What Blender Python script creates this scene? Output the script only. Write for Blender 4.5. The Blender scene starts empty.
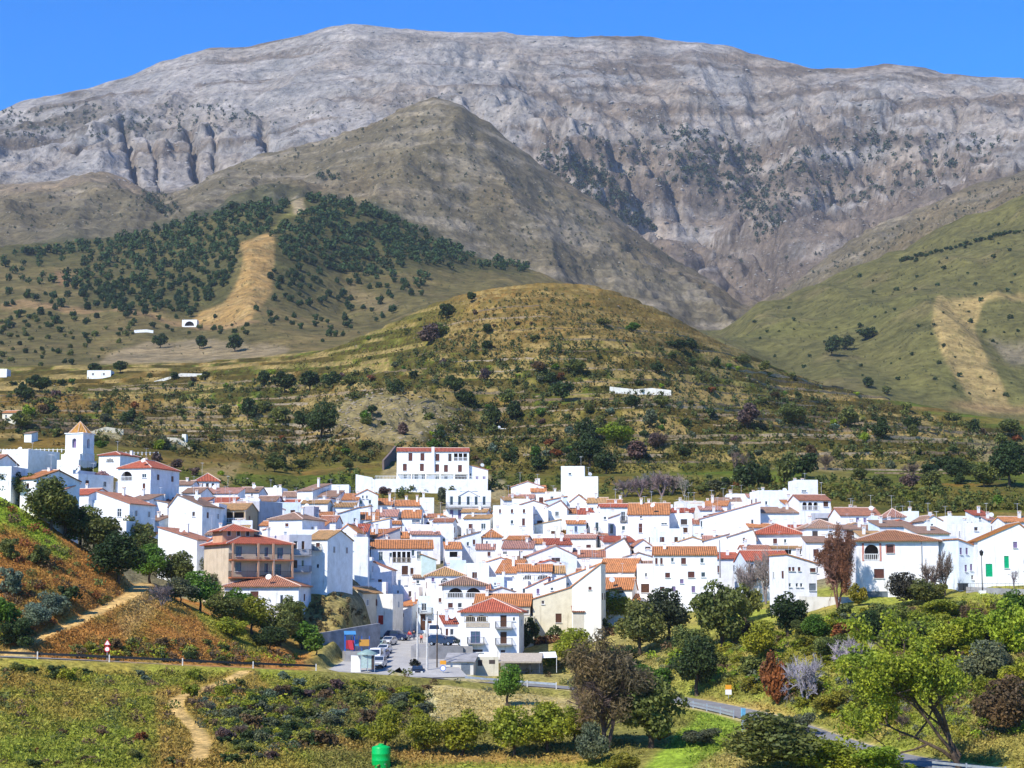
HAZE = 0.000036
import bpy, math, random
import numpy as np
from mathutils import Vector, Matrix

scene = bpy.context.scene
COL = scene.collection
R = math.radians
rng = random.Random(7)
nrng = np.random.default_rng(11)

# ------------------------------------------------------------------ camera model
F_PX = 1911.0
TILT = math.atan(216.0 / F_PX)
CT, ST = math.cos(TILT), math.sin(TILT)

def ray(px, py):
    """a = X/Y and s = Z/Y of the sight line through a picture point"""
    u = (px - 512.0) / F_PX
    v = (384.0 - py) / F_PX
    den = CT - ST * v
    return u / den, (ST + CT * v) / den

def P(px, py, Y):
    a, s = ray(px, py)
    return Vector((a * Y, Y, s * Y))

def project(X, Y, Z):
    depth = Y * CT + Z * ST
    up = -Y * ST + Z * CT
    return 512.0 + F_PX * X / depth, 384.0 - F_PX * up / depth

# ------------------------------------------------------------------ noise
def _hash(ix, iy, seed):
    h = (ix.astype(np.int64) * 374761393 + iy.astype(np.int64) * 668265263 + seed * 1442695041) & 0xFFFFFFFF
    h = ((h ^ (h >> 13)) * 1274126177) & 0xFFFFFFFF
    return (h ^ (h >> 16)) & 0xFFFFFFFF

def gnoise(x, y, seed=0):
    x0, y0 = np.floor(x), np.floor(y)
    fx, fy = x - x0, y - y0
    ix, iy = x0.astype(np.int64), y0.astype(np.int64)
    def g(dx, dy):
        ang = _hash(ix + dx, iy + dy, seed) * (2 * math.pi / 4294967296.0)
        return np.cos(ang) * (fx - dx) + np.sin(ang) * (fy - dy)
    sx = fx * fx * fx * (fx * (fx * 6 - 15) + 10)
    sy = fy * fy * fy * (fy * (fy * 6 - 15) + 10)
    a = g(0, 0) * (1 - sx) + g(1, 0) * sx
    b = g(0, 1) * (1 - sx) + g(1, 1) * sx
    return (a * (1 - sy) + b * sy) * 1.5

def fbm(x, y, octaves=4, seed=0, gain=0.5):
    t, amp, f, tot = 0.0, 1.0, 1.0, 0.0
    for i in range(octaves):
        t = t + amp * gnoise(x * f + 17.3 * i, y * f - 9.1 * i, seed + i * 31)
        tot += amp
        amp *= gain
        f *= 2.03
    return t / tot

def ridged(x, y, octaves=4, seed=0):
    t, amp, f, tot = 0.0, 1.0, 1.0, 0.0
    for i in range(octaves):
        t = t + amp * (1 - np.abs(gnoise(x * f + 5.7 * i, y * f + 3.1 * i, seed + i * 13)) * 1.6)
        tot += amp
        amp *= 0.5
        f *= 2.1
    return t / tot

def sstep(e0, e1, x):
    t = np.clip((x - e0) / (e1 - e0), 0, 1)
    return t * t * (3 - 2 * t)

# ------------------------------------------------------------------ object helpers
def tag(o, label=None, cat=None, group=None, kind=None):
    if label: o['label'] = label
    if cat: o['category'] = cat
    if group: o['group'] = group
    if kind: o['kind'] = kind
    return o

def empty(name, loc=(0, 0, 0), rz=0.0, label=None, cat=None, group=None):
    o = bpy.data.objects.new(name, None)
    COL.objects.link(o)
    o.location = loc
    o.rotation_euler = (0, 0, rz)
    o.empty_display_size = 0.3
    return tag(o, label, cat, group)

def link(name, me, parent=None, loc=(0, 0, 0), rz=0.0, color=None):
    o = bpy.data.objects.new(name, me)
    COL.objects.link(o)
    if parent is not None:
        o.parent = parent
    o.location = loc
    o.rotation_euler = (0, 0, rz)
    if color: o.color = (color[0], color[1], color[2], 1.0)
    return o

class MB:
    """collects polygons for ONE mesh"""
    def __init__(self):
        self.v, self.f, self.m, self.uv = [], [], [], []
    def poly(self, pts, mat=0, uv=None):
        n = len(self.v)
        self.v.extend([tuple(p) for p in pts])
        self.f.append(tuple(range(n, n + len(pts))))
        self.m.append(mat)
        self.uv.append(uv if uv else [(p[0] + 0.37 * p[1], p[2]) for p in pts])
    def box(self, x0, x1, y0, y1, z0, z1, mat=0, bottom=True, top=True):
        a, b, c, d = (x0, y0, z0), (x1, y0, z0), (x1, y1, z0), (x0, y1, z0)
        e, f, g, h = (x0, y0, z1), (x1, y0, z1), (x1, y1, z1), (x0, y1, z1)
        self.poly([a, b, f, e], mat); self.poly([b, c, g, f], mat)
        self.poly([c, d, h, g], mat); self.poly([d, a, e, h], mat)
        if top: self.poly([e, f, g, h], mat)
        if bottom: self.poly([d, c, b, a], mat)
    def bar(self, p, q, r=0.05, mat=0, n=4, r2=None):
        p, q = Vector(p), Vector(q)
        d = (q - p).normalized()
        u = d.orthogonal().normalized()
        w = d.cross(u)
        r2 = r if r2 is None else r2
        A = [p + (u * math.cos(t) + w * math.sin(t)) * r for t in [2 * math.pi * i / n for i in range(n)]]
        B = [q + (u * math.cos(t) + w * math.sin(t)) * r2 for t in [2 * math.pi * i / n for i in range(n)]]
        for i in range(n):
            j = (i + 1) % n
            self.poly([A[i], A[j], B[j], B[i]], mat)
        self.poly(A[::-1], mat); self.poly(B, mat)
    def tube(self, pts, radii, n=6, mat=0):
        base = len(self.v)
        pts = [Vector(p) for p in pts]
        for i, p in enumerate(pts):
            d = (pts[min(i + 1, len(pts) - 1)] - pts[max(i - 1, 0)]).normalized()
            u = d.cross(Vector((0.3, 1, 0.1))).normalized()
            w = d.cross(u)
            for k in range(n):
                t = 2 * math.pi * k / n
                self.v.append(tuple(p + (u * math.cos(t) + w * math.sin(t)) * radii[i]))
        for i in range(len(pts) - 1):
            for k in range(n):
                j = (k + 1) % n
                self.f.append((base + i * n + k, base + i * n + j, base + (i + 1) * n + j, base + (i + 1) * n + k))
                self.m.append(mat); self.uv.append([(0, 0), (1, 0), (1, 1), (0, 1)])
        self.f.append(tuple(base + (len(pts) - 1) * n + k for k in range(n))); self.m.append(mat); self.uv.append([(0, 0)] * n)
    def lathe(self, prof, n=16, mat=0, cx=0, cy=0):
        base = len(self.v)
        for r, z in prof:
            for k in range(n):
                t = 2 * math.pi * k / n
                self.v.append((cx + r * math.cos(t), cy + r * math.sin(t), z))
        for i in range(len(prof) - 1):
            for k in range(n):
                j = (k + 1) % n
                self.f.append((base + i * n + k, base + i * n + j, base + (i + 1) * n + j, base + (i + 1) * n + k))
                self.m.append(mat); self.uv.append([(0, 0), (1, 0), (1, 1), (0, 1)])
        self.f.append(tuple(base + (len(prof) - 1) * n + k for k in range(n))); self.m.append(mat); self.uv.append([(0, 0)] * n)
    def prism(self, outline, y0, y1, mat=0):
        """outline in (x,z), extruded along y; outline counter-clockwise seen from -y"""
        n = len(outline)
        self.poly([(x, y0, z) for x, z in outline], mat)
        self.poly([(x, y1, z) for x, z in outline[::-1]], mat)
        for i in range(n):
            (x, z), (x2, z2) = outline[i], outline[(i + 1) % n]
            self.poly([(x2, y0, z2), (x, y0, z), (x, y1, z), (x2, y1, z2)], mat)
    def mesh(self, name, mats, smooth=False):
        me = bpy.data.meshes.new(name)
        me.from_pydata(self.v, [], self.f)
        for mt in mats: me.materials.append(mt)
        me.polygons.foreach_set('material_index', self.m)
        uvl = me.uv_layers.new(name='UVMap')
        flat = [c for face in self.uv for co in face for c in co]
        uvl.data.foreach_set('uv', flat)
        if smooth: me.polygons.foreach_set('use_smooth', [True] * len(self.f))
        me.update()
        return me
    def build(self, name, mats, parent=None, loc=(0, 0, 0), rz=0.0, color=None, smooth=False):
        if not isinstance(mats, (list, tuple)): mats = [mats]
        return link(name, self.mesh(name, mats, smooth), parent, loc, rz, color)

# ------------------------------------------------------------------ materials
def new_mat(name):
    m = bpy.data.materials.new(name)
    m.use_nodes = True
    nt = m.node_tree
    b = nt.nodes['Principled BSDF']
    return m, nt, b

def N(nt, typ, **kw):
    n = nt.nodes.new(typ)
    for k, v in kw.items():
        if hasattr(n, k) and k not in ('Scale',): setattr(n, k, v)
    return n

def mixrgb(nt, a, b, fac, mode='MIX'):
    n = nt.nodes.new('ShaderNodeMix'); n.data_type = 'RGBA'; n.blend_type = mode
    for sock, val in ((n.inputs['Factor'], fac), (n.inputs['A'], a), (n.inputs['B'], b)):
        pass
    ins = {'F': n.inputs[0], 'A': n.inputs[6], 'B': n.inputs[7]}
    for k, val in (('F', fac), ('A', a), ('B', b)):
        if isinstance(val, bpy.types.NodeSocket): nt.links.new(val, ins[k])
        elif isinstance(val, (int, float)): ins[k].default_value = val
        else: ins[k].default_value = (val[0], val[1], val[2], 1)
    return n.outputs[2]

def noise(nt, scale, detail=4, rough=0.55, coord='Object', vec=None):
    n = nt.nodes.new('ShaderNodeTexNoise')
    n.inputs['Scale'].default_value = scale
    n.inputs['Detail'].default_value = detail
    n.inputs['Roughness'].default_value = rough
    if vec is None:
        tc = nt.nodes.new('ShaderNodeTexCoord')
        vec = tc.outputs[coord]
    nt.links.new(vec, n.inputs['Vector'])
    return n.outputs['Fac']

def ramp(nt, fac, lo, hi, a=(0, 0, 0), b=(1, 1, 1)):
    r = nt.nodes.new('ShaderNodeValToRGB')
    r.color_ramp.elements[0].position = lo; r.color_ramp.elements[0].color = (*a, 1)
    r.color_ramp.elements[1].position = hi; r.color_ramp.elements[1].color = (*b, 1)
    nt.links.new(fac, r.inputs['Fac'])
    return r.outputs['Color']

def bump(nt, b, height, strength, dist):
    n = nt.nodes.new('ShaderNodeBump')
    n.inputs['Strength'].default_value = strength
    n.inputs['Distance'].default_value = dist
    nt.links.new(height, n.inputs['Height'])
    nt.links.new(n.outputs['Normal'], b.inputs['Normal'])

def spec(b, rough=0.8, s=0.2, metal=0.0):
    b.inputs['Roughness'].default_value = rough
    b.inputs['Specular IOR Level'].default_value = s
    b.inputs['Metallic'].default_value = metal

def mat_plain(name, c, rough=0.7, s=0.3, metal=0.0, var=0.18, scale=3.0):
    m, nt, b = new_mat(name)
    f = noise(nt, scale, 3)
    c1 = tuple(x * (1 - var) for x in c); c2 = tuple(min(1, x * (1 + var)) for x in c)
    nt.links.new(ramp(nt, f, 0.3, 0.7, c1, c2), b.inputs['Base Color'])
    spec(b, rough, s, metal)
    return m

def mat_tint(name, rough=0.85, s=0.15, lo=0.9, hi=1.05, scale=1.2, bumps=0.0):
    """colour comes from the object's own colour, broken by soft weathering"""
    m, nt, b = new_mat(name)
    oi = nt.nodes.new('ShaderNodeObjectInfo')
    f = noise(nt, scale, 5, 0.6)
    g = ramp(nt, f, 0.3, 0.62, (lo, lo * 0.985, lo * 0.955), (hi, hi, hi))
    col = mixrgb(nt, oi.outputs['Color'], g, 1.0, 'MULTIPLY')
    if bumps:
        tc = nt.nodes.new('ShaderNodeTexCoord'); mp = nt.nodes.new('ShaderNodeMapping'); mp.inputs['Scale'].default_value = (1.3, 1.3, .16)
        nt.links.new(tc.outputs['Object'], mp.inputs['Vector'])
        st = ramp(nt, noise(nt, 1.0, 4, .65, vec=mp.outputs[0]), .56, .74, (1, 1, 1), (.60, .58, .53))
        col = mixrgb(nt, col, st, .75, 'MULTIPLY')
    nt.links.new(col, b.inputs['Base Color'])
    if bumps: bump(nt, b, noise(nt, 25, 3), bumps, 0.02)
    spec(b, rough, s)
    return m

def mat_ground(name, fine, amp=0.35, bstr=0.5, bdist=0.3, mid=None):
    """ground cover colour per vertex, broken up by grain at two scales"""
    m, nt, b = new_mat(name)
    at = nt.nodes.new('ShaderNodeAttribute'); at.attribute_name = 'cover'
    f1 = noise(nt, fine, 6, 0.7)
    f2 = noise(nt, mid or fine * 0.22, 5, 0.65)
    g = ramp(nt, f1, 0.3, 0.7, (1 - amp, 1 - amp, 1 - amp), (1 + amp, 1 + amp, 1 + amp))
    g2 = ramp(nt, f2, 0.32, 0.68, (1 - amp * .6, 1 - amp * .55, 1 - amp * .5), (1 + amp * .6, 1 + amp * .5, 1 + amp * .4))
    c = mixrgb(nt, at.outputs['Color'], g, 1.0, 'MULTIPLY')
    c = mixrgb(nt, c, g2, 1.0, 'MULTIPLY')
    nt.links.new(c, b.inputs['Base Color'])
    bump(nt, b, f1, bstr, bdist)
    spec(b, 0.95, 0.05)
    return m

def mat_leaf(name, hue=0.06, trans=0.25, var=0.45):
    """leaf colour from the object's colour, varied leaf by leaf and in patches"""
    m, nt, b = new_mat(name)
    oi = nt.nodes.new('ShaderNodeObjectInfo')
    ge = nt.nodes.new('ShaderNodeNewGeometry')
    r1 = ramp(nt, ge.outputs['Random Per Island'], 0.0, 1.0, (1 - var, 1 - var, 1 - var), (1 + var, 1 + var * 0.9, 1 + var * .5))
    c = mixrgb(nt, oi.outputs['Color'], r1, 1.0, 'MULTIPLY')
    f = noise(nt, 0.55, 3)
    r2 = ramp(nt, f, 0.35, 0.65, (0.72, 0.8, 0.85), (1.25, 1.15, 0.9))
    c = mixrgb(nt, c, r2, 1.0, 'MULTIPLY')
    nt.links.new(c, b.inputs['Base Color'])
    spec(b, 0.6, 0.25)
    tr = nt.nodes.new('ShaderNodeBsdfTranslucent')
    nt.links.new(c, tr.inputs['Color'])
    mx = nt.nodes.new('ShaderNodeMixShader'); mx.inputs[0].default_value = trans
    nt.links.new(b.outputs[0], mx.inputs[1]); nt.links.new(tr.outputs[0], mx.inputs[2])
    nt.links.new(mx.outputs[0], nt.nodes['Material Output'].inputs['Surface'])
    return m

def mat_tiles(name):
    """clay roof tiles: ribs running down the slope, courses across, each patch fired a little differently"""
    m, nt, b = new_mat(name)
    oi = nt.nodes.new('ShaderNodeObjectInfo')
    uv = nt.nodes.new('ShaderNodeUVMap')
    sep = nt.nodes.new('ShaderNodeSeparateXYZ'); nt.links.new(uv.outputs[0], sep.inputs[0])
    def saw(sock, period):
        mu = nt.nodes.new('ShaderNodeMath'); mu.operation = 'MULTIPLY'; mu.inputs[1].default_value = 2 * math.pi / period
        nt.links.new(sock, mu.inputs[0])
        si = nt.nodes.new('ShaderNodeMath'); si.operation = 'SINE'; nt.links.new(mu.outputs[0], si.inputs[0])
        return si.outputs[0]
    ribs = saw(sep.outputs[0], 0.34)
    f = noise(nt, 1.1, 5, 0.7, vec=uv.outputs[0])
    f2 = noise(nt, 6.0, 2, 0.7, vec=uv.outputs[0])
    c = mixrgb(nt, oi.outputs['Color'], ramp(nt, f, 0.32, 0.66, (0.6, 0.68, 0.78), (1.18, 1.16, 1.12)), 1.0, 'MULTIPLY')
    c = mixrgb(nt, c, ramp(nt, f2, 0.3, 0.7, (0.62, 0.64, 0.7), (1.35, 1.27, 1.15)), 1.0, 'MULTIPLY')
    nt.links.new(c, b.inputs['Base Color'])
    bump(nt, b, ribs, 1.0, 0.09)
    spec(b, 0.85, 0.15)
    return m
# ------------------------------------------------------------------ terrain: one height field over (X/Y, Y)
# feature lines of the valley, each vertex (picture column, picture row, distance)
XS_ALL = (-400, 1424)
def line(pts, Y=None):
    out = []
    for p in pts:
        px, py = p[0], p[1]
        y = p[2] if len(p) > 2 else Y
        a, s = ray(px, py)
        out.append((a, y, s * y))
    return np.array(out)

L = []
L.append(np.array([(-0.6, 18.0, -3.2), (0.6, 18.0, -3.2)]))
L.append(np.array([(-0.6, 110.0, -16.0), (-.25, 110, -15.5), (0, 110., -17.0), (0.6, 110.0, -16.0)]))
L.append(line([(-200, 775, 158), (0, 775, 160), (200, 775, 172), (380, 775, 182), (600, 775, 182), (700, 775, 172), (900, 785, 160), (1024, 790, 155), (1224, 800, 150)]))
L.append(line([(-200, 708, 196), (0, 715, 199), (100, 716, 201), (200, 722, 204), (300, 730, 204), (400, 741, 202), (500, 742, 202), (600, 738, 202), (650, 740, 199), (700, 740, 197), (760, 748, 190), (840, 766, 178), (900, 776, 170), (1024, 784, 164), (1224, 795, 158)]))
ROAD = [(-200, 650, 229), (0, 657, 236), (100, 661, 241), (170, 665, 246), (240, 668, 253), (330, 671, 264), (390, 675, 270), (430, 678, 274), (500, 684, 275), (570, 688, 272), (640, 694, 264), (690, 702, 251), (760, 717, 231), (840, 746, 206), (900, 761, 191), (960, 769, 181), (1024, 775, 173), (1224, 790, 162)]
L.append(line(ROAD))
L.append(line([(-200, 470, 290), (0, 497, 288), (50, 527, 286), (100, 562, 285), (150, 588, 285), (200, 611, 287), (260, 640, 291), (300, 652, 296), (318, 641, 302), (350, 634, 304), (378, 627, 310), (392, 650, 300), (404, 663, 292), (430, 664, 290), (500, 667, 290), (540, 668, 289), (570, 668, 290), (600, 662, 291), (650, 650, 291), (700, 640, 291), (760, 628, 290), (800, 616, 288), (850, 606, 284), (895, 605, 283), (940, 598, 281), (985, 590, 281), (1024, 588, 282), (1224, 580, 285)]))
L.append(line([(-200, 508, 330), (0, 512, 330), (60, 545, 327), (100, 568, 325), (150, 590, 322), (200, 603, 320), (260, 610, 318), (300, 597, 318), (330, 592, 319), (352, 600, 322), (372, 614, 328), (392, 630, 333), (400, 636, 335), (430, 640, 328), (500, 645, 320), (560, 630, 325), (600, 622, 325), (650, 606, 330), (700, 597, 330), (760, 592, 330), (800, 588, 325), (850, 580, 320), (900, 572, 320), (1000, 562, 330), (1224, 562, 330)]))
L.append(line([(-200, 480, 440), (0, 473, 430), (100, 464, 425), (200, 490, 440), (300, 500, 465), (350, 497, 470), (400, 492, 472), (450, 492, 474), (500, 492, 475), (600, 494, 475), (700, 500, 465), (800, 494, 450), (850, 503, 445), (900, 515, 430), (1000, 522, 410), (1224, 525, 410)]))
L.append(line([(-200, 425, 600), (0, 426, 600), (200, 432, 600), (300, 424, 620), (350, 402, 640), (420, 402, 650), (470, 418, 640), (500, 422, 640), (600, 425, 620), (700, 430, 600), (800, 440, 570), (900, 452, 550), (1024, 458, 540), (1224, 462, 540)]))
L.append(line([(-200, 395, 800), (0, 393, 800), (100, 392, 800), (200, 390, 800), (300, 381, 800), (350, 374, 800), (400, 362, 800), (450, 345, 805), (540, 329, 810), (600, 334, 810), (660, 349, 800), (720, 372, 780), (780, 392, 760), (850, 410, 720), (900, 422, 690), (960, 432, 670), (1024, 440, 650), (1224, 452, 640)]))
DOME = [(-200, 380, 900), (0, 378, 900), (100, 375, 900), (200, 371, 900), (280, 362, 920), (330, 350, 950), (380, 330, 980), (440, 301, 1000), (480, 289, 1000), (540, 282, 1000), (600, 290, 1000), (660, 311, 980), (720, 341, 950), (780, 369, 930), (850, 389, 900), (900, 402, 850), (960, 414, 820), (1024, 424, 800), (1224, 440, 790)]
L.append(line(DOME))
L.append(line([(-200, 365), (0, 362), (100, 360), (200, 357), (280, 350), (330, 349), (380, 344), (440, 325), (540, 315), (600, 320), (660, 335), (720, 352), (780, 380), (850, 400), (900, 412), (960, 423), (1024, 431), (1224, 440)], 1150))
L.append(line([(-200, 315, 1450), (0, 310, 1450), (100, 308, 1450), (200, 302, 1430), (250, 288, 1400), (300, 296, 1450), (345, 305, 1500), (400, 294, 1500), (540, 302, 1550), (620, 322, 1500), (700, 343, 1450), (760, 346, 1400), (800, 344, 1400), (900, 330, 1400), (1024, 308, 1400), (1224, 280, 1400)]))
PINER = [(-200, 266, 1850), (0, 252, 1850), (60, 247, 1850), (120, 236, 1850), (200, 214, 1850), (250, 199, 1850), (300, 193, 1850), (340, 198, 1850), (400, 222, 1850), (460, 246, 1850), (540, 272, 1850), (600, 305, 1850), (660, 325, 1850), (720, 333, 1850), (760, 308, 1850), (800, 287, 1850), (840, 271, 1850), (900, 249, 1850), (960, 226, 1850), (1024, 204, 1850), (1224, 150, 1850)]
L.append(line(PINER))
L.append(line([(-200, 258), (0, 246), (120, 240), (200, 228), (300, 222), (400, 238), (540, 285), (600, 315), (720, 345), (760, 328), (800, 310), (900, 275), (1024, 235), (1224, 190)], 2250))
BROWN = [(-200, 190), (0, 184), (60, 178), (110, 176), (140, 187), (160, 197), (190, 184), (225, 167), (300, 146), (370, 122), (410, 104), (435, 98), (460, 104), (490, 125), (540, 165), (600, 207), (660, 247), (720, 288), (745, 306), (760, 305), (800, 277), (850, 243), (900, 211), (960, 188), (1024, 170), (1224, 120)]
L.append(line(BROWN, 2900))
L.append(line([(-200, 180), (0, 182), (100, 178), (150, 192), (225, 180), (300, 165), (370, 150), (435, 138), (490, 160), (540, 200), (600, 240), (660, 275), (720, 305), (745, 314), (760, 312), (800, 290), (850, 262), (900, 232), (1024, 190), (1224, 150)], 3200))
L.append(line([(-200, 150), (0, 146), (60, 150), (100, 135), (160, 140), (200, 128), (260, 125), (300, 108), (370, 92), (435, 86), (490, 96), (540, 120), (600, 140), (650, 160), (700, 168), (760, 190), (800, 170), (860, 165), (900, 150), (960, 140), (1024, 130), (1224, 130)], 3800))
MOUNT = [(-200, 140), (-100, 125), (0, 111), (30, 100), (60, 94), (90, 88), (140, 71), (160, 61), (200, 50), (212, 46), (250, 46), (300, 35), (330, 27), (350, 24), (380, 27), (430, 32), (500, 33), (560, 35), (650, 37), (700, 42), (760, 55), (815, 66), (850, 67), (890, 64), (930, 70), (980, 78), (1024, 80), (1224, 100)]
L.append(line(MOUNT, 4500))
b = L[-1].copy(); b[:, 0] = b[:, 0]; b[:, 1] = 5300; b[:, 2] *= 0.93; L.append(b)
b = L[-1].copy(); b[:, 1] = 7000; b[:, 2] = 100; L.append(b)

AG = np.concatenate([np.linspace(-0.52, -0.34, 40, endpoint=False), np.linspace(-0.34, 0.34, 760), np.linspace(0.34, 0.52, 41)[1:]])
def geo(y0, y1, step0, step1):
    out, y = [], y0
    while y < y1:
        out.append(y)
        t = (y - y0) / (y1 - y0)
        y += step0 + (step1 - step0) * t
    return out
YG = np.array(geo(18, 150, 6, 1.6) + geo(150, 300, 1.0, 1.0) + geo(300, 480, 1.3, 1.6) + geo(480, 1050, 1.8, 2.6) + geo(1050, 1900, 5, 7) + geo(1900, 2900, 10, 10) + geo(2900, 4600, 8, 9) + geo(4600, 7001, 40, 300))
NA, NY = len(AG), len(YG)

def smooth1(arr, n, axis):
    for _ in range(n):
        p = np.pad(arr, [(1, 1) if i == axis else (0, 0) for i in range(arr.ndim)], mode='edge')
        sl = lambda s: tuple(slice(s, s + arr.shape[axis]) if i == axis else slice(None) for i in range(arr.ndim))
        arr = 0.25 * p[sl(0)] + 0.5 * p[sl(1)] + 0.25 * p[sl(2)]
    return arr

LY = np.stack([np.interp(AG, l[:, 0], l[:, 1]) for l in L])
LZ = np.stack([np.interp(AG, l[:, 0], l[:, 2]) for l in L])
LY = smooth1(LY, 6, 1); LZ = smooth1(LZ, 6, 1)
LY = np.maximum.accumulate(LY, axis=0)
def profile(LYm, LZm):
    Z = np.empty((NY, NA))
    for j in range(NA):
        Z[:, j] = np.interp(YG, LYm[:, j], LZm[:, j])
    return Z
def sm(Z):
    return smooth1(Z, 22, 0)
ZG = sm(profile(LY, LZ))
# smoothing shaves the crests: lift every feature line back to its height
LZ2 = LZ.copy()
for it in range(3):
    act = np.empty_like(LZ)
    for j in range(NA):
        act[:, j] = np.interp(LY[:, j], YG, ZG[:, j])
    LZ2 += 0.8 * (LZ - act)
    ZG = sm(profile(LY, LZ2))

XX = AG[None, :] * YG[:, None]
YY = np.repeat(YG[:, None], NA, 1)
PX0, PY0 = project(XX, YY, ZG)          # where each ground point lies on the photograph's plan of zones

# relief
mt = sstep(2950, 3500, YY) * (1 - 0.75 * sstep(4250, 4500, YY) * (1 - sstep(4600, 5000, YY)))
warp = fbm(XX / 500, YY / 700, 3, 5) * 160
lowr = (0.45 + 0.75 * sstep(60, 150, PY0)) * (0.55 + 0.45 * sstep(380, 560, PX0))
ZG += mt * lowr * ((ridged((XX + warp) / 330, YY / 800, 5, 21) - 0.62) * 150 + (ridged((XX + warp) / 120, (YY) / 230, 4, 57) - .6) * 34 + fbm(XX / 70, YY / 70, 5, 3) * 16)
cliff = np.exp(-((PX0 - 190) / 150) ** 2) * sstep(3250, 3500, YY) * (1 - sstep(3700, 3950, YY))
ZG += cliff * (ridged((XX + .4 * warp) / 130, YY / 420, 3, 91) - 0.62) * 45
for gx, gw, gd in ((128, 3.5, 50), (150, 2.5, 20), (193, 4.0, 55), (214, 2.5, 20), (268, 4.0, 50), (520, 6, 30), (560, 7, 38), (610, 8, 34), (650, 6, 28), (800, 7, 30), (860, 8, 34), (930, 7, 26)):
    sl_ = gx + (PY0 - 145) * (.25 if gx < 300 else 1.05 if gx < 720 else -.9) + fbm(XX / 90, YY / 90, 3, 140) * (6 if gx < 300 else 16)
    top_ = 118 if gx < 300 else 88
    ZG -= gd * np.exp(-((PX0 - sl_) / gw) ** 2) * sstep(3180, 3300, YY) * sstep(top_, top_ + 18, PY0)
z2 = ZG + fbm(XX / 240, YY / 240, 4, 131) * 30
for per2, am in ((46.0, .5), (17.0, .35)):
    k2 = np.floor(z2 / per2); f2_ = z2 / per2 - k2
    ZG += mt * am * sstep(-.2, .25, fbm(XX / 300, YY / 500, 3, 132)) * ((k2 + sstep(.45, .95, f2_)) * per2 - z2)
br = sstep(2000, 2500, YY) * (1 - sstep(2950, 3300, YY))
ZG += br * ((ridged((XX + warp * .5) / 260, YY / 650, 4, 33) - 0.62) * (72 - 54 * np.exp(-((YY - 2900) / 220) ** 2)) + fbm(XX / 45, YY / 60, 3, 8) * 7)
z3 = ZG + fbm(XX / 160, YY / 160, 4, 135) * 16
k3 = np.floor(z3 / 15.0); f3_ = z3 / 15.0 - k3
ZG += br * .7 * sstep(-.15, .25, fbm(XX / 200, YY / 300, 3, 136)) * ((k3 + sstep(.45, .95, f3_)) * 15.0 - z3)
ph = sstep(1120, 1350, YY) * (1 - sstep(1900, 2150, YY))
ZG += ph * ((ridged(XX / 210, YY / 520, 3, 41) - 0.62) * (16 + 22 * sstep(650, 760, PX0)) + fbm(XX / 30, YY / 40, 3, 9) * 2.2)
dm = sstep(480, 560, YY) * (1 - sstep(1000, 1150, YY))
ZG += dm * fbm(XX / 80, YY / 80, 3, 14) * 4.0
# terraces on the cultivated hill: flat treads behind low dry-stone risers
per = 4.6
zt = ZG + fbm(XX / 170, YY / 300, 2, 77) * 3.0
k = np.floor(zt / per); fr = zt / per - k
stepz = (k + sstep(0.72, 0.98, fr)) * per - zt
tmask = dm * sstep(-0.3, 0.0, fbm(XX / 140, YY / 140, 3, 66) + 0.16) * (1 - sstep(0.8, 1.0, np.exp(-((PX0 - 395) / 80) ** 2 - ((PY0 - 415) / 26) ** 2) * 1.6))
ZG += tmask * stepz * 0.95
RISER = tmask * sstep(0.66, 0.8, fr) * (1 - sstep(0.94, 1.0, fr))
TREAD = tmask * (1 - sstep(0.1, 0.4, fr))
KHASH = gnoise(k * 0.731 + 0.5, XX / 260 + 0.11 * k, 401)
# rocky knoll above the roofs
kn = np.exp(-((PX0 - 392) / 62) ** 2 - ((PY0 - 412) / 26) ** 2) * dm
ZG += kn * ((ridged(XX / 14, YY / 20, 4, 71) - 0.5) * 6)
fgm = 1 - sstep(300, 340, YY)
ZG += fgm * (fbm(XX / 16, YY / 16, 4, 15) * 1.1 + fbm(XX / 4, YY / 4, 3, 16) * 0.25) * sstep(110, 150, YY)
vg = sstep(300, 340, YY) * (1 - sstep(470, 520, YY))
ZG += vg * fbm(XX / 20, YY / 20, 3, 19) * 0.6

# ---- paths and roads: a level bed is cut into the height field along each
def world_line(pts):
    return [P(*p) for p in pts]
def resample(pts, step):
    out = [pts[0].copy()]
    for p, q in zip(pts[:-1], pts[1:]):
        n = max(1, int((q - p).length / step))
        for i in range(1, n + 1):
            out.append(p.lerp(q, i / n))
    a = np.array([tuple(v) for v in out])
    for _ in range(int(14 / step)):
        a[1:-1] = 0.25 * a[:-2] + 0.5 * a[1:-1] + 0.25 * a[2:]
    return a
def cut_bed(pts, half, blend, follow=False):
    """pts: n x 3 centre line; grade the ground to it, return grid mask of the bed"""
    global ZG
    lo, hi = pts.min(0) - half - blend, pts.max(0) + half + blend
    rows = np.nonzero((YG > lo[1]) & (YG < hi[1]))[0]
    if not len(rows): return np.zeros_like(ZG)
    r0, r1 = rows[0], rows[-1] + 1
    sx, sy = XX[r0:r1], YY[r0:r1]
    best = np.full(sx.shape, 1e9); bz = np.zeros(sx.shape)
    for p, q in zip(pts[:-1], pts[1:]):
        dx, dy = q[0] - p[0], q[1] - p[1]
        l2 = dx * dx + dy * dy + 1e-9
        t = np.clip(((sx - p[0]) * dx + (sy - p[1]) * dy) / l2, 0, 1)
        d = np.hypot(sx - p[0] - t * dx, sy - p[1] - t * dy)
        m = d < best
        best = np.where(m, d, best); bz = np.where(m, p[2] + t * (q[2] - p[2]), bz)
    w = 1 - sstep(half, half + blend, best)
    ZG[r0:r1] = ZG[r0:r1] * (1 - w) + bz * w
    mask = np.zeros_like(ZG)
    mask[r0:r1] = 1 - sstep(half - 0.3, half + 0.5, best)
    return mask

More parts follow.
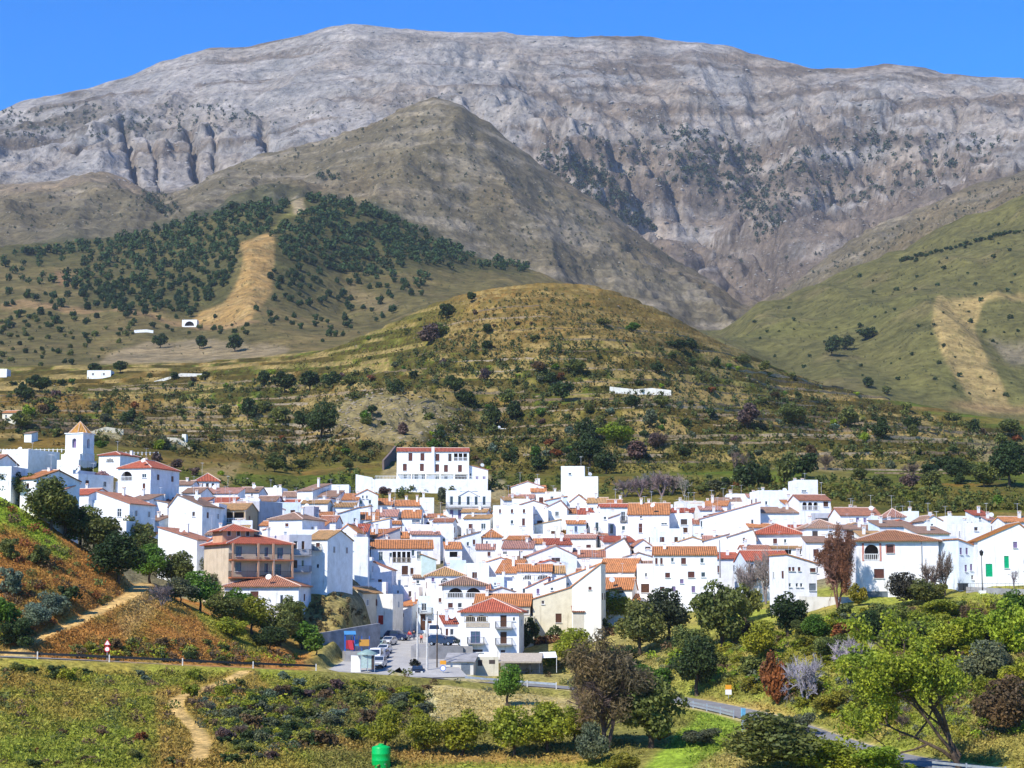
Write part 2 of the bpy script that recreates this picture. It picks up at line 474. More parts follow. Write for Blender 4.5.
ROADW = resample(world_line(ROAD), 4.0)
ROAD_M = cut_bed(ROADW, 3.6, 5.0)
STREETW = resample(world_line([(438, 678, 276), (432, 672, 281), (425, 662, 294), (418, 652, 310), (411, 642, 328), (406, 634, 345), (402, 628, 362)]), 3.0)
STREET_M = cut_bed(STREETW, 5.2, 3.0)
LOTW = resample(world_line([(352, 674, 277), (372, 664, 290), (385, 652, 306), (392, 644, 322)]), 3.0)
so_ = np.argsort(STREETW[:, 1]); LOTW[:, 2] = np.interp(LOTW[:, 1], STREETW[so_, 1], STREETW[so_, 2])
LOT_M = cut_bed(LOTW, 5.4, 2.0)
SHEDW = resample(world_line([(438, 676, 285), (470, 676.5, 288), (520, 677, 291), (548, 677.5, 291)]), 3.0)
cut_bed(SHEDW, 4.5, 3.0)
ROAD_WIDE = sstep(.02, .1, ROAD_M)
ROAD_WIDE[:-4] = np.maximum(ROAD_WIDE[:-4], ROAD_WIDE[4:])

def colrow(a):
    j = np.interp(a, AG, np.arange(NA))
    j0 = int(min(max(math.floor(j), 0), NA - 2)); f = j - j0
    return ZG[:, j0] * (1 - f) + ZG[:, j0 + 1] * f
def ground(x, y):
    return float(np.interp(y, YG, colrow(x / y)))
def hit(px, py, lift=0.0, ymin=100.0):
    """where the sight line through a picture point first meets the ground (raised by lift)"""
    a, s = ray(px, py)
    zc = colrow(a) + lift
    d = zc - s * YG
    idx = np.nonzero((d >= 0) & (YG >= ymin))[0]
    if not len(idx): return None
    i = idx[0]
    if i == 0: return Vector((a * YG[0], YG[0], zc[0] - lift))
    t = -d[i - 1] / (d[i] - d[i - 1] + 1e-12)
    y = YG[i - 1] + t * (YG[i] - YG[i - 1]) if d[i - 1] < 0 else YG[i]
    return Vector((a * y, y, float(np.interp(y, YG, zc)) - lift))
def hit_hs(pts, lift=0.0, ymin=100.0):
    out = []
    for p in pts:
        h = hit(p[0], p[1], lift, ymin)
        if h is not None: out.append(h)
    return out

# dirt tracks on the near slopes (their beds follow the ground)
TRACKS = []
TRACK_M = np.zeros_like(ZG)
for pts, half in (
    ([(8, 656), (30, 641), (62, 630), (95, 613), (120, 602), (138, 590), (146, 583)], 1.2),
    ([(246, 671), (222, 684), (186, 694), (172, 702), (178, 716), (198, 730), (204, 748), (196, 762)], .75),
):
    w = resample([v for v in hit_hs(pts)], 2.0)
    TRACK_M = np.maximum(TRACK_M, cut_bed(w, half, 1.6))
    TRACKS.append(w)

PXG, PYG = project(XX, YY, ZG)
# ------------------------------------------------------------------ ground cover colours (what grows or lies there)
def inpoly(poly, x, y):
    r = np.zeros(x.shape, bool)
    n = len(poly)
    for i in range(n):
        x1, y1 = poly[i]; x2, y2 = poly[(i + 1) % n]
        if y1 == y2: continue
        c = ((y1 > y) != (y2 > y)) & (x < (x2 - x1) * (y - y1) / (y2 - y1) + x1)
        r ^= c
    return r
wob = 5.0
wx = PX0 + fbm(XX / (YY * .012), YY / (YY * .02), 3, 101) * wob
wy = PY0 + fbm(XX / (YY * .012), YY / (YY * .02), 3, 102) * wob * .6
def zone(poly, soft=1):
    m = inpoly(poly, wx, wy).astype(float)
    return smooth1(smooth1(m, soft, 0), soft, 1)
C = np.zeros((NY, NA, 3))
def put(mask, col):
    global C
    m = np.clip(mask, 0, 1)[..., None]
    C = C * (1 - m) + np.array(col) * m
n1 = fbm(XX / 60, YY / 60, 5, 201)          # broad patches
n2 = fbm(XX / 14, YY / 14, 4, 202)
n3 = fbm(XX / 4.5, YY / 4.5, 4, 203)
n4 = fbm(XX / 260, YY / 260, 5, 204)
nz = fbm(XX / 420 + n4 * .6, ZG / 34 + n4 * 2.0, 5, 205)
one = np.ones_like(XX)
# mountain
M = sstep(3120, 3260, YY)
mount = np.array([0.405, 0.39, 0.38]) * one[..., None]
def mput(dst, mask, col):
    m = np.clip(mask, 0, 1)[..., None]
    return dst * (1 - m) + np.array(col) * m
mount = mput(mount, sstep(-0.1, 0.35, n4), (0.37, 0.335, 0.30))
right = sstep(430, 620, PX0)
mount = mput(mount, 0.45 * right * sstep(-.2, .3, fbm(XX / 180, YY / 240, 4, 211)), (0.37, 0.305, 0.24))
veg = sstep(0.02, 0.28, nz + 0.10 * right + 0.25 * sstep(110, 190, PY0) * right - 0.12 * (1 - right))
mount = mput(mount, veg * 0.85, (0.185, 0.15, 0.115))
leftband = np.exp(-((PY0 - 124) / 20) ** 2) * (1 - sstep(90, 240, PX0))
mount = mput(mount, leftband * 0.8 * sstep(-.3, .2, n4 + nz), (0.13, 0.115, 0.085))
crest = np.exp(-((PY0 - 52 - 0.02 * np.abs(PX0 - 400)) / 6) ** 2) * sstep(560, 640, PX0) * (1 - sstep(720, 780, PX0))
mount = mput(mount, 0.6 * crest, (0.2, 0.16, 0.125))
C = mount
# brown spur and the ridge on the right
brown = np.array([0.175, 0.145, 0.09]) * one[..., None]
nb = fbm(XX / 110 + n4, ZG / 22, 5, 221)
brown = mput(brown, sstep(0.02, 0.36, nb) * .7, (0.36, 0.305, 0.24))
brown = mput(brown, sstep(.4, .6, f3_) * (1 - sstep(.9, 1, f3_)) * .5 * sstep(-.1, .25, fbm(XX / 90, YY / 200, 4, 305)), (0.33, 0.28, 0.20))
brown = mput(brown, sstep(0.0, 0.4, n4) * .5, (0.21, 0.155, 0.085))
brown = mput(brown, (1 - sstep(120, 260, PX0)) * .5 * sstep(195, 215, PY0), (0.135, 0.12, 0.08))
brown = mput(brown, .55 * np.exp(-((PY0 - 181 - .05 * np.abs(PX0 - 90)) / 5) ** 2) * (1 - sstep(150, 190, PX0)), (0.4, 0.3, 0.22))
m = (sstep(2150, 2300, YY) * (1 - M))
C = C * (1 - m[..., None]) * (YY > 2200)[..., None] + brown * m[..., None]
# pine spur (left) and green spur (right)
pine = np.array([0.15, 0.135, 0.06]) * one[..., None]
pine = mput(pine, sstep(0.0, 0.35, n1 + n4 * .5) * .7, (0.24, 0.19, 0.09))
pine = mput(pine, sstep(0.1, 0.4, n2 + n1 * .4) * .35, (0.11, 0.115, 0.045))
green = np.array([0.145, 0.145, 0.06]) * one[..., None]
green = mput(green, sstep(-.05, 0.4, n4 + .4 * n1) * .6, (0.17, 0.175, 0.062))
green = mput(green, sstep(.1, 0.45, n1 - .2 * n4) * .5, (0.2, 0.17, 0.095))
gm = sstep(600, 720, PX0 + n1 * 40)[..., None]
mid = pine * (1 - gm) + green * gm
m = 1 - sstep(2150, 2300, YY)
C = C * (1 - m[..., None]) + mid * m[..., None]
FOREST = [(250, 196), (300, 190), (345, 196), (400, 220), (470, 246), (545, 274), (500, 268), (430, 262), (370, 275), (330, 268), (320, 290), (285, 300), (262, 270), (268, 236), (236, 246), (228, 300), (180, 312), (90, 306), (80, 268), (0, 258), (0, 250), (120, 234), (200, 212)]
fz = zone(FOREST, 3) * (PY0 < 330)
put(fz * .6, (0.075, 0.085, 0.035))
put(zone([(300, 196), (306, 207), (294, 212), (280, 224), (270, 236), (276, 216), (292, 204)], 2) * .8, (0.2, 0.2, 0.07))
put(zone([(292, 197), (304, 195), (306, 207), (296, 208)], 1), (0.38, 0.32, 0.22))
FIRE = [(239, 238), (271, 234), (272, 262), (269, 290), (250, 312), (196, 318), (194, 310), (222, 298), (236, 282), (243, 262)]
put(zone(FIRE, 1) * .95, (0.44, 0.295, 0.125))
put(zone(FIRE, 1) * sstep(-.1, .35, n2) * .5, (0.42, 0.33, 0.18))
put(zone(FIRE, 1) * sstep(.08, .3, n3 + .6 * n2) * .55, (0.2, 0.165, 0.07))
put(zone([(0, 306), (60, 308), (160, 316), (196, 316), (250, 312), (262, 318), (200, 322), (100, 316), (0, 311)], 1) * .8, (0.34, 0.235, 0.13))
put(zone([(88, 372), (110, 352), (150, 338), (200, 332), (248, 344), (290, 348), (284, 358), (232, 364), (180, 372)], 2) * .85, (0.33, 0.275, 0.185))
put(zone([(55, 270), (70, 269), (72, 284), (58, 286)], 2) * .7, (0.33, 0.2, 0.12))
put(zone([(345, 280), (400, 300), (385, 310), (350, 298)], 3) * .5, (0.25, 0.2, 0.12))
FIELD = [(936, 308), (958, 302), (990, 294), (1030, 288), (1030, 292), (985, 300), (975, 318), (985, 350), (1004, 384), (1014, 408), (980, 412), (968, 398), (948, 370), (930, 338)]
fld = zone(FIELD, 1)
put(fld * .97, (0.40, 0.315, 0.15))
put(fld * sstep(.08, .35, n3 + .6 * n2) * .6, (0.22, 0.2, 0.085))
put(zone([(986, 325), (1030, 330), (1030, 352), (1010, 348)], 2) * .7, (0.27, 0.24, 0.2))
put(np.exp(-((PY0 - 408) / 5) ** 2) * sstep(940, 970, PX0) * (YY > 1000) * .8, (0.31, 0.22, 0.12))
# terraced hill
D = 1 - sstep(1040, 1120, YY)
dome = np.array([0.215, 0.155, 0.058]) * one[..., None]
topz = sstep(360, 330, PY0 + n1 * 18) * sstep(400, 470, PX0)
dome = mput(dome, (1 - topz) * .55, (0.165, 0.15, 0.05))
bv = gnoise(k * 0.9173 + 0.37, XX / 42 + k * 3.13, 411); bw = gnoise(k * 1.377 + 0.11, XX / 30 - k * 1.71, 412)
dome = mput(dome, (1 - topz) * .55, (0.14, 0.17, 0.035))
dome = mput(dome, sstep(.0, .15, bv) * .85 * (1 - .75 * topz), (0.125, 0.19, 0.028))
dome = mput(dome, sstep(.12, .3, -bv) * .75, (0.28, 0.155, 0.05))
dome = mput(dome, sstep(.26, .4, bw) * .6, (0.32, 0.235, 0.12))
dome = mput(dome, sstep(.15, .3, -bw) * .7 * (1 - .5 * topz), (0.085, 0.085, 0.034))
dome = mput(dome, topz * sstep(-.35, .1, n2) * .9, (0.30, 0.15, 0.045))
dome = mput(dome, sstep(0.02, 0.28, n1 + .3 * n2 + .35 * KHASH) * .75 * (1 - topz * .7), (0.12, 0.15, 0.03))
dome = mput(dome, sstep(0.0, 0.3, -KHASH + .4 * n2) * .6, (0.25, 0.165, 0.065))
dome = mput(dome, sstep(.1, .4, n2 - .4 * n1) * .4, (0.1, 0.1, 0.04))
dome = mput(dome, zone([(330, 352), (440, 300), (470, 300), (440, 350), (400, 372), (320, 372)], 4) * .5, (0.15, 0.17, 0.035))
rb = gnoise(k * 2.3, XX / 24, 414)
dome = mput(dome, np.clip(RISER * 1.3, 0, 1) * .9 * sstep(.08, .2, rb), (0.36, 0.27, 0.15))
dome = mput(dome, np.clip(RISER * 1.3, 0, 1) * .92 * sstep(-.12, .0, -rb), (0.085, 0.07, 0.028))
dome = mput(dome, RISER * topz * .6, (0.32, 0.23, 0.11))
dome = mput(dome, TREAD * .45 * sstep(0, .3, KHASH), (0.15, 0.19, 0.03))
knm = np.exp(-((PX0 - 392) / 66) ** 2 - ((PY0 - 414) / 24) ** 2) * (YY > 480)
dome = mput(dome, sstep(0.3, .6, knm + .5 * n2) * .9, (0.32, 0.265, 0.185))
dome = mput(dome, sstep(0.25, .5, knm) * sstep(.0, .3, n3 + .5 * n2) * .5, (0.19, 0.16, 0.085))
low = sstep(430, 470, PY0) * (YY > 440)
dome = mput(dome, low * .55 * sstep(-.3, .2, n2), (0.13, 0.14, 0.035))
for poly, col in (([(92, 428), (125, 432), (118, 441), (95, 438)], (0.45, 0.4, 0.33)), ([(162, 440), (190, 441), (186, 446), (164, 445)], (0.4, 0.35, 0.28)),
                  ([(200, 470), (240, 462), (232, 484), (222, 488)], (0.36, 0.27, 0.16)), ([(385, 470), (398, 462), (398, 482), (380, 484)], (0.42, 0.34, 0.23)),
                  ([(484, 472), (506, 480), (508, 500), (490, 498)], (0.4, 0.34, 0.26)), ([(790, 455), (840, 450), (846, 470), (815, 470)], (0.33, 0.26, 0.17)),
                  ([(960, 440), (1020, 445), (1015, 462), (975, 456)], (0.3, 0.26, 0.19)), ([(0, 395), (70, 395), (160, 400), (150, 412), (0, 408)], (0.24, 0.15, 0.06)), ([(640, 388), (700, 392), (660, 402), (620, 396)], (0.3, 0.25, 0.16))):
    dome = mput(dome, zone(poly, 1) * .85, col)
C = C * (1 - D[..., None]) + dome * D[..., None]
# village floor
ytop = np.interp(AG, L[7][:, 0], L[7][:, 1])[None, :]
Vg = 1 - sstep(-26, -8, YY - ytop + n2 * 14 + 14 * sstep(680, 760, PX0))
put(Vg, (0.2, 0.18, 0.15))
put(Vg * sstep(.05, .3, n2) * .6, (0.19, 0.17, 0.09))
# near slopes
Fg = 1 - sstep(310, 325, YY)
put(Fg, (0.155, 0.15, 0.045))
leftm = 1 - sstep(300, 330, PX0)
rightm = sstep(640, 720, PX0)
above = sstep(0, 5, YY - np.interp(AG, line(ROAD)[:, 0], line(ROAD)[:, 1])[None, :])
# left meadow below the road
put(Fg * leftm * (1 - above), (0.165, 0.175, 0.036))
put(Fg * leftm * (1 - above) * sstep(-.1, .25, n2 + .3 * n1) * .7, (0.215, 0.155, 0.048))
put(Fg * leftm * (1 - above) * sstep(.1, .35, n1 - .3 * n2) * .7, (0.24, 0.135, 0.05))
put(Fg * leftm * (1 - above) * sstep(.15, .4, n3 + .3 * n2) * .55, (0.1, 0.1, 0.035))
put(zone([(0, 740), (120, 720), (150, 768), (0, 790)], 3) * Fg * .55, (0.15, 0.2, 0.03))
put(zone([(150, 690), (250, 672), (270, 690), (205, 715), (235, 768), (160, 768)], 3) * Fg * .65, (0.25, 0.15, 0.06))
# red earth hillock above it
put(Fg * leftm * above, (0.26, 0.12, 0.045))
put(Fg * leftm * above * sstep(.0, .3, n2 + .4 * n3) * .7, (0.2, 0.145, 0.05))
put(Fg * leftm * above * sstep(.12, .4, n3 - .2 * n2) * .5, (0.12, 0.1, 0.045))
put(zone([(-220, 460), (0, 492), (40, 520), (75, 556), (60, 560), (20, 530), (-220, 490)], 3) * Fg, (0.16, 0.22, 0.03))
put(zone([(120, 568), (155, 582), (170, 600), (150, 618), (125, 640), (115, 625), (135, 600)], 3) * Fg * .6, (0.3, 0.2, 0.12))
put(zone([(190, 605), (270, 640), (260, 655), (210, 632)], 3) * Fg * .7, (0.15, 0.19, 0.035))
# middle
mm = Fg * (1 - leftm) * (1 - rightm)
put(mm * (1 - above), (0.135, 0.125, 0.045))
put(zone([(425, 686), (510, 692), (575, 694), (580, 725), (430, 722)], 4) * Fg * .9, (0.31, 0.25, 0.155))
put(zone([(424, 688), (432, 700), (438, 712), (428, 716), (420, 700)], 2) * Fg * .8, (0.42, 0.38, 0.3))
put(zone([(215, 770), (300, 752), (370, 748), (420, 768), (600, 770), (600, 756), (420, 752), (330, 740), (260, 755)], 3) * Fg * .7, (0.27, 0.16, 0.07))
put(zone([(395, 764), (620, 764), (620, 790), (395, 790)], 3) * Fg * .8, (0.16, 0.19, 0.035))
put(mm * above, (0.2, 0.17, 0.08))
put(zone([(295, 600), (330, 592), (375, 618), (372, 628), (318, 640), (295, 640)], 2) * .9, (0.185, 0.145, 0.08))
put(zone([(295, 590), (380, 590), (380, 645), (295, 645)], 2) * sstep(.0, .3, n3 + .4 * n2) * .7 * (YY < 330), (0.10, 0.09, 0.035))
# right bank
put(Fg * rightm, (0.15, 0.15, 0.045))
put(Fg * rightm * sstep(-.05, .25, n2 + .2 * n3) * .65, (0.165, 0.195, 0.04))
put(Fg * rightm * sstep(.1, .4, n3 - .4 * n2) * .6, (0.23, 0.17, 0.07))
put(zone([(640, 772), (700, 712), (745, 722), (740, 745), (700, 772)], 3) * Fg, (0.14, 0.2, 0.032))
put(zone([(690, 772), (740, 735), (760, 745), (740, 772)], 3) * Fg * .7, (0.25, 0.2, 0.1))
put(zone([(960, 640), (1030, 600), (1030, 768), (975, 745)], 5) * Fg * .55, (0.24, 0.18, 0.085))
put(zone([(700, 690), (760, 695), (800, 706), (780, 716), (690, 704)], 2) * Fg * .6, (0.3, 0.2, 0.1))
# tracks, verges
put(TRACK_M * .85, (0.36, 0.245, 0.14))
put(sstep(.0, 1, ROAD_M) * .9, (0.3, 0.25, 0.18))
put(np.maximum(STREET_M, LOT_M), (0.26, 0.24, 0.21))
TONE = np.array([0.71, 0.68, 0.62]) * M[..., None]
mb_ = sstep(2150, 2300, YY) * (1 - M); TONE = TONE + np.array([0.69, 0.69, 0.62]) * mb_[..., None]
mh_ = (1 - sstep(2150, 2300, YY)) * (1 - D); TONE = TONE + np.array([0.80, 0.74, 0.60]) * mh_[..., None]
nr_ = 1 - sstep(318, 335, YY)
TONE = TONE + np.array([0.72, 0.70, 0.46]) * (D * (1 - nr_))[..., None] + np.array([1.62, 1.58, 1.02]) * nr_[..., None]
C *= TONE
str_ = fbm(XX / 520 + n4, ZG / 11 + n4 * 3, 4, 301) + .6 * fbm(XX / 28, YY / 40, 4, 302)
C *= (1 + .26 * str_ * M + .2 * (fbm(XX / 300 + n4, ZG / 7 + n4 * 3, 4, 303) + fbm(XX / 14, YY / 22, 4, 304)) * mb_)[..., None]
C *= (1 + 0.22 * n3 * (YY < 480) + 0.16 * n2)[..., None]
C = np.clip(C, 0.01, 0.8)

# ------------------------------------------------------------------ cut the sheet into its natural pieces
def sheet(name, r0, r1, c0, c1, mat, label, cat):
    r1 = min(r1, NY - 1); c1 = min(c1, NA - 1)
    nr, nc = r1 - r0 + 1, c1 - c0 + 1
    v = np.stack([XX[r0:r1 + 1, c0:c1 + 1], YY[r0:r1 + 1, c0:c1 + 1], ZG[r0:r1 + 1, c0:c1 + 1]], -1).reshape(-1, 3)
    i = (np.arange(nr - 1)[:, None] * nc + np.arange(nc - 1)[None, :]).reshape(-1)
    f = np.stack([i, i + 1, i + nc + 1, i + nc], 1)
    me = bpy.data.meshes.new(name)
    me.vertices.add(len(v)); me.vertices.foreach_set('co', v.astype(np.float32).ravel())
    me.loops.add(len(f) * 4); me.loops.foreach_set('vertex_index', f.ravel().astype(np.int32))
    me.polygons.add(len(f)); me.polygons.foreach_set('loop_start', (np.arange(len(f)) * 4).astype(np.int32))
    me.polygons.foreach_set('use_smooth', np.ones(len(f), bool))
    me.update(calc_edges=True)
    ca = me.color_attributes.new('cover', 'FLOAT_COLOR', 'POINT')
    cc = np.ones((len(v), 4), np.float32); cc[:, :3] = C[r0:r1 + 1, c0:c1 + 1].reshape(-1, 3)
    ca.data.foreach_set('color', cc.ravel())
    me.materials.append(mat)
    return tag(link(name, me), label, cat, kind='structure')
row = lambda y: int(np.searchsorted(YG, y))
cm = int(np.searchsorted(AG, (640 - 512) / F_PX))
M_MTN = mat_ground('limestone_scree', 0.06, 0.5, 1.0, 10.0, 0.012)
M_HILL = mat_ground('dry_scrub', 0.13, 0.48, 0.9, 3.5, 0.028)
M_DOME = mat_ground('terrace_grass', 0.45, 0.45, 0.8, 0.9, 0.1)
M_NEAR = mat_ground('near_grass', 1.6, 0.5, 0.8, 0.35, 0.4)
sheet('mountain', row(3150), NY, 0, NA, M_MTN, 'bare grey limestone mountain closing the valley', 'mountain')
sheet('brown_hill', row(2150), row(3150), 0, NA, M_HILL, 'brown scrubby spur below the grey mountain', 'hill')
sheet('pine_hill', row(1080), row(2150), 0, cm, M_HILL, 'olive hill with dark pines and a tan firebreak', 'hill')
sheet('green_hill', row(1080), row(2150), cm, NA, M_HILL, 'smooth green hillside with a pale mown field', 'hill')
sheet('terraced_hill', row(486), row(1080), 0, NA, M_DOME, 'rounded hill of old dry stone terraces above the village', 'hill')
sheet('village_ground', row(318), row(486), 0, NA, M_NEAR, 'bare sloping ground under the white village', 'ground')
sheet('near_slope', 0, row(318), 0, NA, M_NEAR, 'grassy banks and red earth below the village', 'ground')
mb = MB()
mb.poly([(-400, -80, 2), (400, -80, 2), (400, -2, -1.7), (-400, -2, -1.7)])
mb.poly([(-400, -2, -1.7), (400, -2, -1.7), (400, YG[0] + .5, -3.35), (-400, YG[0] + .5, -3.35)])
M_BANK = mat_plain('viewpoint_grass', (0.14, 0.14, 0.05), .95, .05, 0, .4, 1.5)
tag(mb.build('viewpoint_bank', M_BANK), 'grass bank of the opposite slope', 'ground', kind='structure')
# ------------------------------------------------------------------ building kit
M_WALL = mat_tint('lime_wash', .9, .1, 0.84, 1.03, .8, .2)
M_TILE = mat_tiles('clay_tiles')
M_RIDGE = mat_plain('ridge_mortar', (0.6, 0.45, 0.36), .9, .1)
M_GLASS = mat_plain('window_glass', (0.035, 0.045, 0.06), .12, .6, 0, .3)
M_BROWN = mat_plain('brown_shutter', (0.115, 0.045, 0.035), .6, .3)
M_WOOD = mat_plain('dark_wood_door', (0.10, 0.045, 0.025), .55, .3)
M_GREEN = mat_plain('green_door_paint', (0.0, 0.36, 0.16), .45, .4)
M_REDP = mat_plain('red_door_paint', (0.45, 0.03, 0.02), .5, .4)
M_GREYD = mat_plain('grey_garage_steel', (0.16, 0.19, 0.22), .45, .4)
M_BLUEG = mat_plain('blue_glass_door', (0.06, 0.10, 0.16), .15, .6)
M_PURPLE = mat_plain('violet_shutter', (0.20, 0.15, 0.27), .6, .3)
M_VOID = mat_plain('painted_opening_shade', (0.07, 0.055, 0.05), .9, .1)  # dark colour stands in for the shade inside openings and loggias
M_WHITEF = mat_plain('white_frame_paint', (0.75, 0.75, 0.73), .6, .2, 0, .05)
M_IRON = mat_plain('black_iron', (0.02, 0.02, 0.022), .5, .4)
M_STONE = mat_plain('terrace_stone', (0.42, 0.36, 0.28), .9, .1)
M_CONC = mat_plain('grey_concrete', (0.30, 0.29, 0.28), .9, .1, 0, .25, .8)
M_DISH = mat_plain('dish_paint', (0.55, 0.56, 0.58), .4, .4, 0, .05)
M_SOLAR = mat_plain('solar_glass', (0.01, 0.02, 0.06), .1, .7, 0, .2)
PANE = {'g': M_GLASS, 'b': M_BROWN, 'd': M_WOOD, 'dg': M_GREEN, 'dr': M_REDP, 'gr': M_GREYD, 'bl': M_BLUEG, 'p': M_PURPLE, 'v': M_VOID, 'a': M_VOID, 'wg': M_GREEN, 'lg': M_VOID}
ROOFC = {'r': (0.50, 0.135, 0.075), 'o': (0.62, 0.255, 0.10), 'b': (0.40, 0.245, 0.165), 'y': (0.56, 0.325, 0.14), 'p': (0.54, 0.275, 0.20), 'n': (0.48, 0.21, 0.125)}
WALLC = {'w': (0.86, 0.86, 0.85), 'c': (0.80, 0.72, 0.54), 't': (0.52, 0.40, 0.24), 'b': (0.66, 0.75, 0.82), 'g': (0.64, 0.76, 0.68), 's': (0.46, 0.47, 0.50), 'k': (0.62, 0.57, 0.44), 'i': (0.84, 0.80, 0.70)}  # the bluish and grey tints also put shade into white walls

def slab(mb, q, th, mat=0, uvd=None):
    """a thick sheet whose top face is q; q[0]->q[1] is the eave"""
    q = [Vector(p) for p in q]
    e = (q[1] - q[0]).normalized()
    nrm = (q[1] - q[0]).cross(q[-1] - q[0]).normalized()
    if nrm.z < 0: nrm = -nrm
    sl = nrm.cross(e)
    uv = [((p - q[0]).dot(e), (p - q[0]).dot(sl)) for p in q]
    lo = [p - nrm * th for p in q]
    mb.poly(q, mat, uv)
    mb.poly(lo[::-1], mat, uv[::-1])
    for i in range(len(q)):
        j = (i + 1) % len(q)
        mb.poly([lo[i], lo[j], q[j], q[i]], mat, [(uv[i][0], 0), (uv[j][0], 0), (uv[j][0], .1), (uv[i][0], .1)])

_wm = {}
def window_meshes(kind, w, h, sill=True):
    key = (kind, round(w, 1), round(h, 1))
    if key in _wm: return _wm[key]
    w, h = key[1], key[2]
    f = MB(); t = 0.06
    f.box(-w / 2, -w / 2 + t, -.04, .02, 0, h); f.box(w / 2 - t, w / 2, -.04, .02, 0, h)
    f.box(-w / 2 + t, w / 2 - t, -.04, .02, 0, t); f.box(-w / 2 + t, w / 2 - t, -.04, .02, h - t, h)
    if kind in ('g', 'bl') and w > .7:
        f.box(-.03, .03, -.035, .015, t, h - t)
        if h > 1.3: f.box(-w / 2 + t, w / 2 - t, -.03, .01, h * .62, h * .62 + .05)
    p = MB()
    if kind in ('b', 'd', 'p', 'wg', 'gr', 'dg', 'dr'):
        # slatted leaf
        n = max(3, int(h / .16))
        for i in range(n):
            z0 = t + (h - 2 * t) * i / n; z1 = t + (h - 2 * t) * (i + 1) / n
            p.poly([(-w / 2 + t, .0, z0), (w / 2 - t, .0, z0), (w / 2 - t, -.025, z1), (-w / 2 + t, -.025, z1)])
            p.poly([(-w / 2 + t, -.025, z1), (w / 2 - t, -.025, z1), (w / 2 - t, .0, z1), (-w / 2 + t, 0, z1)])
    else:
        p.poly([(-w / 2 + t, 0, t), (w / 2 - t, 0, t), (w / 2 - t, 0, h - t), (-w / 2 + t, 0, h - t)])
    fm = M_WHITEF if kind in ('g', 'v', 'bl') else PANE.get(kind, M_WHITEF)
    if kind == 'bl': fm = M_PURPLE
    s = None
    if h < 1.9:
        s = MB(); s.box(-w / 2 - .08, w / 2 + .08, -.26, -.02, -.07, -.003)
        s = s.mesh('sill', [M_WHITEF])
    _wm[key] = (f.mesh('window', [fm]), p.mesh('pane', [PANE[kind]]), s)
    return _wm[key]

def arch_plate(mb, x0, x1, z0, z1, n, y0, y1, mat=0, pier=None, spring=None):
    """n round arches between x0 and x1 standing on z0, wall above to z1"""
    pier = pier or (x1 - x0) * 0.06
    wv = ((x1 - x0) - pier * (n + 1)) / n
    r = wv / 2
    zs = spring if spring is not None else z1 - r - .25
    pts = [(x1, z1), (x0, z1), (x0, z0), (x0 + pier, z0)]
    for i in range(n):
        a = x0 + pier + i * (wv + pier); c = a + r
        ry = min(r, z1 - .12 - zs)
        for k_ in range(13):
            th = math.pi * (1 - k_ / 12)
            pts.append((c + r * math.cos(th), zs + ry * math.sin(th)))
        pts.append((a + wv, z0)); pts.append((a + wv + pier, z0))
    mb.prism(pts, y0, y1, mat)

_rail = {}
def rail_mesh(w, d, h=0.95, step=.16, mat=None):
    key = (round(w, 1), round(d, 1), h, step, mat.name if mat else '')
    if key not in _rail:
        m = MB()
        runs = [((-w / 2, -d), (w / 2, -d))] + ([((-w / 2, -d), (-w / 2, 0)), ((w / 2, -d), (w / 2, 0))] if d > .15 else [])
        t = .018 if mat is None else .05
        for (ax, ay), (bx, by) in runs:
            m.bar((ax, ay, h), (bx, by, h), t * 1.5); m.bar((ax, ay, .08), (bx, by, .08), t * 1.2)
            n = max(2, int(math.hypot(bx - ax, by - ay) / step))
            for i in range(n + 1):
                u = i / n
                m.bar((ax + (bx - ax) * u, ay + (by - ay) * u, 0), (ax + (bx - ax) * u, ay + (by - ay) * u, h), t)
        _rail[key] = m.mesh('railing', [mat or M_IRON])
    return _rail[key]

_ch = {}
def chimney_mesh(h, style):
    if (h, style) not in _ch:
        m = MB()
        m.box(-.24, .24, -.2, .2, -1.2, h, bottom=False)
        m.box(-.3, .3, -.26, .26, h, h + .08)
        if style:
            m.box(-.24, -.12, -.2, .2, h + .08, h + .28, 0); m.box(.12, .24, -.2, .2, h + .08, h + .28, 0)
            slab(m, [(-.34, -.28, h + .28), (.34, -.28, h + .28), (.34, .0, h + .42), (-.34, .0, h + .42)], .05, 1)
            slab(m, [(.34, .28, h + .28), (-.34, .28, h + .28), (-.34, .0, h + .42), (.34, .0, h + .42)], .05, 1)
        _ch[(h, style)] = m.mesh('chimney', [M_WHITEF, M_RIDGE])
    return _ch[(h, style)]
def _dish():
    m = MB()
    prof = [(0.02, 0), (.2, .03), (.36, .09), (.48, .18)]
    m.lathe(prof, 14); m.bar((0, 0, 0), (0, 0, .5), .02); m.bar((0, 0, -.05), (-.3, .1, -.5), .03)
    me = m.mesh('satellite_dish', [M_DISH])
    me.transform(Matrix.Rotation(R(62), 4, 'X'))
    return me
DISH = _dish()
def _antenna():
    m = MB(); m.bar((0, 0, -.5), (0, 0, 2.2), .025)
    m.bar((-.5, 0, 2.1), (.5, 0, 2.1), .015)
    for i in range(6): m.bar((-.5 + .2 * i, -.3, 2.1), (-.5 + .2 * i, .3, 2.1), .012)
    return m.mesh('antenna', [M_DISH])
ANT = _antenna()

HOUSES = []
USED = set()
def scale_at(v):
    return F_PX / (v.y * CT + v.z * ST)

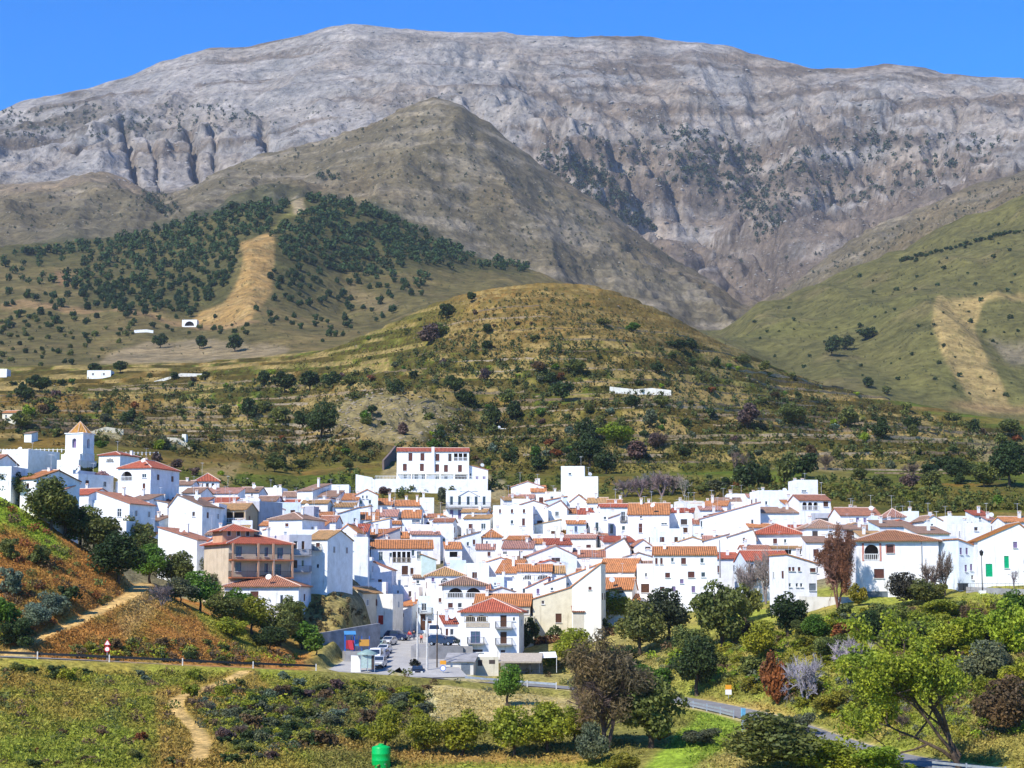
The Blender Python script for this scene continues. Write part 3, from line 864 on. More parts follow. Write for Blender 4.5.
def house(xl, xr, ye, H, roof, label, rc='o', wc='w', yaw=0.0, D=8.0, win=None, rh=None, name='house', cat='house', Y=None,
          chim=1, ov=0.3, sidewin=1, ridge=0.5, loggia=None, balc=(), dish=0, ant=None, key=None, group='white houses of the village', under=3.5, rooftint=None, parapet=0.55):
    mid = (xl + xr) / 2
    if Y is None:
        g = hit(mid, ye, H, 262.0)
    else:
        p = P(mid, ye, Y); g = Vector((p.x, p.y, p.z - H))
    sc = scale_at(g + Vector((0, 0, H)))
    ya = R(yaw)
    W = (xr - xl) / sc / max(.4, math.cos(ya))
    root = empty(name, g, ya, label, cat, group)
    root['w'] = 0; del root['w']
    hr = random.Random(int(xl * 31 + ye * 17))
    rh = rh if rh is not None else {'G': .30 * D / 2 * 1.05, 'F': .15 * W, 'H': .30 * min(W, D) / 2 * 1.1, 'P': .3 * min(W, D) / 2 * 1.3, 'L': .22 * D, 'Lr': .2 * W, 'Ll': .2 * W, 'T': 0}[roof]
    tocx = lambda px: (px - mid) / sc / max(.4, math.cos(ya))
    tocz = lambda py: H - (py - ye) / sc
    # openings ------------------------------------------------------
    ops = []
    if win is None:
        nc = max(1, round(W / 3.0)); nr = max(1, int(H / 2.9))
        for r_ in range(nr):
            for c_ in range(nc):
                if hr.random() < .15: continue
                z = H - 2.3 - 2.8 * r_ + hr.uniform(-.15, .15)
                big = hr.random() < .22
                ww = hr.choice((.7, .9, 1.0)); hh = 2.0 if big else hr.choice((.9, 1.1, 1.2))
                if z < .2: continue
                ops.append((-W / 2 + W * (c_ + .5 + hr.uniform(-.18, .18)) / nc, z - (.85 if big else 0), ww, hh, hr.choice('gbgbdg' if not big else 'ddgb')))
    else:
        for wx_, wy_, ww, hh, kd in win:
            w_, h_ = ww / sc, hh / sc
            ops.append((tocx(wx_), tocz(wy_) - h_ / 2, w_, h_, kd))
    rects = []
    for x, z, w_, h_, kd in ops:
        w_, h_ = max(.4, round(w_, 1)), max(.4, round(h_, 1))
        x = min(max(x, -W / 2 + w_ / 2 + .15), W / 2 - w_ / 2 - .15)
        z = min(max(z, .05), H - h_ - .12)
        if any(abs(x - r0[0]) < (w_ + r0[2]) / 2 + .08 and z < r0[1] + r0[3] + .1 and r0[1] < z + h_ + .1 for r0 in rects): continue
        rects.append((x, z, w_, h_, kd))
    lg = []
    for l in (loggia or ()):
        a, b_, zt, zb, n = tocx(l[0]), tocx(l[1]), tocz(l[2]), tocz(l[3]), l[4]
        zt = min(zt, H - .1); a = max(a, -W / 2 + .2); b_ = min(b_, W / 2 - .2)
        lg.append((a, b_, zb, zt, n, l[5] if len(l) > 5 else None))
        rects = [r0 for r0 in rects if not (a < r0[0] < b_ and zb - .3 < r0[1] + r0[3] / 2 < zt + .3)]
    cut = [(x - w_ / 2, x + w_ / 2, z, z + h_, .16) for x, z, w_, h_, kd in rects] + [(a, b_, zb, zt, 1.8) for a, b_, zb, zt, n, s in lg]
    # walls ---------------------------------------------------------
    wl = MB()
    xs = sorted({-W / 2, W / 2, *[round(c[0], 4) for c in cut], *[round(c[1], 4) for c in cut]})
    zs = sorted({-under, H, *[round(c[2], 4) for c in cut], *[round(c[3], 4) for c in cut]})
    for i in range(len(xs) - 1):
        for j in range(len(zs) - 1):
            cx, cz = (xs[i] + xs[i + 1]) / 2, (zs[j] + zs[j + 1]) / 2
            if any(c[0] < cx < c[1] and c[2] < cz < c[3] for c in cut): continue
            wl.poly([(xs[i], 0, zs[j]), (xs[i + 1], 0, zs[j]), (xs[i + 1], 0, zs[j + 1]), (xs[i], 0, zs[j + 1])])
    for a, b_, z0, z1, dp in cut:
        wl.poly([(a, 0, z0), (a, 0, z1), (a, dp, z1), (a, dp, z0)]); wl.poly([(b_, 0, z0), (b_, dp, z0), (b_, dp, z1), (b_, 0, z1)])
        wl.poly([(a, 0, z0), (a, dp, z0), (b_, dp, z0), (b_, 0, z0)]); wl.poly([(a, 0, z1), (b_, 0, z1), (b_, dp, z1), (a, dp, z1)])
        if dp < 1: wl.poly([(a, dp, z0), (b_, dp, z0), (b_, dp, z1), (a, dp, z1)])
    hl = H + (rh if roof == 'Ll' else 0); hrt = H + (rh if roof == 'Lr' else 0); hb = H + (rh if roof == 'L' else 0)
    if roof == 'T': hl = hrt = hb = H
    wl.poly([(W / 2, 0, -under), (W / 2, D, -under), (W / 2, D, max(hb, hrt)), (W / 2, 0, hrt)])
    wl.poly([(-W / 2, D, -under), (-W / 2, 0, -under), (-W / 2, 0, hl), (-W / 2, D, max(hb, hl))])
    wl.poly([(W / 2, D, -under), (-W / 2, D, -under), (-W / 2, D, max(hb, hl)), (W / 2, D, max(hb, hrt))])
    if roof == 'Ll': wl.poly([(-W / 2, 0, H), (W / 2, 0, H), (-W / 2, 0, hl)])
    if roof == 'Lr': wl.poly([(-W / 2, 0, H), (W / 2, 0, H), (W / 2, 0, hrt)])
    if roof == 'G':
        wl.poly([(W / 2, 0, H), (W / 2, D, H), (W / 2, D / 2, H + rh)]); wl.poly([(-W / 2, D, H), (-W / 2, 0, H), (-W / 2, D / 2, H + rh)])
    rx = -W / 2 + W * ridge
    if roof == 'F':
        wl.poly([(-W / 2, 0, H), (W / 2, 0, H), (rx, 0, H + rh)]); wl.poly([(W / 2, D, H), (-W / 2, D, H), (rx, D, H + rh)])
    if roof == 'T':
        t = .25; ph_ = parapet
        for (a, b_, c_, d_) in ((-W / 2, W / 2, 0, t), (-W / 2, W / 2, D - t, D), (-W / 2, -W / 2 + t, t, D - t), (W / 2 - t, W / 2, t, D - t)):
            wl.box(a, b_, c_, d_, H, H + ph_, bottom=False)
    wcol = WALLC[wc] if isinstance(wc, str) else wc
    wallo = wl.build('wall', M_WALL, root, color=tuple(c * hr.uniform(.96, 1.0) for c in wcol))
    # roof ----------------------------------------------------------
    rf = MB(); th = .16; x0, x1 = -W / 2 - ov, W / 2 + ov; up = th
    gx = ov * .55
    def Z(z): return z + up
    if roof == 'G':
        k_ = rh / (D / 2); ze = H - ov * k_
        slab(rf, [(-W / 2 - gx, -ov, Z(ze)), (W / 2 + gx, -ov, Z(ze)), (W / 2 + gx, D / 2, Z(H + rh)), (-W / 2 - gx, D / 2, Z(H + rh))], th)
        slab(rf, [(W / 2 + gx, D + ov, Z(ze)), (-W / 2 - gx, D + ov, Z(ze)), (-W / 2 - gx, D / 2, Z(H + rh)), (W / 2 + gx, D / 2, Z(H + rh))], th)
        rf.bar((-W / 2 - gx, D / 2, Z(H + rh)), (W / 2 + gx, D / 2, Z(H + rh)), .12, 1, 6)
    elif roof == 'F':
        kl = rh / max(.1, rx + W / 2); kr = rh / max(.1, W / 2 - rx)
        slab(rf, [(-W / 2 - ov, D + gx, Z(H - ov * kl)), (-W / 2 - ov, -gx, Z(H - ov * kl)), (rx, -gx, Z(H + rh)), (rx, D + gx, Z(H + rh))], th)
        slab(rf, [(W / 2 + ov, -gx, Z(H - ov * kr)), (W / 2 + ov, D + gx, Z(H - ov * kr)), (rx, D + gx, Z(H + rh)), (rx, -gx, Z(H + rh))], th)
        rf.bar((rx, -gx, Z(H + rh)), (rx, D + gx, Z(H + rh)), .12, 1, 6)
    elif roof in ('H', 'P'):
        m_ = min(W, D) / 2; k_ = rh / m_; ze = Z(H - ov * k_ * .0)
        a = max(0.0, W / 2 - m_) if roof == 'H' else 0.0
        b_ = max(0.0, D / 2 - m_) if roof == 'H' else 0.0
        A, B_, C_, D_ = (x0, -ov, ze), (x1, -ov, ze), (x1, D + ov, ze), (x0, D + ov, ze)
        if a >= b_: r0, r1 = (-a, D / 2, ze + rh), (a, D / 2, ze + rh)
        else: r0, r1 = (0, D / 2 - b_, ze + rh), (0, D / 2 + b_, ze + rh)
        def face(q):
            q = [Vector(p) for p in q]
            if (q[-1] - q[-2]).length < 1e-4: q = q[:-1]
            e = (q[1] - q[0]).normalized(); nn = (q[1] - q[0]).cross(q[-1] - q[0]).normalized(); sl = nn.cross(e)
            rf.poly(q, 0, [((p - q[0]).dot(e), (p - q[0]).dot(sl)) for p in q])
        if a >= b_:
            face([A, B_, r1, r0]); face([B_, C_, r1]); face([C_, D_, r0, r1]); face([D_, A, r0])
        else:
            face([A, B_, r0]); face([B_, C_, r1, r0]); face([C_, D_, r1]); face([D_, A, r0, r1])
        rf.box(x0, x1, -ov, D + ov, ze - th, ze - .002, 0, top=False)
        for c_ in (A, B_, C_, D_):
            tgt = r0 if (Vector(c_) - Vector(r0)).length < (Vector(c_) - Vector(r1)).length + 1e-6 else r1
            rf.bar(c_, tgt, .11, 1, 6)
        if (Vector(r0) - Vector(r1)).length > .1: rf.bar(r0, r1, .12, 1, 6)
    elif roof == 'L':
        k_ = rh / D
        slab(rf, [(-W / 2 - gx, -ov, Z(H - ov * k_)), (W / 2 + gx, -ov, Z(H - ov * k_)), (W / 2 + gx, D + gx, Z(H + rh + gx * k_)), (-W / 2 - gx, D + gx, Z(H + rh + gx * k_))], th)
    elif roof == 'Lr':
        k_ = rh / W
        slab(rf, [(-W / 2 - ov, D + gx, Z(H - ov * k_)), (-W / 2 - ov, -gx, Z(H - ov * k_)), (W / 2 + gx, -gx, Z(H + rh + gx * k_)), (W / 2 + gx, D + gx, Z(H + rh + gx * k_))], th)
    elif roof == 'Ll':
        k_ = rh / W
        slab(rf, [(W / 2 + ov, -gx, Z(H - ov * k_)), (W / 2 + ov, D + gx, Z(H - ov * k_)), (-W / 2 - gx, D + gx, Z(H + rh + gx * k_)), (-W / 2 - gx, -gx, Z(H + rh + gx * k_))], th)
    if roof == 'T':
        rf.poly([(-W / 2 + .25, .25, H + .01), (W / 2 - .25, .25, H + .01), (W / 2 - .25, D - .25, H + .01), (-W / 2 + .25, D - .25, H + .01)])
        roofo = rf.build('terrace_floor', M_STONE, root)
        ztop = H
    else:
        rcol = rooftint or ROOFC[rc]
        v_ = hr.uniform(.85, 1.15)
        roofo = rf.build('roof', [M_TILE, M_RIDGE], root, color=tuple(c * v_ for c in rcol))
        ztop = H + rh
    for i in range(chim):
        cxx = hr.uniform(-.38, .38) * W; cyy = hr.uniform(.3, .8) * D
        link('chimney', chimney_mesh(.35 if hr.random() < .5 else .7, hr.random() < .6), roofo, (cxx, cyy, ztop + .1 if roof != 'T' else H + .4))
    for i in range(dish + (hr.random() < .14)):
        link('satellite_dish', DISH, roofo, (hr.uniform(-.3, .3) * W, .4 + .3 * i, ztop * .5 + H * .5 + .6), hr.uniform(-.5, .5))
    if ant if ant is not None else hr.random() < .7:
        link('antenna', ANT, roofo, (hr.uniform(-.4, .4) * W, hr.uniform(.3, .7) * D, ztop + .4), hr.uniform(0, 3))
    # windows and doors ---------------------------------------------
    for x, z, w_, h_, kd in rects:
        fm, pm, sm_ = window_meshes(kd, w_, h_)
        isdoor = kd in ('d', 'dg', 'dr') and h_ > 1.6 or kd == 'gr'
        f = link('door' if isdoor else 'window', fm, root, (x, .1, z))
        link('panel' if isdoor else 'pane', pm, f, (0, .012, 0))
        if sm_: link('sill', sm_, f)
        if win is None and kd in 'dgb' and h_ > 1.7 and z > 2.2 and hr.random() < .6:
            bm_ = MB(); bm_.box(-.8, .8, -.7, -.003, -.12, 0); bo = bm_.build('balcony', M_CONC, root, (x, 0, z)); link('railing', rail_mesh(1.5, .66), bo)
    if sidewin:
        side = -1 if yaw > 3 else 1
        n = hr.choice((0, 1, 1, 2)) if sidewin == 1 else sidewin
        for i in range(n):
            fm, pm, sm_ = window_meshes(hr.choice('gb'), .8, 1.1)
            yy = D * (.25 + .5 * (i / max(1, n - 1) if n > 1 else hr.random())); zz = H - 2.2
            f = link('window', fm, root, (side * (W / 2 + .035), yy, zz), side * math.pi / 2)
            link('pane', pm, f, (0, -.0, 0))
    for a, b_, zb, zt, n, st in lg:
        m = MB(); m.poly([(a, 1.8, zb), (b_, 1.8, zb), (b_, 1.8, zt), (a, 1.8, zt)]); m.build('inner_wall', M_VOID, root)  # loggia back painted dark in place of the shade there
        m = MB()
        if n > 0: arch_plate(m, a, b_, zb, zt + .02, n, -.02, .22, 0)
        else:
            m.box(a, b_, -.02, .2, zt - .12, zt, 0)
            for i in range(-n + 1):
                cxp = a + (b_ - a) * i / max(1, -n); m.box(max(a, cxp - .12), min(b_, cxp + .12), -.02, .2, zb, zt - .12, 0)
        m.build('arcade', M_WALL, root, color=wcol)
        if st != 'open':
            mat = {'white': M_WHITEF, 'tan': M_STONE}.get(st, M_WHITEF)
            link('balustrade', rail_mesh(b_ - a - .1, .1, .9, .28, mat), root, ((a + b_) / 2, .08, zb))
    for bx, by, bw in balc:
        z = tocz(by); w_ = bw / sc
        m = MB(); m.box(-w_ / 2, w_ / 2, -1.0, .0, -.14, 0)
        bo = m.build('balcony', M_CONC if wc != 'c' else M_STONE, root, (tocx(bx), -.004, z))
        link('railing', rail_mesh(w_ - .1, .95), bo, (0, -.0, 0))
    root['_'] = 1; del root['_']
    HOUSES.append(dict(o=root, x=g.x, y=g.y, z=g.z, W=W, D=D, H=H, px=mid, py=ye, key=key, yaw=ya, sc=sc))
    return root

def sub(root_info, name, mb, mats, color=None, parent=None, smooth=False):
    return mb.build(name, mats, parent or root_info, color=color, smooth=smooth)
# ------------------------------------------------------------------ the village, house by house: (left, right, eave row, wall height, roof)
h = house
V = 'white houses of the village'
# --- far left, round the church
h(0, 30, 452, 5.2, 'T', 'white flat roofed house with pink lower terrace at the upper left end of the village', yaw=-24, D=11, win=[(8, 462, 9, 9, 'v'), (15, 466, 8, 7, 'b')], chim=1, key='flat house left of the church')
h(-32, -4, 462, 5, 'G', 'white house beyond the pink terrace at the village edge', rc='n', yaw=-10)
h(-10, 12, 470, 4, 'T', 'low white wall house in front of the pink terrace', yaw=-10, D=6, win=[])
h(19, 38, 479, 5, 'G', 'white house with an orange roof and a shaded curved gable below the flat house', rc='o', yaw=-32, D=9, win=[(28, 486, 3, 5, 'b')], key='curved gable house')
h(52, 74, 471, 4.5, 'T', 'white flat topped house below the church steps', yaw=-22, D=8, win=[(60, 478, 2.5, 4, 'g')], parapet=.2)
h(72, 79, 474.5, 5, 'T', 'narrow white block with a shaded flank between the church and the palm', yaw=-38, D=9, win=[], chim=0, parapet=.15)
h(34, 60, 492, 4.5, 'L', 'low house with a long pinkish red roof behind the olive trees', rc='p', yaw=-12, D=7, key='pink roof above the olives')
h(66, 90, 495, 5, 'G', 'white house with a low red roof and an arched shaded window', rc='r', yaw=-25, D=8, win=[(76, 501, 5, 7, 'v')], key='arched window house')
h(88, 117, 503, 5, 'T', 'shaded white house wedged in front of the slanted white wall', wc='b', yaw=-28, D=6, win=[(100, 511, 3, 5, 'g')], chim=0)  # shade painted in as a bluish wall tint
h(95, 131, 504, 7.5, 'Ll', 'tall white wall with a slanting top and one barred window', rc='n', rh=2.3, yaw=-20, D=9, win=[(120, 513, 5, 8, 'g'), (108, 520, 3, 4, 'b')], key='slanted white wall')
h(117, 152, 468.5, 9, 'H', 'tall white manor with a red hipped roof and arched loggia right of the church', rc='r', yaw=-18, D=12, rh=1.9,
  win=[(145, 476, 5, 4, 'g'), (145, 486, 3, 5, 'b'), (123, 492, 3, 4, 'g')], loggia=[(119.5, 133, 470, 481, 1)], key='red hipped manor', sidewin=2)
h(115, 140, 484, 4.5, 'T', 'white annex in front of the red hipped manor', yaw=-14, D=6, win=[(123, 496, 4, 3, 'v'), (128, 494, 2, 5, 'b')], chim=0)
h(128, 150, 500, 5, 'L', 'white house with a little brown roof under the manor', rc='b', yaw=-16, D=6, win=[(146, 512, 4, 6, 'g')])
h(150, 168, 503, 5.5, 'Ll', 'white house with a thin grey brown slanting roof below the manor', rc='b', yaw=-12, D=6, win=[(163, 516, 2, 4, 'b')], chim=1)
h(98, 121, 455.5, 4.2, 'H', 'red roofed white house with arched shaded porch behind the church', rc='r', yaw=-20, D=8, loggia=[(105, 115, 457, 463, 1)], win=[], key='red roof behind the church')
h(140, 160, 521, 4.5, 'L', 'small shaded house with brown roof above the big olive tree', rc='b', yaw=-15, D=5, wc='b')
h(128, 150, 538, 4, 'L', 'low shed house with a bright orange roof among the olive trees', rc='o', yaw=-10, D=5, chim=0, win=[])
h(104, 127, 524, 5.5, 'T', 'white wall house left of the orange shed roof', yaw=-15, D=6, win=[(112, 530, 3, 4, 'g')])
h(168, 203, 506, 9, 'F', 'big blank white gable house with two satellite dishes', rc='b', rh=2.1, ridge=.25, yaw=-12, D=11, win=[(194, 514, 3, 5, 'v')], dish=2, key='blank white gable', sidewin=2)
h(203, 219, 508, 8.5, 'T', 'narrow white house with a rounded white balcony and a brown door', yaw=-4, D=7, win=[(210, 527, 4, 11, 'd')], parapet=.9, key='rounded balcony house')
h(157, 198, 540, 7.5, 'Ll', 'long white house with a sloping wall top above the near olive trees', rc='n', rh=2.2, yaw=-16, D=8, win=[(184, 552, 3, 4, 'g'), (170, 556, 3, 4, 'b')], dish=1, key='long white house')
h(198, 217, 548, 6, 'L', 'narrow white house with a tiled canopy and a brown window', rc='n', yaw=-5, D=5, win=[(212, 554, 4, 7, 'b')])
h(212, 232, 566, 4.5, 'T', 'low white garden house with a lilac coping beside the beige flats', yaw=0, D=5, win=[(224, 575, 3, 5, 'd')], chim=0, parapet=.2)
# --- upper left rows
h(196, 219, 481.5, 3.6, 'P', 'round white belvedere with arched windows and a red pointed roof', rc='r', yaw=8, D=5, rh=1.9, win=[(202, 485.5, 3, 5, 'v'), (207.5, 485.5, 3, 5, 'v'), (213, 485.5, 3, 5, 'v')], chim=0, sidewin=0, key='belvedere')
h(170, 192, 485, 4, 'G', 'white house with a stained top wall left of the belvedere', rc='b', yaw=-8, D=6)
h(182, 201, 493, 4, 'G', 'small house with a dull brown roof below the belvedere', rc='b', yaw=-10)
h(200, 238, 493.5, 4, 'L', 'long low house with a red roof under the belvedere', rc='p', yaw=-5, D=7, key='long red roof')
h(211, 234, 503, 4, 'G', 'white house with a red roof below the long red roof', rc='r', yaw=-6)
h(238, 259, 492.5, 4.5, 'G', 'white house with a brown roof and two small windows right of the belvedere', rc='b', yaw=-6, win=[(244, 495, 2, 2.5, 'g'), (252, 495, 2, 3, 'g')])
h(210, 246, 510, 7.5, 'G', 'ochre roofed house with a brick terrace and stone balustrade', rc='y', wc='t', yaw=-8, D=9, win=[], loggia=[(211, 245, 511.5, 523, -3, 'white')], key='ochre terrace house')
h(246, 260, 504, 8, 'T', 'block with its shade painted grey blue beside the ochre roof', wc='s', yaw=-28, D=8, win=[], chim=0)  # grey wall colour carries the shade on this block
h(256, 276, 501.5, 4.5, 'G', 'white house with a brown roof and three small windows', rc='b', yaw=-6, win=[(262, 506, 2.5, 4, 'g'), (267, 506, 2.5, 4, 'g'), (272, 506, 2, 4, 'b')])
h(278, 298, 504, 4.2, 'L', 'white house with a short bright red roof', rc='r', yaw=0, D=5, win=[(288, 508, 3, 4, 'p')])
h(297, 313, 491, 6.5, 'L', 'upright white house with a thin brown roof on the top row', rc='b', yaw=-22, D=9, win=[], key='upright top row house')
h(262, 282, 490, 4, 'T', 'small flat house on the top row with a white chimney', yaw=-6, D=6)
h(282, 298, 497, 4, 'G', 'little brown roofed house left of the upright house', rc='b')
h(323, 349, 485, 6, 'T', 'broad white flat block on the top row with three tiny windows', yaw=2, D=8, win=[(334, 493, 1.5, 2.5, 'g'), (339, 493.5, 1.5, 2.5, 'g'), (344, 493, 1.5, 2.5, 'b')], chim=0, parapet=.1, key='flat block')
h(318, 337, 497, 5, 'L', 'white house with a thin dusty roof under the flat block', rc='b', yaw=-6, win=[(325, 503, 3, 4, 'g')])
h(314, 330, 505, 5, 'Lr', 'white house with a sloping tile edge below the flat block', rc='p', rh=1.4, yaw=-10, D=7)
h(356, 378, 495, 6.5, 'F', 'white gabled house with pairs of small windows and a red rail', rc='o', rh=1.2, yaw=6, win=[(361, 502, 2.5, 4, 'g'), (370, 502, 2.5, 4, 'g'), (363, 493.5, 2, 3, 'g'), (367, 493.5, 2, 3, 'g')], key='red rail gable')
h(342, 358, 500, 5, 'L', 'white house with an orange roof between the flat block and the gable', rc='o', yaw=0, win=[(350, 505, 3, 4, 'b')])
h(378, 392, 505, 4.5, 'L', 'white house with a small orange roof under the hotel rock', rc='o', yaw=4)
h(304, 314, 509, 7, 'T', 'slim tower block with its shade painted violet grey', wc='s', yaw=-6, D=5, win=[], chim=0)  # tower in shade, imitated by a grey wall tint
h(268, 303, 520, 8.5, 'H', 'white house with a dark brown hipped roof above the beige flats', rc='b', yaw=-22, D=9, win=[(287, 525, 4, 3, 'b')], key='dark brown hip', rh=1.4)
h(254, 270, 519, 5, 'L', 'white house with a small blue awning left of the dark hipped roof', rc='n', yaw=-4, wc='b')
h(263, 290, 530, 6, 'Lr', 'blank white wall house behind the beige flats', rc='n', rh=1.5, yaw=-6, D=6, win=[(270, 538, 4, 5, 'b')])
h(334, 360, 515, 5.5, 'Lr', 'pale blue house with a tiled lean roof and one window', rc='b', wc='b', rh=1.6, yaw=6, D=8, win=[(355, 520, 3, 4, 'g'), (339, 519, 3, 4, 'g')], key='pale blue house')
h(360, 379, 519.5, 4.5, 'L', 'white house with a bright orange roof right of the pale blue house', rc='o', yaw=4, win=[(368, 524, 2.5, 3, 'g')])
h(374, 397, 516.5, 4.5, 'L', 'white house with a weathered pinkish roof below the hotel rock', rc='p', win=[(393, 521, 3, 4, 'p')])
h(318, 336, 522, 4.5, 'G', 'white house with a red brown roof left of the pale blue house', rc='n', yaw=-4)
h(300, 320, 530, 4.5, 'L', 'white house with an orange roof behind the shaded balcony house', rc='o', yaw=-8)
h(338, 357, 532, 5.5, 'F', 'white gabled house with a grey terrace left of the red roof pair', rc='o', rh=1.4, yaw=-6, win=[(345, 534, 3, 4, 'g')], key='grey terrace gable')
h(349, 367, 532, 5, 'L', 'white house with a dusty red roof beside the gabled house', rc='r', yaw=0, wc='s')
h(367, 388, 537, 5, 'L', 'white house with a deep orange roof and a blue tarpaulin beside it', rc='o', yaw=0, win=[(372, 541, 3, 5, 'v')])
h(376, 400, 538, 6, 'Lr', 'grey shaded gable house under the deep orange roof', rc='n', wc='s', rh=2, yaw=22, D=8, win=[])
h(320, 340, 540, 6.5, 'T', 'white house with a red cloth at its window', yaw=-6, D=7, win=[(335, 555, 5, 5, 'dr'), (340, 551, 3, 3, 'g'), (326, 552, 3, 4, 'g')], key='red cloth house')
h(339, 368, 540, 7, 'T', 'broad white house with tiny windows above the striped roof', yaw=2, D=7, win=[(343, 551, 3, 3, 'g'), (352, 549, 2, 3, 'g')])
h(306, 328, 539.5, 9, 'G', 'tall narrow house with an ochre roof and little white balcony', rc='y', yaw=-20, D=10, sidewin=2, win=[(318, 545, 4, 4, 'b'), (318, 566, 3, 4, 'g')], key='ochre roof tall house', balc=[(318, 550, 9)])
h(328, 366, 574, 5.5, 'G', Y=352, label='long white house with a striped orange and brown roof', rc='n', yaw=-4, D=7, win=[(340, 582, 3, 7, 'g')], key='striped roof house')
h(356, 372, 560, 5, 'T', 'white house with a small tiled terrace canopy', yaw=0, D=5, win=[(362, 565, 3, 4, 'g')])
h(366, 392, 570, 5.5, 'Ll', Y=356, label='white wall house sloping down beside the turquoise awning', rc='n', rh=2.0, yaw=-4, D=6, win=[(380, 581, 4, 3, 'b')])
h(364, 386, 585, 4.5, 'T', Y=347, label='low white house with a pink garage door', yaw=0, D=6, win=[(374, 590, 4, 5, 'g'), (371, 580, 5, 8, 'dr')])
h(362, 393, 595, 5.2, 'T', Y=338, label='cream house with a red front door at the top of the street', wc='i', yaw=-10, D=8, win=[(381, 620, 5, 9, 'dr'), (374, 605, 3.5, 5, 'g')], chim=0, parapet=.2, key='cream house')
h(341, 363, 593, 4.2, 'F', Y=334, label='small tan stone gable left of the cream house', rc='y', wc='k', rh=1.0, yaw=-24, D=7, win=[(355, 598, 2.5, 3, 'v')], chim=0)
h(395, 412, 606, 6.2, 'L', Y=348, label='white house with an orange roof and a shaded right wall at the street corner', rc='o', yaw=-28, D=8, rh=1.6, win=[(403, 615, 2, 4, 'g')], key='street corner house', sidewin=2)
h(391, 404, 586, 8, 'T', Y=357, label='plain white house behind the street corner house', yaw=-4, D=6, win=[(398, 592, 2, 3, 'g')], parapet=.15)
h(404, 419, 590, 8, 'T', Y=353, label='white house with a dim doorway above the street', yaw=-4, D=6, win=[(410, 594, 3, 6, 'v')])
h(418, 435, 599, 7.6, 'T', Y=346, label='shaded white house with dark doorways and an iron balcony on the street', wc='b', yaw=-8, D=7, win=[(424, 607, 5, 7, 'g'), (423, 622, 5, 16, 'd'), (430, 623, 4, 8, 'd')], balc=[(426, 613, 14)], key='street balcony house')  # street front's shade is put into its bluish wall colour
h(434, 448, 592, 7, 'T', Y=336, label='white house squeezed left of the twin arch loggia', yaw=-2, D=6, win=[(440, 600, 3, 4, 'b')])
h(413, 429, 578, 5.5, 'L', 'white house with a dark brown roof above the street', rc='b', yaw=0, win=[(418, 582, 3, 3, 'g'), (418, 594, 3, 4, 'b')])
h(428, 465, 576, 6, 'H', 'white house with a weathered ochre roof and one dark arch', rc='y', yaw=6, D=9, rh=1.6, win=[(433, 579.5, 2.5, 4, 'p')], loggia=[(440.5, 449, 577, 585, 1)], key='ochre hipped house')
# --- middle
h(371, 433, 548.5, 8, 'G', 'long white mansion with a wide tiled roof and central balcony', rc='o', yaw=4, D=10, rh=1.7, win=[(381, 556, 4, 9, 'g'), (391, 557, 3, 9, 'g'), (413, 553, 3, 6, 'g'), (419, 555, 4, 8, 'g'), (405, 570, 6, 9, 'd'), (412, 571, 3, 6, 'd')],
  loggia=[(392, 411, 551, 562.5, -4, 'tan')], key='long mansion')
h(422, 436, 560, 6, 'Ll', 'pale green end wall right of the long mansion', rc='y', wc='g', rh=1.0, yaw=10, D=6, win=[], chim=0)
h(399, 420, 538, 5, 'G', 'house with an orange roof and ochre wall above the long mansion', rc='o', wc='t', yaw=4, win=[])
h(395, 420, 506, 4.5, 'L', 'white house with a wide orange roof right under the hotel terrace', rc='o', yaw=2, D=7, key='roof under the terrace')
h(402, 421, 518, 5, 'L', 'white house with a steep orange roof over a grey doorway', rc='o', yaw=2, rh=2, win=[(416, 521, 8, 3, 'gr')])
h(420, 434, 498, 6, 'T', 'blank white block with a chimney left of the pediment house', yaw=4, D=6, win=[], chim=1, parapet=.1, key='blank block')
h(424, 435, 517.5, 3.6, 'L', 'tiny house with a dark red roof below the blank block', rc='n', D=4)
h(437, 447, 517.5, 3.6, 'L', 'tiny house with an orange roof left of the pediment house', rc='o', D=4)
h(386, 404, 512, 4.5, 'T', 'white terrace house left of the steep orange roof', yaw=2, D=6)
h(405, 432, 527, 5, 'T', 'white house with a row of tiny terrace pots', yaw=0, D=7, win=[(411, 533, 3, 3, 'g'), (424, 533, 3, 4, 'b')])
h(432, 454, 529, 6.5, 'T', 'plain white house with a red clay terrace edge', yaw=4, D=7, win=[(444, 540, 3, 4, 'g')], parapet=.7, key='clay edge house')
h(445, 462, 549, 6, 'L', 'white house with an orange porch roof over a dark opening', rc='o', rh=1.5, yaw=4, win=[], loggia=[(449, 458, 551, 557, -1, 'open')], key='orange porch')
h(450, 466, 563, 5.5, 'T', 'white house with a grey tiled edge below the orange porch', wc='b', yaw=2, D=6)
h(460, 481, 537.5, 6.5, 'Lr', 'white house with a slanting tile edge and little windows', rc='b', rh=1.2, yaw=10, D=7, win=[(468, 544, 2.5, 4, 'g'), (474, 542, 2.5, 5, 'b')])
h(483, 502, 537.5, 6, 'P', 'white house with a small pointed orange roof', rc='o', rh=1.7, yaw=4, D=6, win=[(492, 545, 2, 6, 'g'), (487, 543, 2, 4, 'g')], key='pointed roof house')
h(476, 495, 549.5, 6, 'L', 'white house with a thin pink roof below the pointed roof', rc='p', D=5, win=[(489, 554, 3, 4, 'b')])
h(502, 533, 548.5, 6, 'L', 'white house with a broad grey pink roof and arched window', rc='p', yaw=-4, D=7, win=[(521, 554, 4, 6, 'v'), (505, 553, 4, 3, 'g')], key='arched window row house')
h(533, 562, 543.5, 4.5, 'G', 'white house with a red orange roof below the orange tree', rc='o', yaw=-3, D=6)
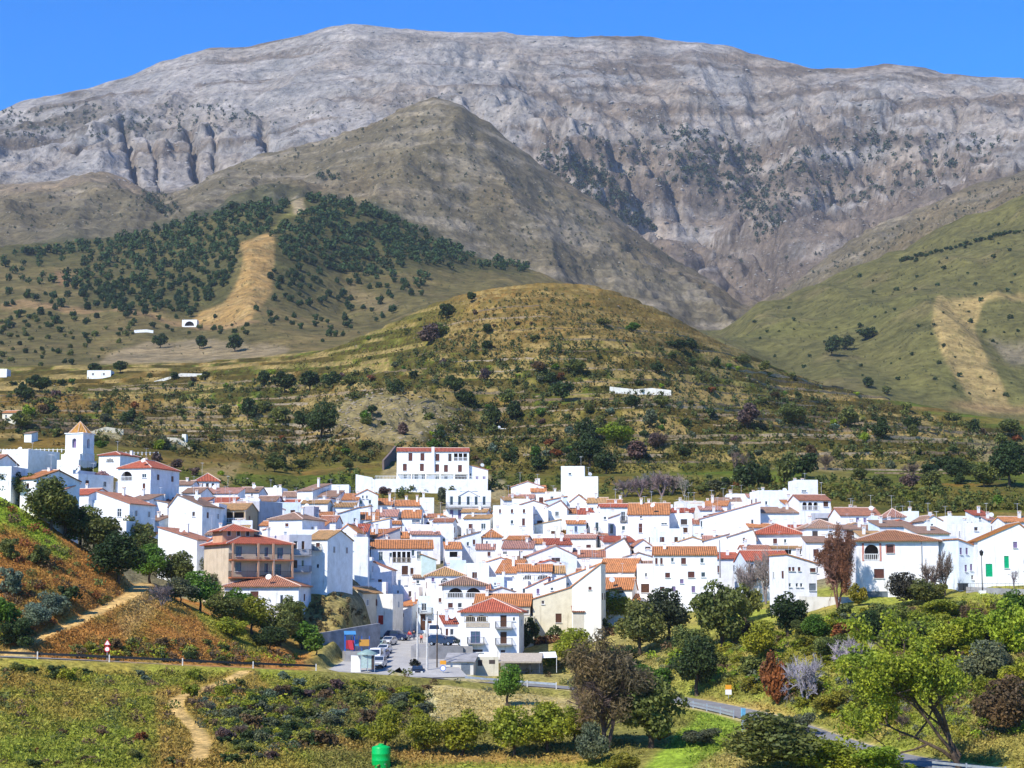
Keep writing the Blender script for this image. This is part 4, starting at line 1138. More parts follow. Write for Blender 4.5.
h(529, 577, 556, 6, 'F', 'wide white gabled house with a pinkish roof', rc='p', rh=1.9, ridge=.55, yaw=6, D=9, win=[(556, 560, 9, 5, 'v'), (542, 563, 6, 5, 'v')], key='wide gable')
h(518, 536, 562, 5, 'L', 'white house with a worn roof left of the wide gable', rc='b', D=5)
h(496, 519, 573, 5.5, 'L', 'white house with a big faded orange roof beside the twin arches', rc='o', yaw=-8, D=9, rh=2.4, win=[(513, 578, 3, 4, 'g')], key='faded orange roof')
h(517, 552, 571.5, 6, 'G', 'white house with an orange roof over twin dark arches', rc='o', yaw=-2, D=8, win=[], loggia=[(521, 551, 573, 580, 2)], key='twin arch house')
h(551, 565, 573, 5, 'G', 'white house with a short orange roof right of the twin arches', rc='y', yaw=0)
h(488, 504, 578, 7, 'T', 'blue grey shaded house below the faded orange roof', wc='b', yaw=-18, D=6, win=[(495, 584, 2, 3, 'g')], parapet=.2, key='blue grey house')
h(466, 489, 566, 5.5, 'T', 'white house with a stepped parapet above the loggia house', yaw=2, D=7)
h(504, 528, 584, 5.5, 'T', 'low white house with a plain terrace right of the blue grey house', yaw=-4, D=6, win=[(512, 590, 3, 4, 'g'), (524, 591, 3, 5, 'g')])
h(526, 548, 588, 5.5, 'Lr', 'white house with a tile edged sloping wall and magenta flowers', rc='n', rh=1.8, yaw=-6, D=6, win=[(538, 590, 3, 5, 'p')])
h(545, 566, 584, 6, 'Lr', 'white house with a curved tile edge behind the beige barn', rc='o', rh=1.3, yaw=-6, D=7, win=[(552, 589, 3, 3, 'g')])
# --- upper centre and right of it
h(493, 533, 508, 9, 'T', 'tall plain white house with a red brown coping and six small windows', yaw=-4, D=9, win=[(512, 511, 2.5, 4, 'b'), (524, 511, 2.5, 4, 'b'), (512, 522, 3, 4, 'g'), (523.5, 522, 3, 7, 'b'), (523.5, 531.5, 3, 4, 'g'), (500, 511, 2, 4, 'b')], key='coping house', rooftint=None)
h(511, 544, 487, 4.5, 'F', 'white gabled house with chimneys on the top row right of the hotel', rc='p', rh=1.3, yaw=-6, D=8, win=[(537, 486, 3, 3, 'p')], chim=2, key='chimney gable')
h(531, 546, 492, 4, 'L', 'little house with a steep orange roof below the chimney gable', rc='o', rh=1.8, D=6)
h(508, 534, 498.5, 4, 'G', 'white house with a long pinkish red roof above the coping house', rc='p', yaw=-4, D=6)
h(533, 548, 512, 6.5, 'T', 'white house right of the coping house with a brown gate', yaw=-4, D=6, win=[(539, 525, 7, 9, 'd')], key='brown gate house')
h(545, 567, 508, 6.5, 'F', 'white gabled house with one dark window and a pinkish roof', rc='p', rh=1.6, ridge=.7, yaw=-6, D=8, win=[(557, 514, 3.5, 4.5, 'g'), (548, 528, 3, 6, 'v')], key='one window gable')
h(561, 584.5, 466.5, 10, 'T', 'tallest blank white block standing against the hillside', yaw=-3, D=9, win=[(570, 474, 3, 2, 'g')], chim=0, parapet=.1, key='blank white block', name='apartment_block', cat='building')
h(584.8, 598, 476.8, 8, 'T', 'lower blank white block joined to the tallest block', yaw=-3, D=9, win=[], chim=0, parapet=.1)
h(545, 562, 494, 4.5, 'T', 'cream white house at the foot of the tall blank block', wc='i', yaw=-2, D=6, win=[(552, 498, 3, 3, 'g')])
h(570, 587, 501.5, 4.5, 'F', 'white house with a brown orange gable roof under the blank block', rc='o', rh=1.5, yaw=-8)
h(587, 607, 503, 4.5, 'G', 'white house with a faded orange roof right of the blank block', rc='y', yaw=-6)
h(607, 622, 505, 4.5, 'G', 'white house with an orange roof on the top row by the big orange roof', rc='o', yaw=-4)
h(566, 577, 513.5, 4.5, 'L', 'slim house with an orange roof above the orange tree', rc='o', D=5, wc='b', win=[(571, 517, 2, 3, 'v')])
h(578, 590, 514.5, 4.5, 'L', 'slim white house with a red orange roof right of its twin', rc='r', D=5)
h(567, 586, 524, 6, 'L', 'pale blue white house with a small orange awning roof', rc='o', wc='b', D=6, rh=.9, win=[(576, 529, 3, 6, 'bl')])
h(590, 608, 515.5, 7.5, 'T', 'white house with a tall barred balcony door', yaw=-3, D=7, win=[(597, 527, 3.5, 9, 'g'), (605, 518, 3, 3, 'g')], balc=[(597, 532, 6)], key='barred door house')
h(606, 620, 519, 5, 'Lr', 'white house with a small brown sloping roof left of the big orange roof', rc='b', rh=1.0, D=6)
h(628, 669, 514.5, 8.5, 'G', 'large white house with the widest bright orange roof', rc='o', yaw=-6, D=12, rh=2.4, win=[(640.5, 528, 3.5, 9, 'b'), (641, 517, 2, 3, 'v'), (664, 524, 6, 1.8, 'g')], key='widest orange roof', chim=2)
h(616, 633, 524.5, 6, 'T', 'white house with one dark window over a grey garage door', yaw=-4, D=6, win=[(623.5, 528, 3.5, 4.5, 'g'), (623, 537.5, 11, 4.5, 'gr')], chim=0, parapet=.15, key='garage house')
h(668, 680, 514, 7.5, 'T', 'white house end right of the widest orange roof', yaw=-4, D=8, win=[], parapet=.1)
h(678, 692, 516, 7, 'T', 'white house with dim stacked balconies', yaw=-2, D=6, win=[(684, 522, 7, 6, 'v'), (685, 530, 5, 5, 'd'), (682, 539, 5, 4, 'v')], key='stacked balconies')
h(650, 673, 507, 4, 'T', 'white roof terrace house with several white chimneys', yaw=-2, D=6, chim=3)
h(691, 717, 507.5, 4.5, 'G', 'white house with a long faded orange roof at the top of the row', rc='y', yaw=-4, D=6, chim=2)
h(679, 692, 506, 4, 'T', 'tiny white house with a bright blue window', D=5, win=[(686, 506.5, 3, 3, 'p')])
h(700, 760, 519, 7.5, 'Lr', 'huge blank white wall with a long slanting top', rc='p', rh=3.2, yaw=-6, D=9, win=[(700.5, 524, 2, 6, 'g'), (752, 516, 2.5, 5, 'g'), (702, 537, 3, 7, 'g')], key='huge slanting wall', chim=0)
h(727, 757, 495.5, 6, 'T', 'white flat house on the top row with a stair hut', yaw=-3, D=8, win=[], parapet=.4, chim=1, key='stair hut house')
h(748, 757, 497.5, 6, 'L', 'small stair hut house with a pinkish tiled roof on the top row', rc='p', D=4, win=[(752, 501, 3, 3, 'g')])
h(606, 630, 548, 6.5, 'F', 'plain white gabled house above the orange roofed barns', rc='b', rh=1.8, ridge=.75, yaw=-6, D=9, win=[], key='plain gable')
h(634, 652, 546, 5.5, 'F', 'white gabled house left of the plant wall', rc='n', rh=1.2, yaw=4, win=[(648, 548, 6, 3, 'v')])
h(652, 690, 545, 4.5, 'T', 'low white house with plants along its terrace wall', yaw=0, D=6, win=[(684, 548, 8, 3, 'v')])
h(692, 706, 540, 5, 'T', 'white house with a mossy terrace left of the grey pole', D=6)
h(573, 606, 557, 4, 'L', 'low house with a brown and orange roof under the garden wall', rc='n', D=6, yaw=-3, win=[])
h(562, 602, 578, 6, 'Lr', 'white house with a long tile edge rising to the right', rc='o', rh=2.6, yaw=-8, D=8, win=[(568, 584, 2, 3, 'g'), (586, 572, 2, 4, 'g')], key='rising tile edge')
h(598, 634, 572, 7, 'G', 'cream house with a vivid orange roof above the barns', rc='o', wc='i', yaw=-14, D=11, rh=2.3, win=[(603, 578, 3, 4, 'g'), (620, 576, 3, 3, 'v')], key='vivid orange roof')
h(572, 601, 586, 9, 'Lr', 'tall cream barn with a tile edge rising to the vivid roof', rc='o', wc='i', rh=3.6, yaw=-8, D=8, win=[(590, 587, 3, 3, 'b')], key='cream barn')
h(603, 632, 589.5, 6, 'G', 'cream house with an orange roof above the yellow green trees', rc='o', wc='i', yaw=-10, D=8, rh=1.9, win=[(607, 594, 4, 4, 'b'), (620, 592, 8, 3, 'v')], key='orange roof above the trees')
h(614, 640, 600, 4, 'L', 'low orange roof strip before the block of flats', rc='o', wc='i', D=4, rh=.9, win=[(625, 603, 3, 2, 'b')])
h(573, 584, 612, 5, 'L', 'small lean house with a red roof right of the beige barn', rc='n', wc='k', D=5, rh=.8, win=[])
# --- right side
h(758, 800, 493, 7, 'T', 'stepped white house climbing left of the arched loggia', yaw=6, D=8, win=[(766, 503, 2.5, 4, 'g'), (778, 518, 3, 3, 'g'), (790, 523, 5, 1.5, 'g'), (790, 513, 3, 2, 'v')], chim=2, key='stepped house', balc=[(790, 523, 8)])
h(796, 818, 484, 7, 'T', 'topmost white house with stepped parapets above the arched loggia', yaw=6, D=7, win=[(804, 491, 5, 2, 'g')], chim=2, parapet=.9, key='topmost house')
h(799, 831, 500.5, 8, 'G', 'white house with a tiled roof over three white arches', rc='n', yaw=8, D=8, rh=1.2, win=[(826, 504, 5, 5, 'd')], loggia=[(801, 819, 501, 510.5, 3)], key='three arch house')
h(760, 800, 513, 6.5, 'L', 'white house with a grey tiled lean roof below the stepped house', rc='b', yaw=3, D=6, win=[(772, 525, 3, 3, 'g')])
h(806, 842, 528.5, 7, 'H', 'white house with dark arches and a worn brown roof', rc='b', yaw=4, D=9, rh=1.6, win=[(815, 534, 6, 6, 'v')], loggia=[(827, 841, 529.5, 537.5, 2)], key='dark arches')
h(812, 838, 516, 5, 'T', 'shaded house with a dark porch above the dark arches', wc='s', yaw=4, D=5, win=[(822, 520, 14, 4, 'v')])
h(840, 881, 515.5, 6, 'G', 'white house with solar panels on a dull red roof', rc='n', yaw=6, D=8, rh=1.5, win=[(857.5, 520, 3, 5, 'p'), (865, 520, 3, 5, 'p')], key='solar panel house')
h(843, 880, 529.5, 6, 'L', 'long low house with a dark gallery and golden windows', rc='b', wc='s', yaw=4, D=5, rh=.9, win=[(853, 533, 13, 5, 'd')], loggia=[(862, 879, 531, 537, -3, 'open')])
h(888, 905, 517.5, 6.5, 'P', 'small white chapel with pink corners and a red pointed roof', rc='p', yaw=6, D=5, rh=1.6, win=[(896, 527, 5, 10, 'a')], name='chapel', cat='chapel', key='pink cornered chapel', chim=0)
h(905, 919, 514, 6, 'T', 'white house with a tall chimney right of the chapel', yaw=4, D=6, win=[(914, 524, 3, 4, 'g'), (919, 525, 3, 4, 'b')])
h(924, 943, 521, 5.5, 'F', 'white rounded house behind the brown hipped house', rc='b', rh=1.0, yaw=6, win=[(932, 525, 3, 2, 'g')])
h(918, 950, 534, 6, 'L', 'white house with a dusty brown roof right of the chapel', rc='b', yaw=8, D=7, rh=1.4, win=[], key='dusty brown roof')
h(946, 966, 519, 6, 'T', 'white house with two chimneys in the back row', yaw=8, D=7, chim=2)
h(963, 989, 524, 6.5, 'T', 'white house with a dark square outline behind the green door house', yaw=6, D=7, win=[(976, 529, 4, 4, 'v')], parapet=.2, key='dark outline house')
h(974, 991, 515.5, 5, 'L', 'little white house with a red roof at the back right', rc='r', yaw=6, D=5, win=[(980, 518.5, 2.5, 3, 'g')])
h(988, 997, 520.5, 4.5, 'L', 'tiny white house with a pink roof edge beside the red roof', rc='p', yaw=4, D=4)
h(1004, 1030, 522, 5, 'G', 'white house behind the green door house gable', rc='o', yaw=8, D=6)
h(1040, 1075, 530, 6, 'G', 'white house past the end of the village row', rc='n', yaw=8, D=8)
h(728, 756, 537, 8, 'F', 'tall white house with a grey brown roof edge and a grey drainpipe', rc='b', rh=1.4, ridge=.9, yaw=-5, D=9, win=[(744, 536, 3, 4, 'v')], key='drainpipe house')
h(704, 729, 541, 7.5, 'Lr', 'white house wall with a roof edge sloping down to the left', rc='b', rh=1.2, yaw=-5, D=8, win=[], chim=0)
h(752, 802, 534.5, 7, 'H', 'white house with a broad red hipped roof', rc='r', yaw=-6, D=10, rh=2.0, win=[(775, 541, 4, 5, 'b'), (785, 541, 3, 4, 'g')], key='broad red hip', ov=.5)
h(770, 809, 548.5, 5, 'L', 'low porch house with dark openings and a thin ochre roof', rc='y', yaw=0, D=5, rh=.5, win=[(771, 552, 4, 4, 'dr'), (799, 552, 5, 5, 'v')], loggia=[(779, 792, 549, 554, -1, 'open')])
h(746, 791, 561, 6.5, 'G', 'pale blue white house with a red roof behind the bare trees', rc='r', wc='b', yaw=6, D=9, rh=1.7, win=[(772, 567, 4, 7, 'g'), (778, 567, 3, 7, 'bl'), (752, 566, 3, 4, 'g'), (754, 580, 4, 5, 'b')], key='pale blue red roof')
h(787, 817, 563.5, 7.5, 'Ll', 'white house with an orange slanting roof and a row of four small windows', rc='o', yaw=10, D=9, rh=1.3, win=[(789, 569, 1.5, 4, 'b'), (793, 569, 1.5, 4, 'b'), (799, 569, 1.5, 4, 'b'), (788, 585, 2.5, 4, 'g'), (792, 585, 2.5, 4, 'g'), (796.5, 585, 2.5, 4, 'g'), (801, 585, 2.5, 4, 'g'), (813, 587, 7, 7, 'gr'), (813, 570, 6, 4, 'b')], key='four window house')
# --- block of flats
bf = h(654, 717, 555, 9.5, 'G', 'white block of flats with rows of brown windows above the dark trees', rc='o', yaw=-3, D=9, rh=1.4, chim=1, name='apartment_block', cat='apartment block', key='block of flats', sidewin=0,
  win=[(672.5, 560, 3, 4, 'g'), (683.5, 561, 5, 6, 'b'), (702, 560.5, 3.5, 5, 'g'), (667.5, 575, 5, 5, 'b'), (691, 574.5, 6.5, 6, 'b'), (703, 574.5, 4.5, 5, 'g'), (681.5, 581, 3.5, 4.5, 'p'), (662, 588.5, 5, 4.5, 'b'), (673.5, 588.5, 3.5, 5, 'p'), (693, 589, 3.5, 6, 'p'), (656.5, 561, 1.5, 6, 'b'), (661.5, 561, 1.5, 6, 'b')])
h(637, 654.5, 569, 7, 'T', 'white terrace wing with a tan balustrade joined to the flats', yaw=-3, D=8, win=[(646, 575, 2, 4, 'g'), (645, 588, 8, 9, 'd')], parapet=.9, chim=0)
h(637, 653, 561, 5.5, 'L', 'small house with a dull pink roof behind the terrace wing', rc='p', D=5, Y=372, win=[(646, 564, 5, 3, 'v')])
# ------------------------------------------------------------------ landmark buildings
# church: tower, belfry arches, tiled spire, nave
a_, s__ = ray(80, 434.5); g = Vector((a_ * 420, 420, ground(a_ * 420, 420)))
sc = scale_at(g + Vector((0, 0, 8)))
ch = empty('church', g, R(-20), 'white church tower with an orange tiled spire and arched belfry openings', 'church')
tw = 19.0 / sc / .94
m = MB(); zb = 14 - (446 - 434.5) / sc * -1
zt = s__ * 420 - g.z; zl = zt - 29.5 / sc
xs = [-tw / 2, -tw * .2, tw * .0, tw / 2]
def tower_face(mb, ax):
    a0, a1, z0, z1 = -.55, .55, zt - 3.1, zt - 1.0
    f = lambda u, z, d=0.0: {0: (u, -tw / 2 + d, z), 1: (tw / 2 - d, u, z), 2: (-u, tw / 2 - d, z), 3: (-tw / 2 + d, -u, z)}[ax]
    hw = tw / 2
    for (x0, x1, za, zb_) in ((-hw, a0, -3, zt), (a1, hw, -3, zt), (a0, a1, -3, z0)):
        mb.poly([f(x0, za), f(x1, za), f(x1, zb_), f(x0, zb_)])
    arc = [(a1 * math.cos(math.pi * i / 10), z1 - .55 + .55 * math.sin(math.pi * i / 10) + .0) for i in range(11)]
    mb.poly([f(a0, z1 - .55)] + [f(a0, zt), f(a1, zt)] + [f(u, z) for u, z in arc][:-1])
    ring = [(a0, z0), (a1, z0)] + arc
    for p, q in zip(ring, ring[1:] + ring[:1]):
        mb.poly([f(*p), f(*q), f(q[0], q[1], .5), f(p[0], p[1], .5)])
    return [f(u, z, .5) for u, z in ring]
mo = MB()
for ax in range(4):
    mo.poly(tower_face(m, ax))
m.box(-tw / 2 - .12, tw / 2 + .12, -tw / 2 - .12, tw / 2 + .12, zt - 4.4, zt - 4.2, 0)
m.box(-tw / 2 - .2, tw / 2 + .2, -tw / 2 - .2, tw / 2 + .2, zt, zt + .2, 0)
tower = m.build('tower', M_WALL, ch, color=WALLC['w'])
mo.build('belfry_opening', M_PURPLE, tower)
m = MB(); n = 8; rr = tw * .60; apex = zt + (434.5 - 421) / sc
for i in range(n):
    t0, t1 = 2 * math.pi * (i + .5) / n, 2 * math.pi * (i + 1.5) / n
    A, B_ = Vector((rr * math.cos(t0), rr * math.sin(t0), zt + .2)), Vector((rr * math.cos(t1), rr * math.sin(t1), zt + .2))
    m.poly([A, B_, (0, 0, apex)], 0, [(0, 0), ((B_ - A).length, 0), ((B_ - A).length / 2, apex - zt)])
    m.bar(A, (0, 0, apex), .09, 1, 5, .04)
m.poly([(rr * math.cos(2 * math.pi * (i + .5) / n), rr * math.sin(2 * math.pi * (i + .5) / n), zt + .2) for i in range(n)][::-1], 0)
spire = m.build('spire', [M_TILE, M_RIDGE], ch, color=(0.66, 0.33, 0.085))
m = MB(); m.bar((0, 0, apex - .2), (0, 0, apex + 1.3), .05); m.bar((-.35, 0, apex + .9), (.35, 0, apex + .9), .05)
m.build('cross', M_IRON, spire)
m = MB(); bw = 28 / sc
m.box(-bw * .52, bw * .38, -tw / 2 - 1.6, tw / 2 + 1, -4, zl + .7)
m.box(-bw * .44, bw * .34, -tw / 2 - .8, tw / 2 + .5, zl + .7, zl + 2.0)
m.build('tower_base', M_WALL, ch, color=(0.78, 0.77, 0.73))
m = MB(); m.box(-bw * .7, bw * .8, tw / 2 + 2.2, tw / 2 + 12, -5, zl - 1.0)
m.build('nave', M_WALL, ch, color=WALLC['w'])
HOUSES.append(dict(o=ch, x=g.x, y=g.y, z=g.z, W=12, D=14, H=14, px=82, py=446, key='church', yaw=0, sc=sc))

# hotel above the village with its long white terrace wall
hb = [(x, 465.3 if x < 466 else 467, 3.6, 7, 'b') for x in (405, 422, 437, 446, 459.8)]
ht = house(397, 469, 451.5, 9.3, 'G', 'three storey white hotel with brown shutters standing above the village', rc='r', yaw=2, D=11, rh=1.2, name='hotel', cat='hotel', chim=0, sidewin=0, ant=False, key='hotel',
  win=[(422.5, 457, 4, 7.5, 'b'), (437.5, 457.5, 4, 7, 'b'), (410.5, 457, 4, 8, 'b'), (450, 457.5, 3.5, 8, 'v'), (405, 467.5, 4, 7, 'b'), (422, 467.5, 4, 7.5, 'b'), (437.3, 468, 4, 7.5, 'b'), (446, 468.5, 4, 7, 'b'), (460, 468.5, 4, 7, 'b'),
       (405.5, 476.5, 3, 4, 'g'), (411.5, 477, 3, 5, 'g'), (416.5, 477, 4, 5, 'g'), (423.7, 477, 4, 5, 'g'), (438, 477.5, 5, 4, 'g'), (446, 477.5, 4, 4, 'g')],
  loggia=[(453.5, 467.5, 452.8, 461, -3, 'white'), (454.5, 467, 474.5, 480, -1, 'open')])
info = HOUSES[-1]; hs_, hW = info['sc'], info['W']
zz = lambda py: info['H'] - (py - 451.5) / hs_
m = MB(); m.box(-hW / 2, hW / 2, -1.6, -.002, zz(473.3) - .2, zz(473.3)); 
for i in range(6): m.box(-hW / 2 + (hW - .3) * i / 5, -hW / 2 + (hW - .3) * i / 5 + .3, -1.58, -1.3, zz(481.5), zz(473.3) - .2)
m.build('gallery', M_WALL, ht, color=WALLC['i'])
m = MB(); m.box(-.35, .35, -.5, -.003, zz(481), zz(447)); m.build('chimney_stack', M_WALL, ht, color=WALLC['w'])
m = MB()
m.prism([(-hW / 2 - 5.4, zz(497)), (hW / 2 + 4.6, zz(497)), (hW / 2 + 4.6, zz(481)), (-hW / 2 - 5.4, zz(481))], -6, -5.5)
m.box(-hW / 2 - 5.4, hW / 2 + 4.6, -5.5, 0.6, zz(497), zz(482), bottom=False)
m.prism([(-hW / 2 - 10, zz(494)), (-hW / 2 - 5.4, zz(494)), (-hW / 2 - 5.4, zz(481.5)), (-hW / 2 - 6, zz(479)), (-hW / 2 - 10, zz(476))], -5.8, -5.4)
tw_ = m.build('terrace_wall', M_WALL, None, color=WALLC['w'])
tw_.location = ht.location; tw_.rotation_euler = ht.rotation_euler
tag(tw_, 'long white retaining wall carrying the hotel terrace', 'terrace wall', kind='thing')
rl = link('balustrade', rail_mesh(hW + 9.6, .1, .85, .35, M_WHITEF), tw_, (-.4, -5.7, zz(481)))
house(469, 488, 470, 4.5, 'Ll', 'white annex with a sloping top joined to the right of the hotel', rc='n', rh=1.2, yaw=2, D=7, win=[(477, 477.5, 3, 3.5, 'p'), (484, 478, 3, 3, 'p'), (470.5, 476, 2, 5, 'g')], chim=0)

# pediment house below the hotel
pd_ = house(446, 491, 491.5, 9.5, 'T', 'white mansion with five tall windows and a pediment below the hotel', yaw=2, D=9, name='mansion', cat='mansion', chim=0, parapet=.25, sidewin=0, ant=False, key='pediment mansion',
  win=[(x, 500.8, 3.2, 8.5, 'g') for x in (451.7, 459.7, 468.3, 476.3, 484.2)] + [(451.7, 514, 3, 8, 'p'), (459.7, 514, 3, 8, 'p'), (468.3, 514, 3, 8, 'g'), (486, 512.5, 4, 6, 'g'), (479, 521, 4, 6, 'bl')])
info = HOUSES[-1]; s2, W2 = info['sc'], info['W']
z2 = lambda py: info['H'] - (py - 491.5) / s2
m = MB(); m.prism([(-9 / s2, z2(491)), (9 / s2, z2(491)), (0, z2(488.2))], -.12, .25)
m.bar((-11 / s2, -.1, z2(496)), (0, -.1, z2(490)), .12); m.bar((0, -.1, z2(490)), (11 / s2, -.1, z2(496)), .12)
m.build('pediment', M_WALL, pd_, color=WALLC['w'])
m = MB(); m.box(-W2 / 2 - .1, W2 / 2 + .1, -1.1, -.003, z2(508.5), z2(507)); bo = m.build('balcony', M_CONC, pd_)
link('railing', rail_mesh(W2 - .1, 1.0), bo, (0, -.05, z2(507)))

# beige flats with red roofs and balconies
bg = house(231, 289, 544.5, 11.5, 'H', 'beige block of flats with terracotta balconies and a red hipped roof', rc='r', wc=(0.60, 0.50, 0.38), yaw=28, D=12, rh=1.9, name='apartment_block', cat='apartment block', chim=1, ov=.6, key='beige flats', sidewin=0,
  win=[(240.5, 551.5, 6, 10, 'bl'), (279, 553, 6, 11, 'bl'), (240, 567, 6, 9, 'bl'), (277.5, 569.5, 6, 11, 'bl'), (258, 552, 4, 9, 'bl'), (258, 568, 4, 9, 'bl'), (266, 552, 4, 9, 'bl'), (266, 568, 4, 9, 'bl')])
info = HOUSES[-1]; s3, W3 = info['sc'], info['W']
z3 = lambda py: info['H'] - (py - 544.5) / s3
x3 = lambda px: (px - 260) / s3 / math.cos(R(28))
for py in (559.5, 577):
    m = MB(); m.box(-W3 / 2, W3 / 2, -1.5, -.004, z3(py) - .22, z3(py)); bo = m.build('balcony', mat_plain('terracotta_edge', (0.42, 0.15, 0.07), .8, .1), bg)
    link('railing', rail_mesh(W3 - .1, 1.4), bo, (0, 0, z3(py)))
    for px in (232.5, 256, 270, 288):
        m = MB(); m.box(-.14, .14, -1.45, -1.15, z3(py), z3(py) + 2.55); m.build('balcony_post', M_WALL, bg, (x3(px), 0, 0), color=(0.52, 0.31, 0.20))
m = MB()
m.box(-2.7, 2.7, 3.2, 8, z3(543), z3(531)); m.build('turret', M_WALL, bg, (x3(246), 0, 0), color=(0.62, 0.36, 0.22))
for i in range(3):
    fm, pm, sm_ = window_meshes('v', .7, .9); f = link('window', fm, bg, (x3(246) - 1.6 + 1.6 * i, 3.16, z3(536))); link('pane', pm, f)
m = MB(); ze = z3(531)
q = [(-3.4, 2.5, ze), (3.4, 2.5, ze), (3.4, 8.7, ze), (-3.4, 8.7, ze)]
for i in range(4):
    A, B_ = Vector(q[i]), Vector(q[(i + 1) % 4]); m.poly([A, B_, (0, 5.6, ze + 1.3)], 0, [(0, 0), ((B_ - A).length, 0), ((B_ - A).length / 2, 3)])
    m.bar(A, (0, 5.6, ze + 1.3), .1, 1, 5)
m.poly(q[::-1], 0)
m.build('turret_roof', [M_TILE, M_RIDGE], bg, (x3(246), 0, 0), color=ROOFC['r'])
house(208, 231, 541, 10, 'F', 'white gable end beside the beige flats catching full sun', rc='r', rh=2.1, ridge=.8, yaw=-4, D=10, win=[(213, 578, 4, 8, 'd')], sidewin=0, key='sunlit gable')
# flats with shade put into a grey wall colour, dark balconies
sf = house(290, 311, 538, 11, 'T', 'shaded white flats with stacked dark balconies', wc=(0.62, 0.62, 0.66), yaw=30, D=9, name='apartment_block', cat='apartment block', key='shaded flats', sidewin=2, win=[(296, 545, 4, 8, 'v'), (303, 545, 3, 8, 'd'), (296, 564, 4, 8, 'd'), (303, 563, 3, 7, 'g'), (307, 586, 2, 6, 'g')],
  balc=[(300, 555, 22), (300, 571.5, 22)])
# near left house with the brown tiled hip
house(224, 299, 587, 5.2, 'H', 'white house with a wide brown tiled hip roof in front of the beige flats', rc='n', yaw=-4, D=10, rh=1.9, ov=.5, chim=2, win=[(229.5, 594.5, 8, 6, 'b'), (254.5, 594.5, 8, 6, 'b'), (282, 600, 3, 10, 'g')], key='wide brown hip', Y=306)
# loggia house with two wide arches
house(444, 486, 585.5, 8.2, 'H', Y=326, label='white loggia house with two wide arches under a brown hipped roof', rc='b', yaw=4, D=9, rh=1.5, ov=.6, chim=0, win=[(450.5, 605, 4.5, 5, 'b'), (460, 605, 4, 5, 'g'), (474, 605, 4, 5, 'b')], loggia=[(445.5, 483.5, 586.5, 598, 2)], key='loggia house')
# house at the road with the red roof
fh = house(460.5, 519, 612.6, 8.2, 'H', 'white roadside house with a bright red roof, twin arches and iron balconies', rc='r', yaw=-5, D=9.5, rh=2.1, ov=.5, chim=0, key='roadside red roof house', Y=300, ant=False,
  win=[(475.5, 637, 9.5, 11.5, 'bl'), (503.5, 621, 6.5, 11.5, 'd'), (503.5, 637.5, 6.5, 11.5, 'd'), (514, 619, 1.8, 4, 'g'), (503, 651, 5, 3, 'v'), (476, 650.5, 14, 3, 'v')],
  loggia=[(464, 488, 613.5, 622, 2, 'tan')], balc=[(504, 627.5, 17), (504, 644, 17), (476, 643, 17)])
info = HOUSES[-1]; s4, W4 = info['sc'], info['W']
z4 = lambda py: info['H'] - (py - 612.6) / s4
m = MB(); m.box(-9.8 / s4 * 1.0, 14.2 / s4, -.06, -.003, z4(627.3), z4(622.5)); m.build('tile_apron', M_STONE, fh, (-14.3 / s4, 0, 0))
house(474, 530, 606, 6.5, 'G', 'cream house with an ochre orange roof right behind the red roadside house', rc='o', wc='k', yaw=-4, D=9, rh=1.9, win=[(527, 612, 6, 4, 'v')], Y=318)
house(444, 458, 624, 5, 'L', 'small annex with a bright orange roof left of the red roadside house', rc='r', yaw=10, D=5, rh=1.2, Y=309, win=[(452, 632, 4, 6, 'g'), (447, 632, 2, 7, 'b')])
# beige barn
house(533, 573, 599, 7.0, 'Lr', 'big beige rendered barn with a tile edge slanting up to the right', rc='o', wc=(0.70, 0.63, 0.46), yaw=-4, D=9, rh=2.0, chim=0, ant=False, win=[(543, 602.5, 3, 3.5, 'v'), (558.5, 618, 6, 9, 'd')], key='beige barn', Y=318, cat='barn', name='barn', sidewin=0)
m = MB()
house(519, 534, 620, 3.5, 'T', 'low stone yard wall house between the barn and the red roadside house', wc='k', yaw=-3, D=4, win=[], chim=0, Y=314, ant=False)
# brown hipped house at the right
bh = house(856.5, 938, 541.5, 9.6, 'H', 'large white house with a brown hipped roof, pink edged arch and garage', rc='b', rooftint=(0.36, 0.165, 0.08), yaw=-2, D=11, rh=1.75, ov=.55, chim=0, key='brown hipped house', Y=290, ant=False,
  win=[(890, 549, 7, 8, 'b'), (878.5, 573.5, 10, 9, 'b'), (876, 596, 22, 10, 'gr')], loggia=[(863.5, 879.5, 543, 560, 1)])
info = HOUSES[-1]; s5 = info['sc']
z5 = lambda py: info['H'] - (py - 541.5) / s5
x5 = lambda px: (px - 897.25) / s5
M_PINK = mat_plain('pink_brick_edging', (0.50, 0.22, 0.17), .85, .1)
m = MB()
m.box(x5(862), x5(864), -.05, -.003, z5(561), z5(543)); m.box(x5(879.3), x5(881.3), -.05, -.003, z5(561), z5(543)); m.box(x5(864), x5(879.3), -.05, -.003, z5(543.2), z5(542.4))
m.build('arch_edging', M_PINK, bh)
m = MB()
m.box(x5(885.5), x5(886.5), -.045, -.003, z5(553.5), z5(544.5)); m.box(x5(893.7), x5(894.7), -.045, -.003, z5(553.5), z5(544.5)); m.box(x5(886.5), x5(893.7), -.045, -.003, z5(544.9), z5(544.2))
m.build('window_edging', M_PINK, bh)
m = MB(); m.bar((x5(921), -.12, z5(600)), (x5(921), -.12, z5(541.5)), .06); m.build('drainpipe', M_CONC, bh)
m = MB(); m.box(x5(857), x5(880), -2.2, -.9, -2.5, z5(601.5)); m.build('forecourt_wall', M_CONC, bh)
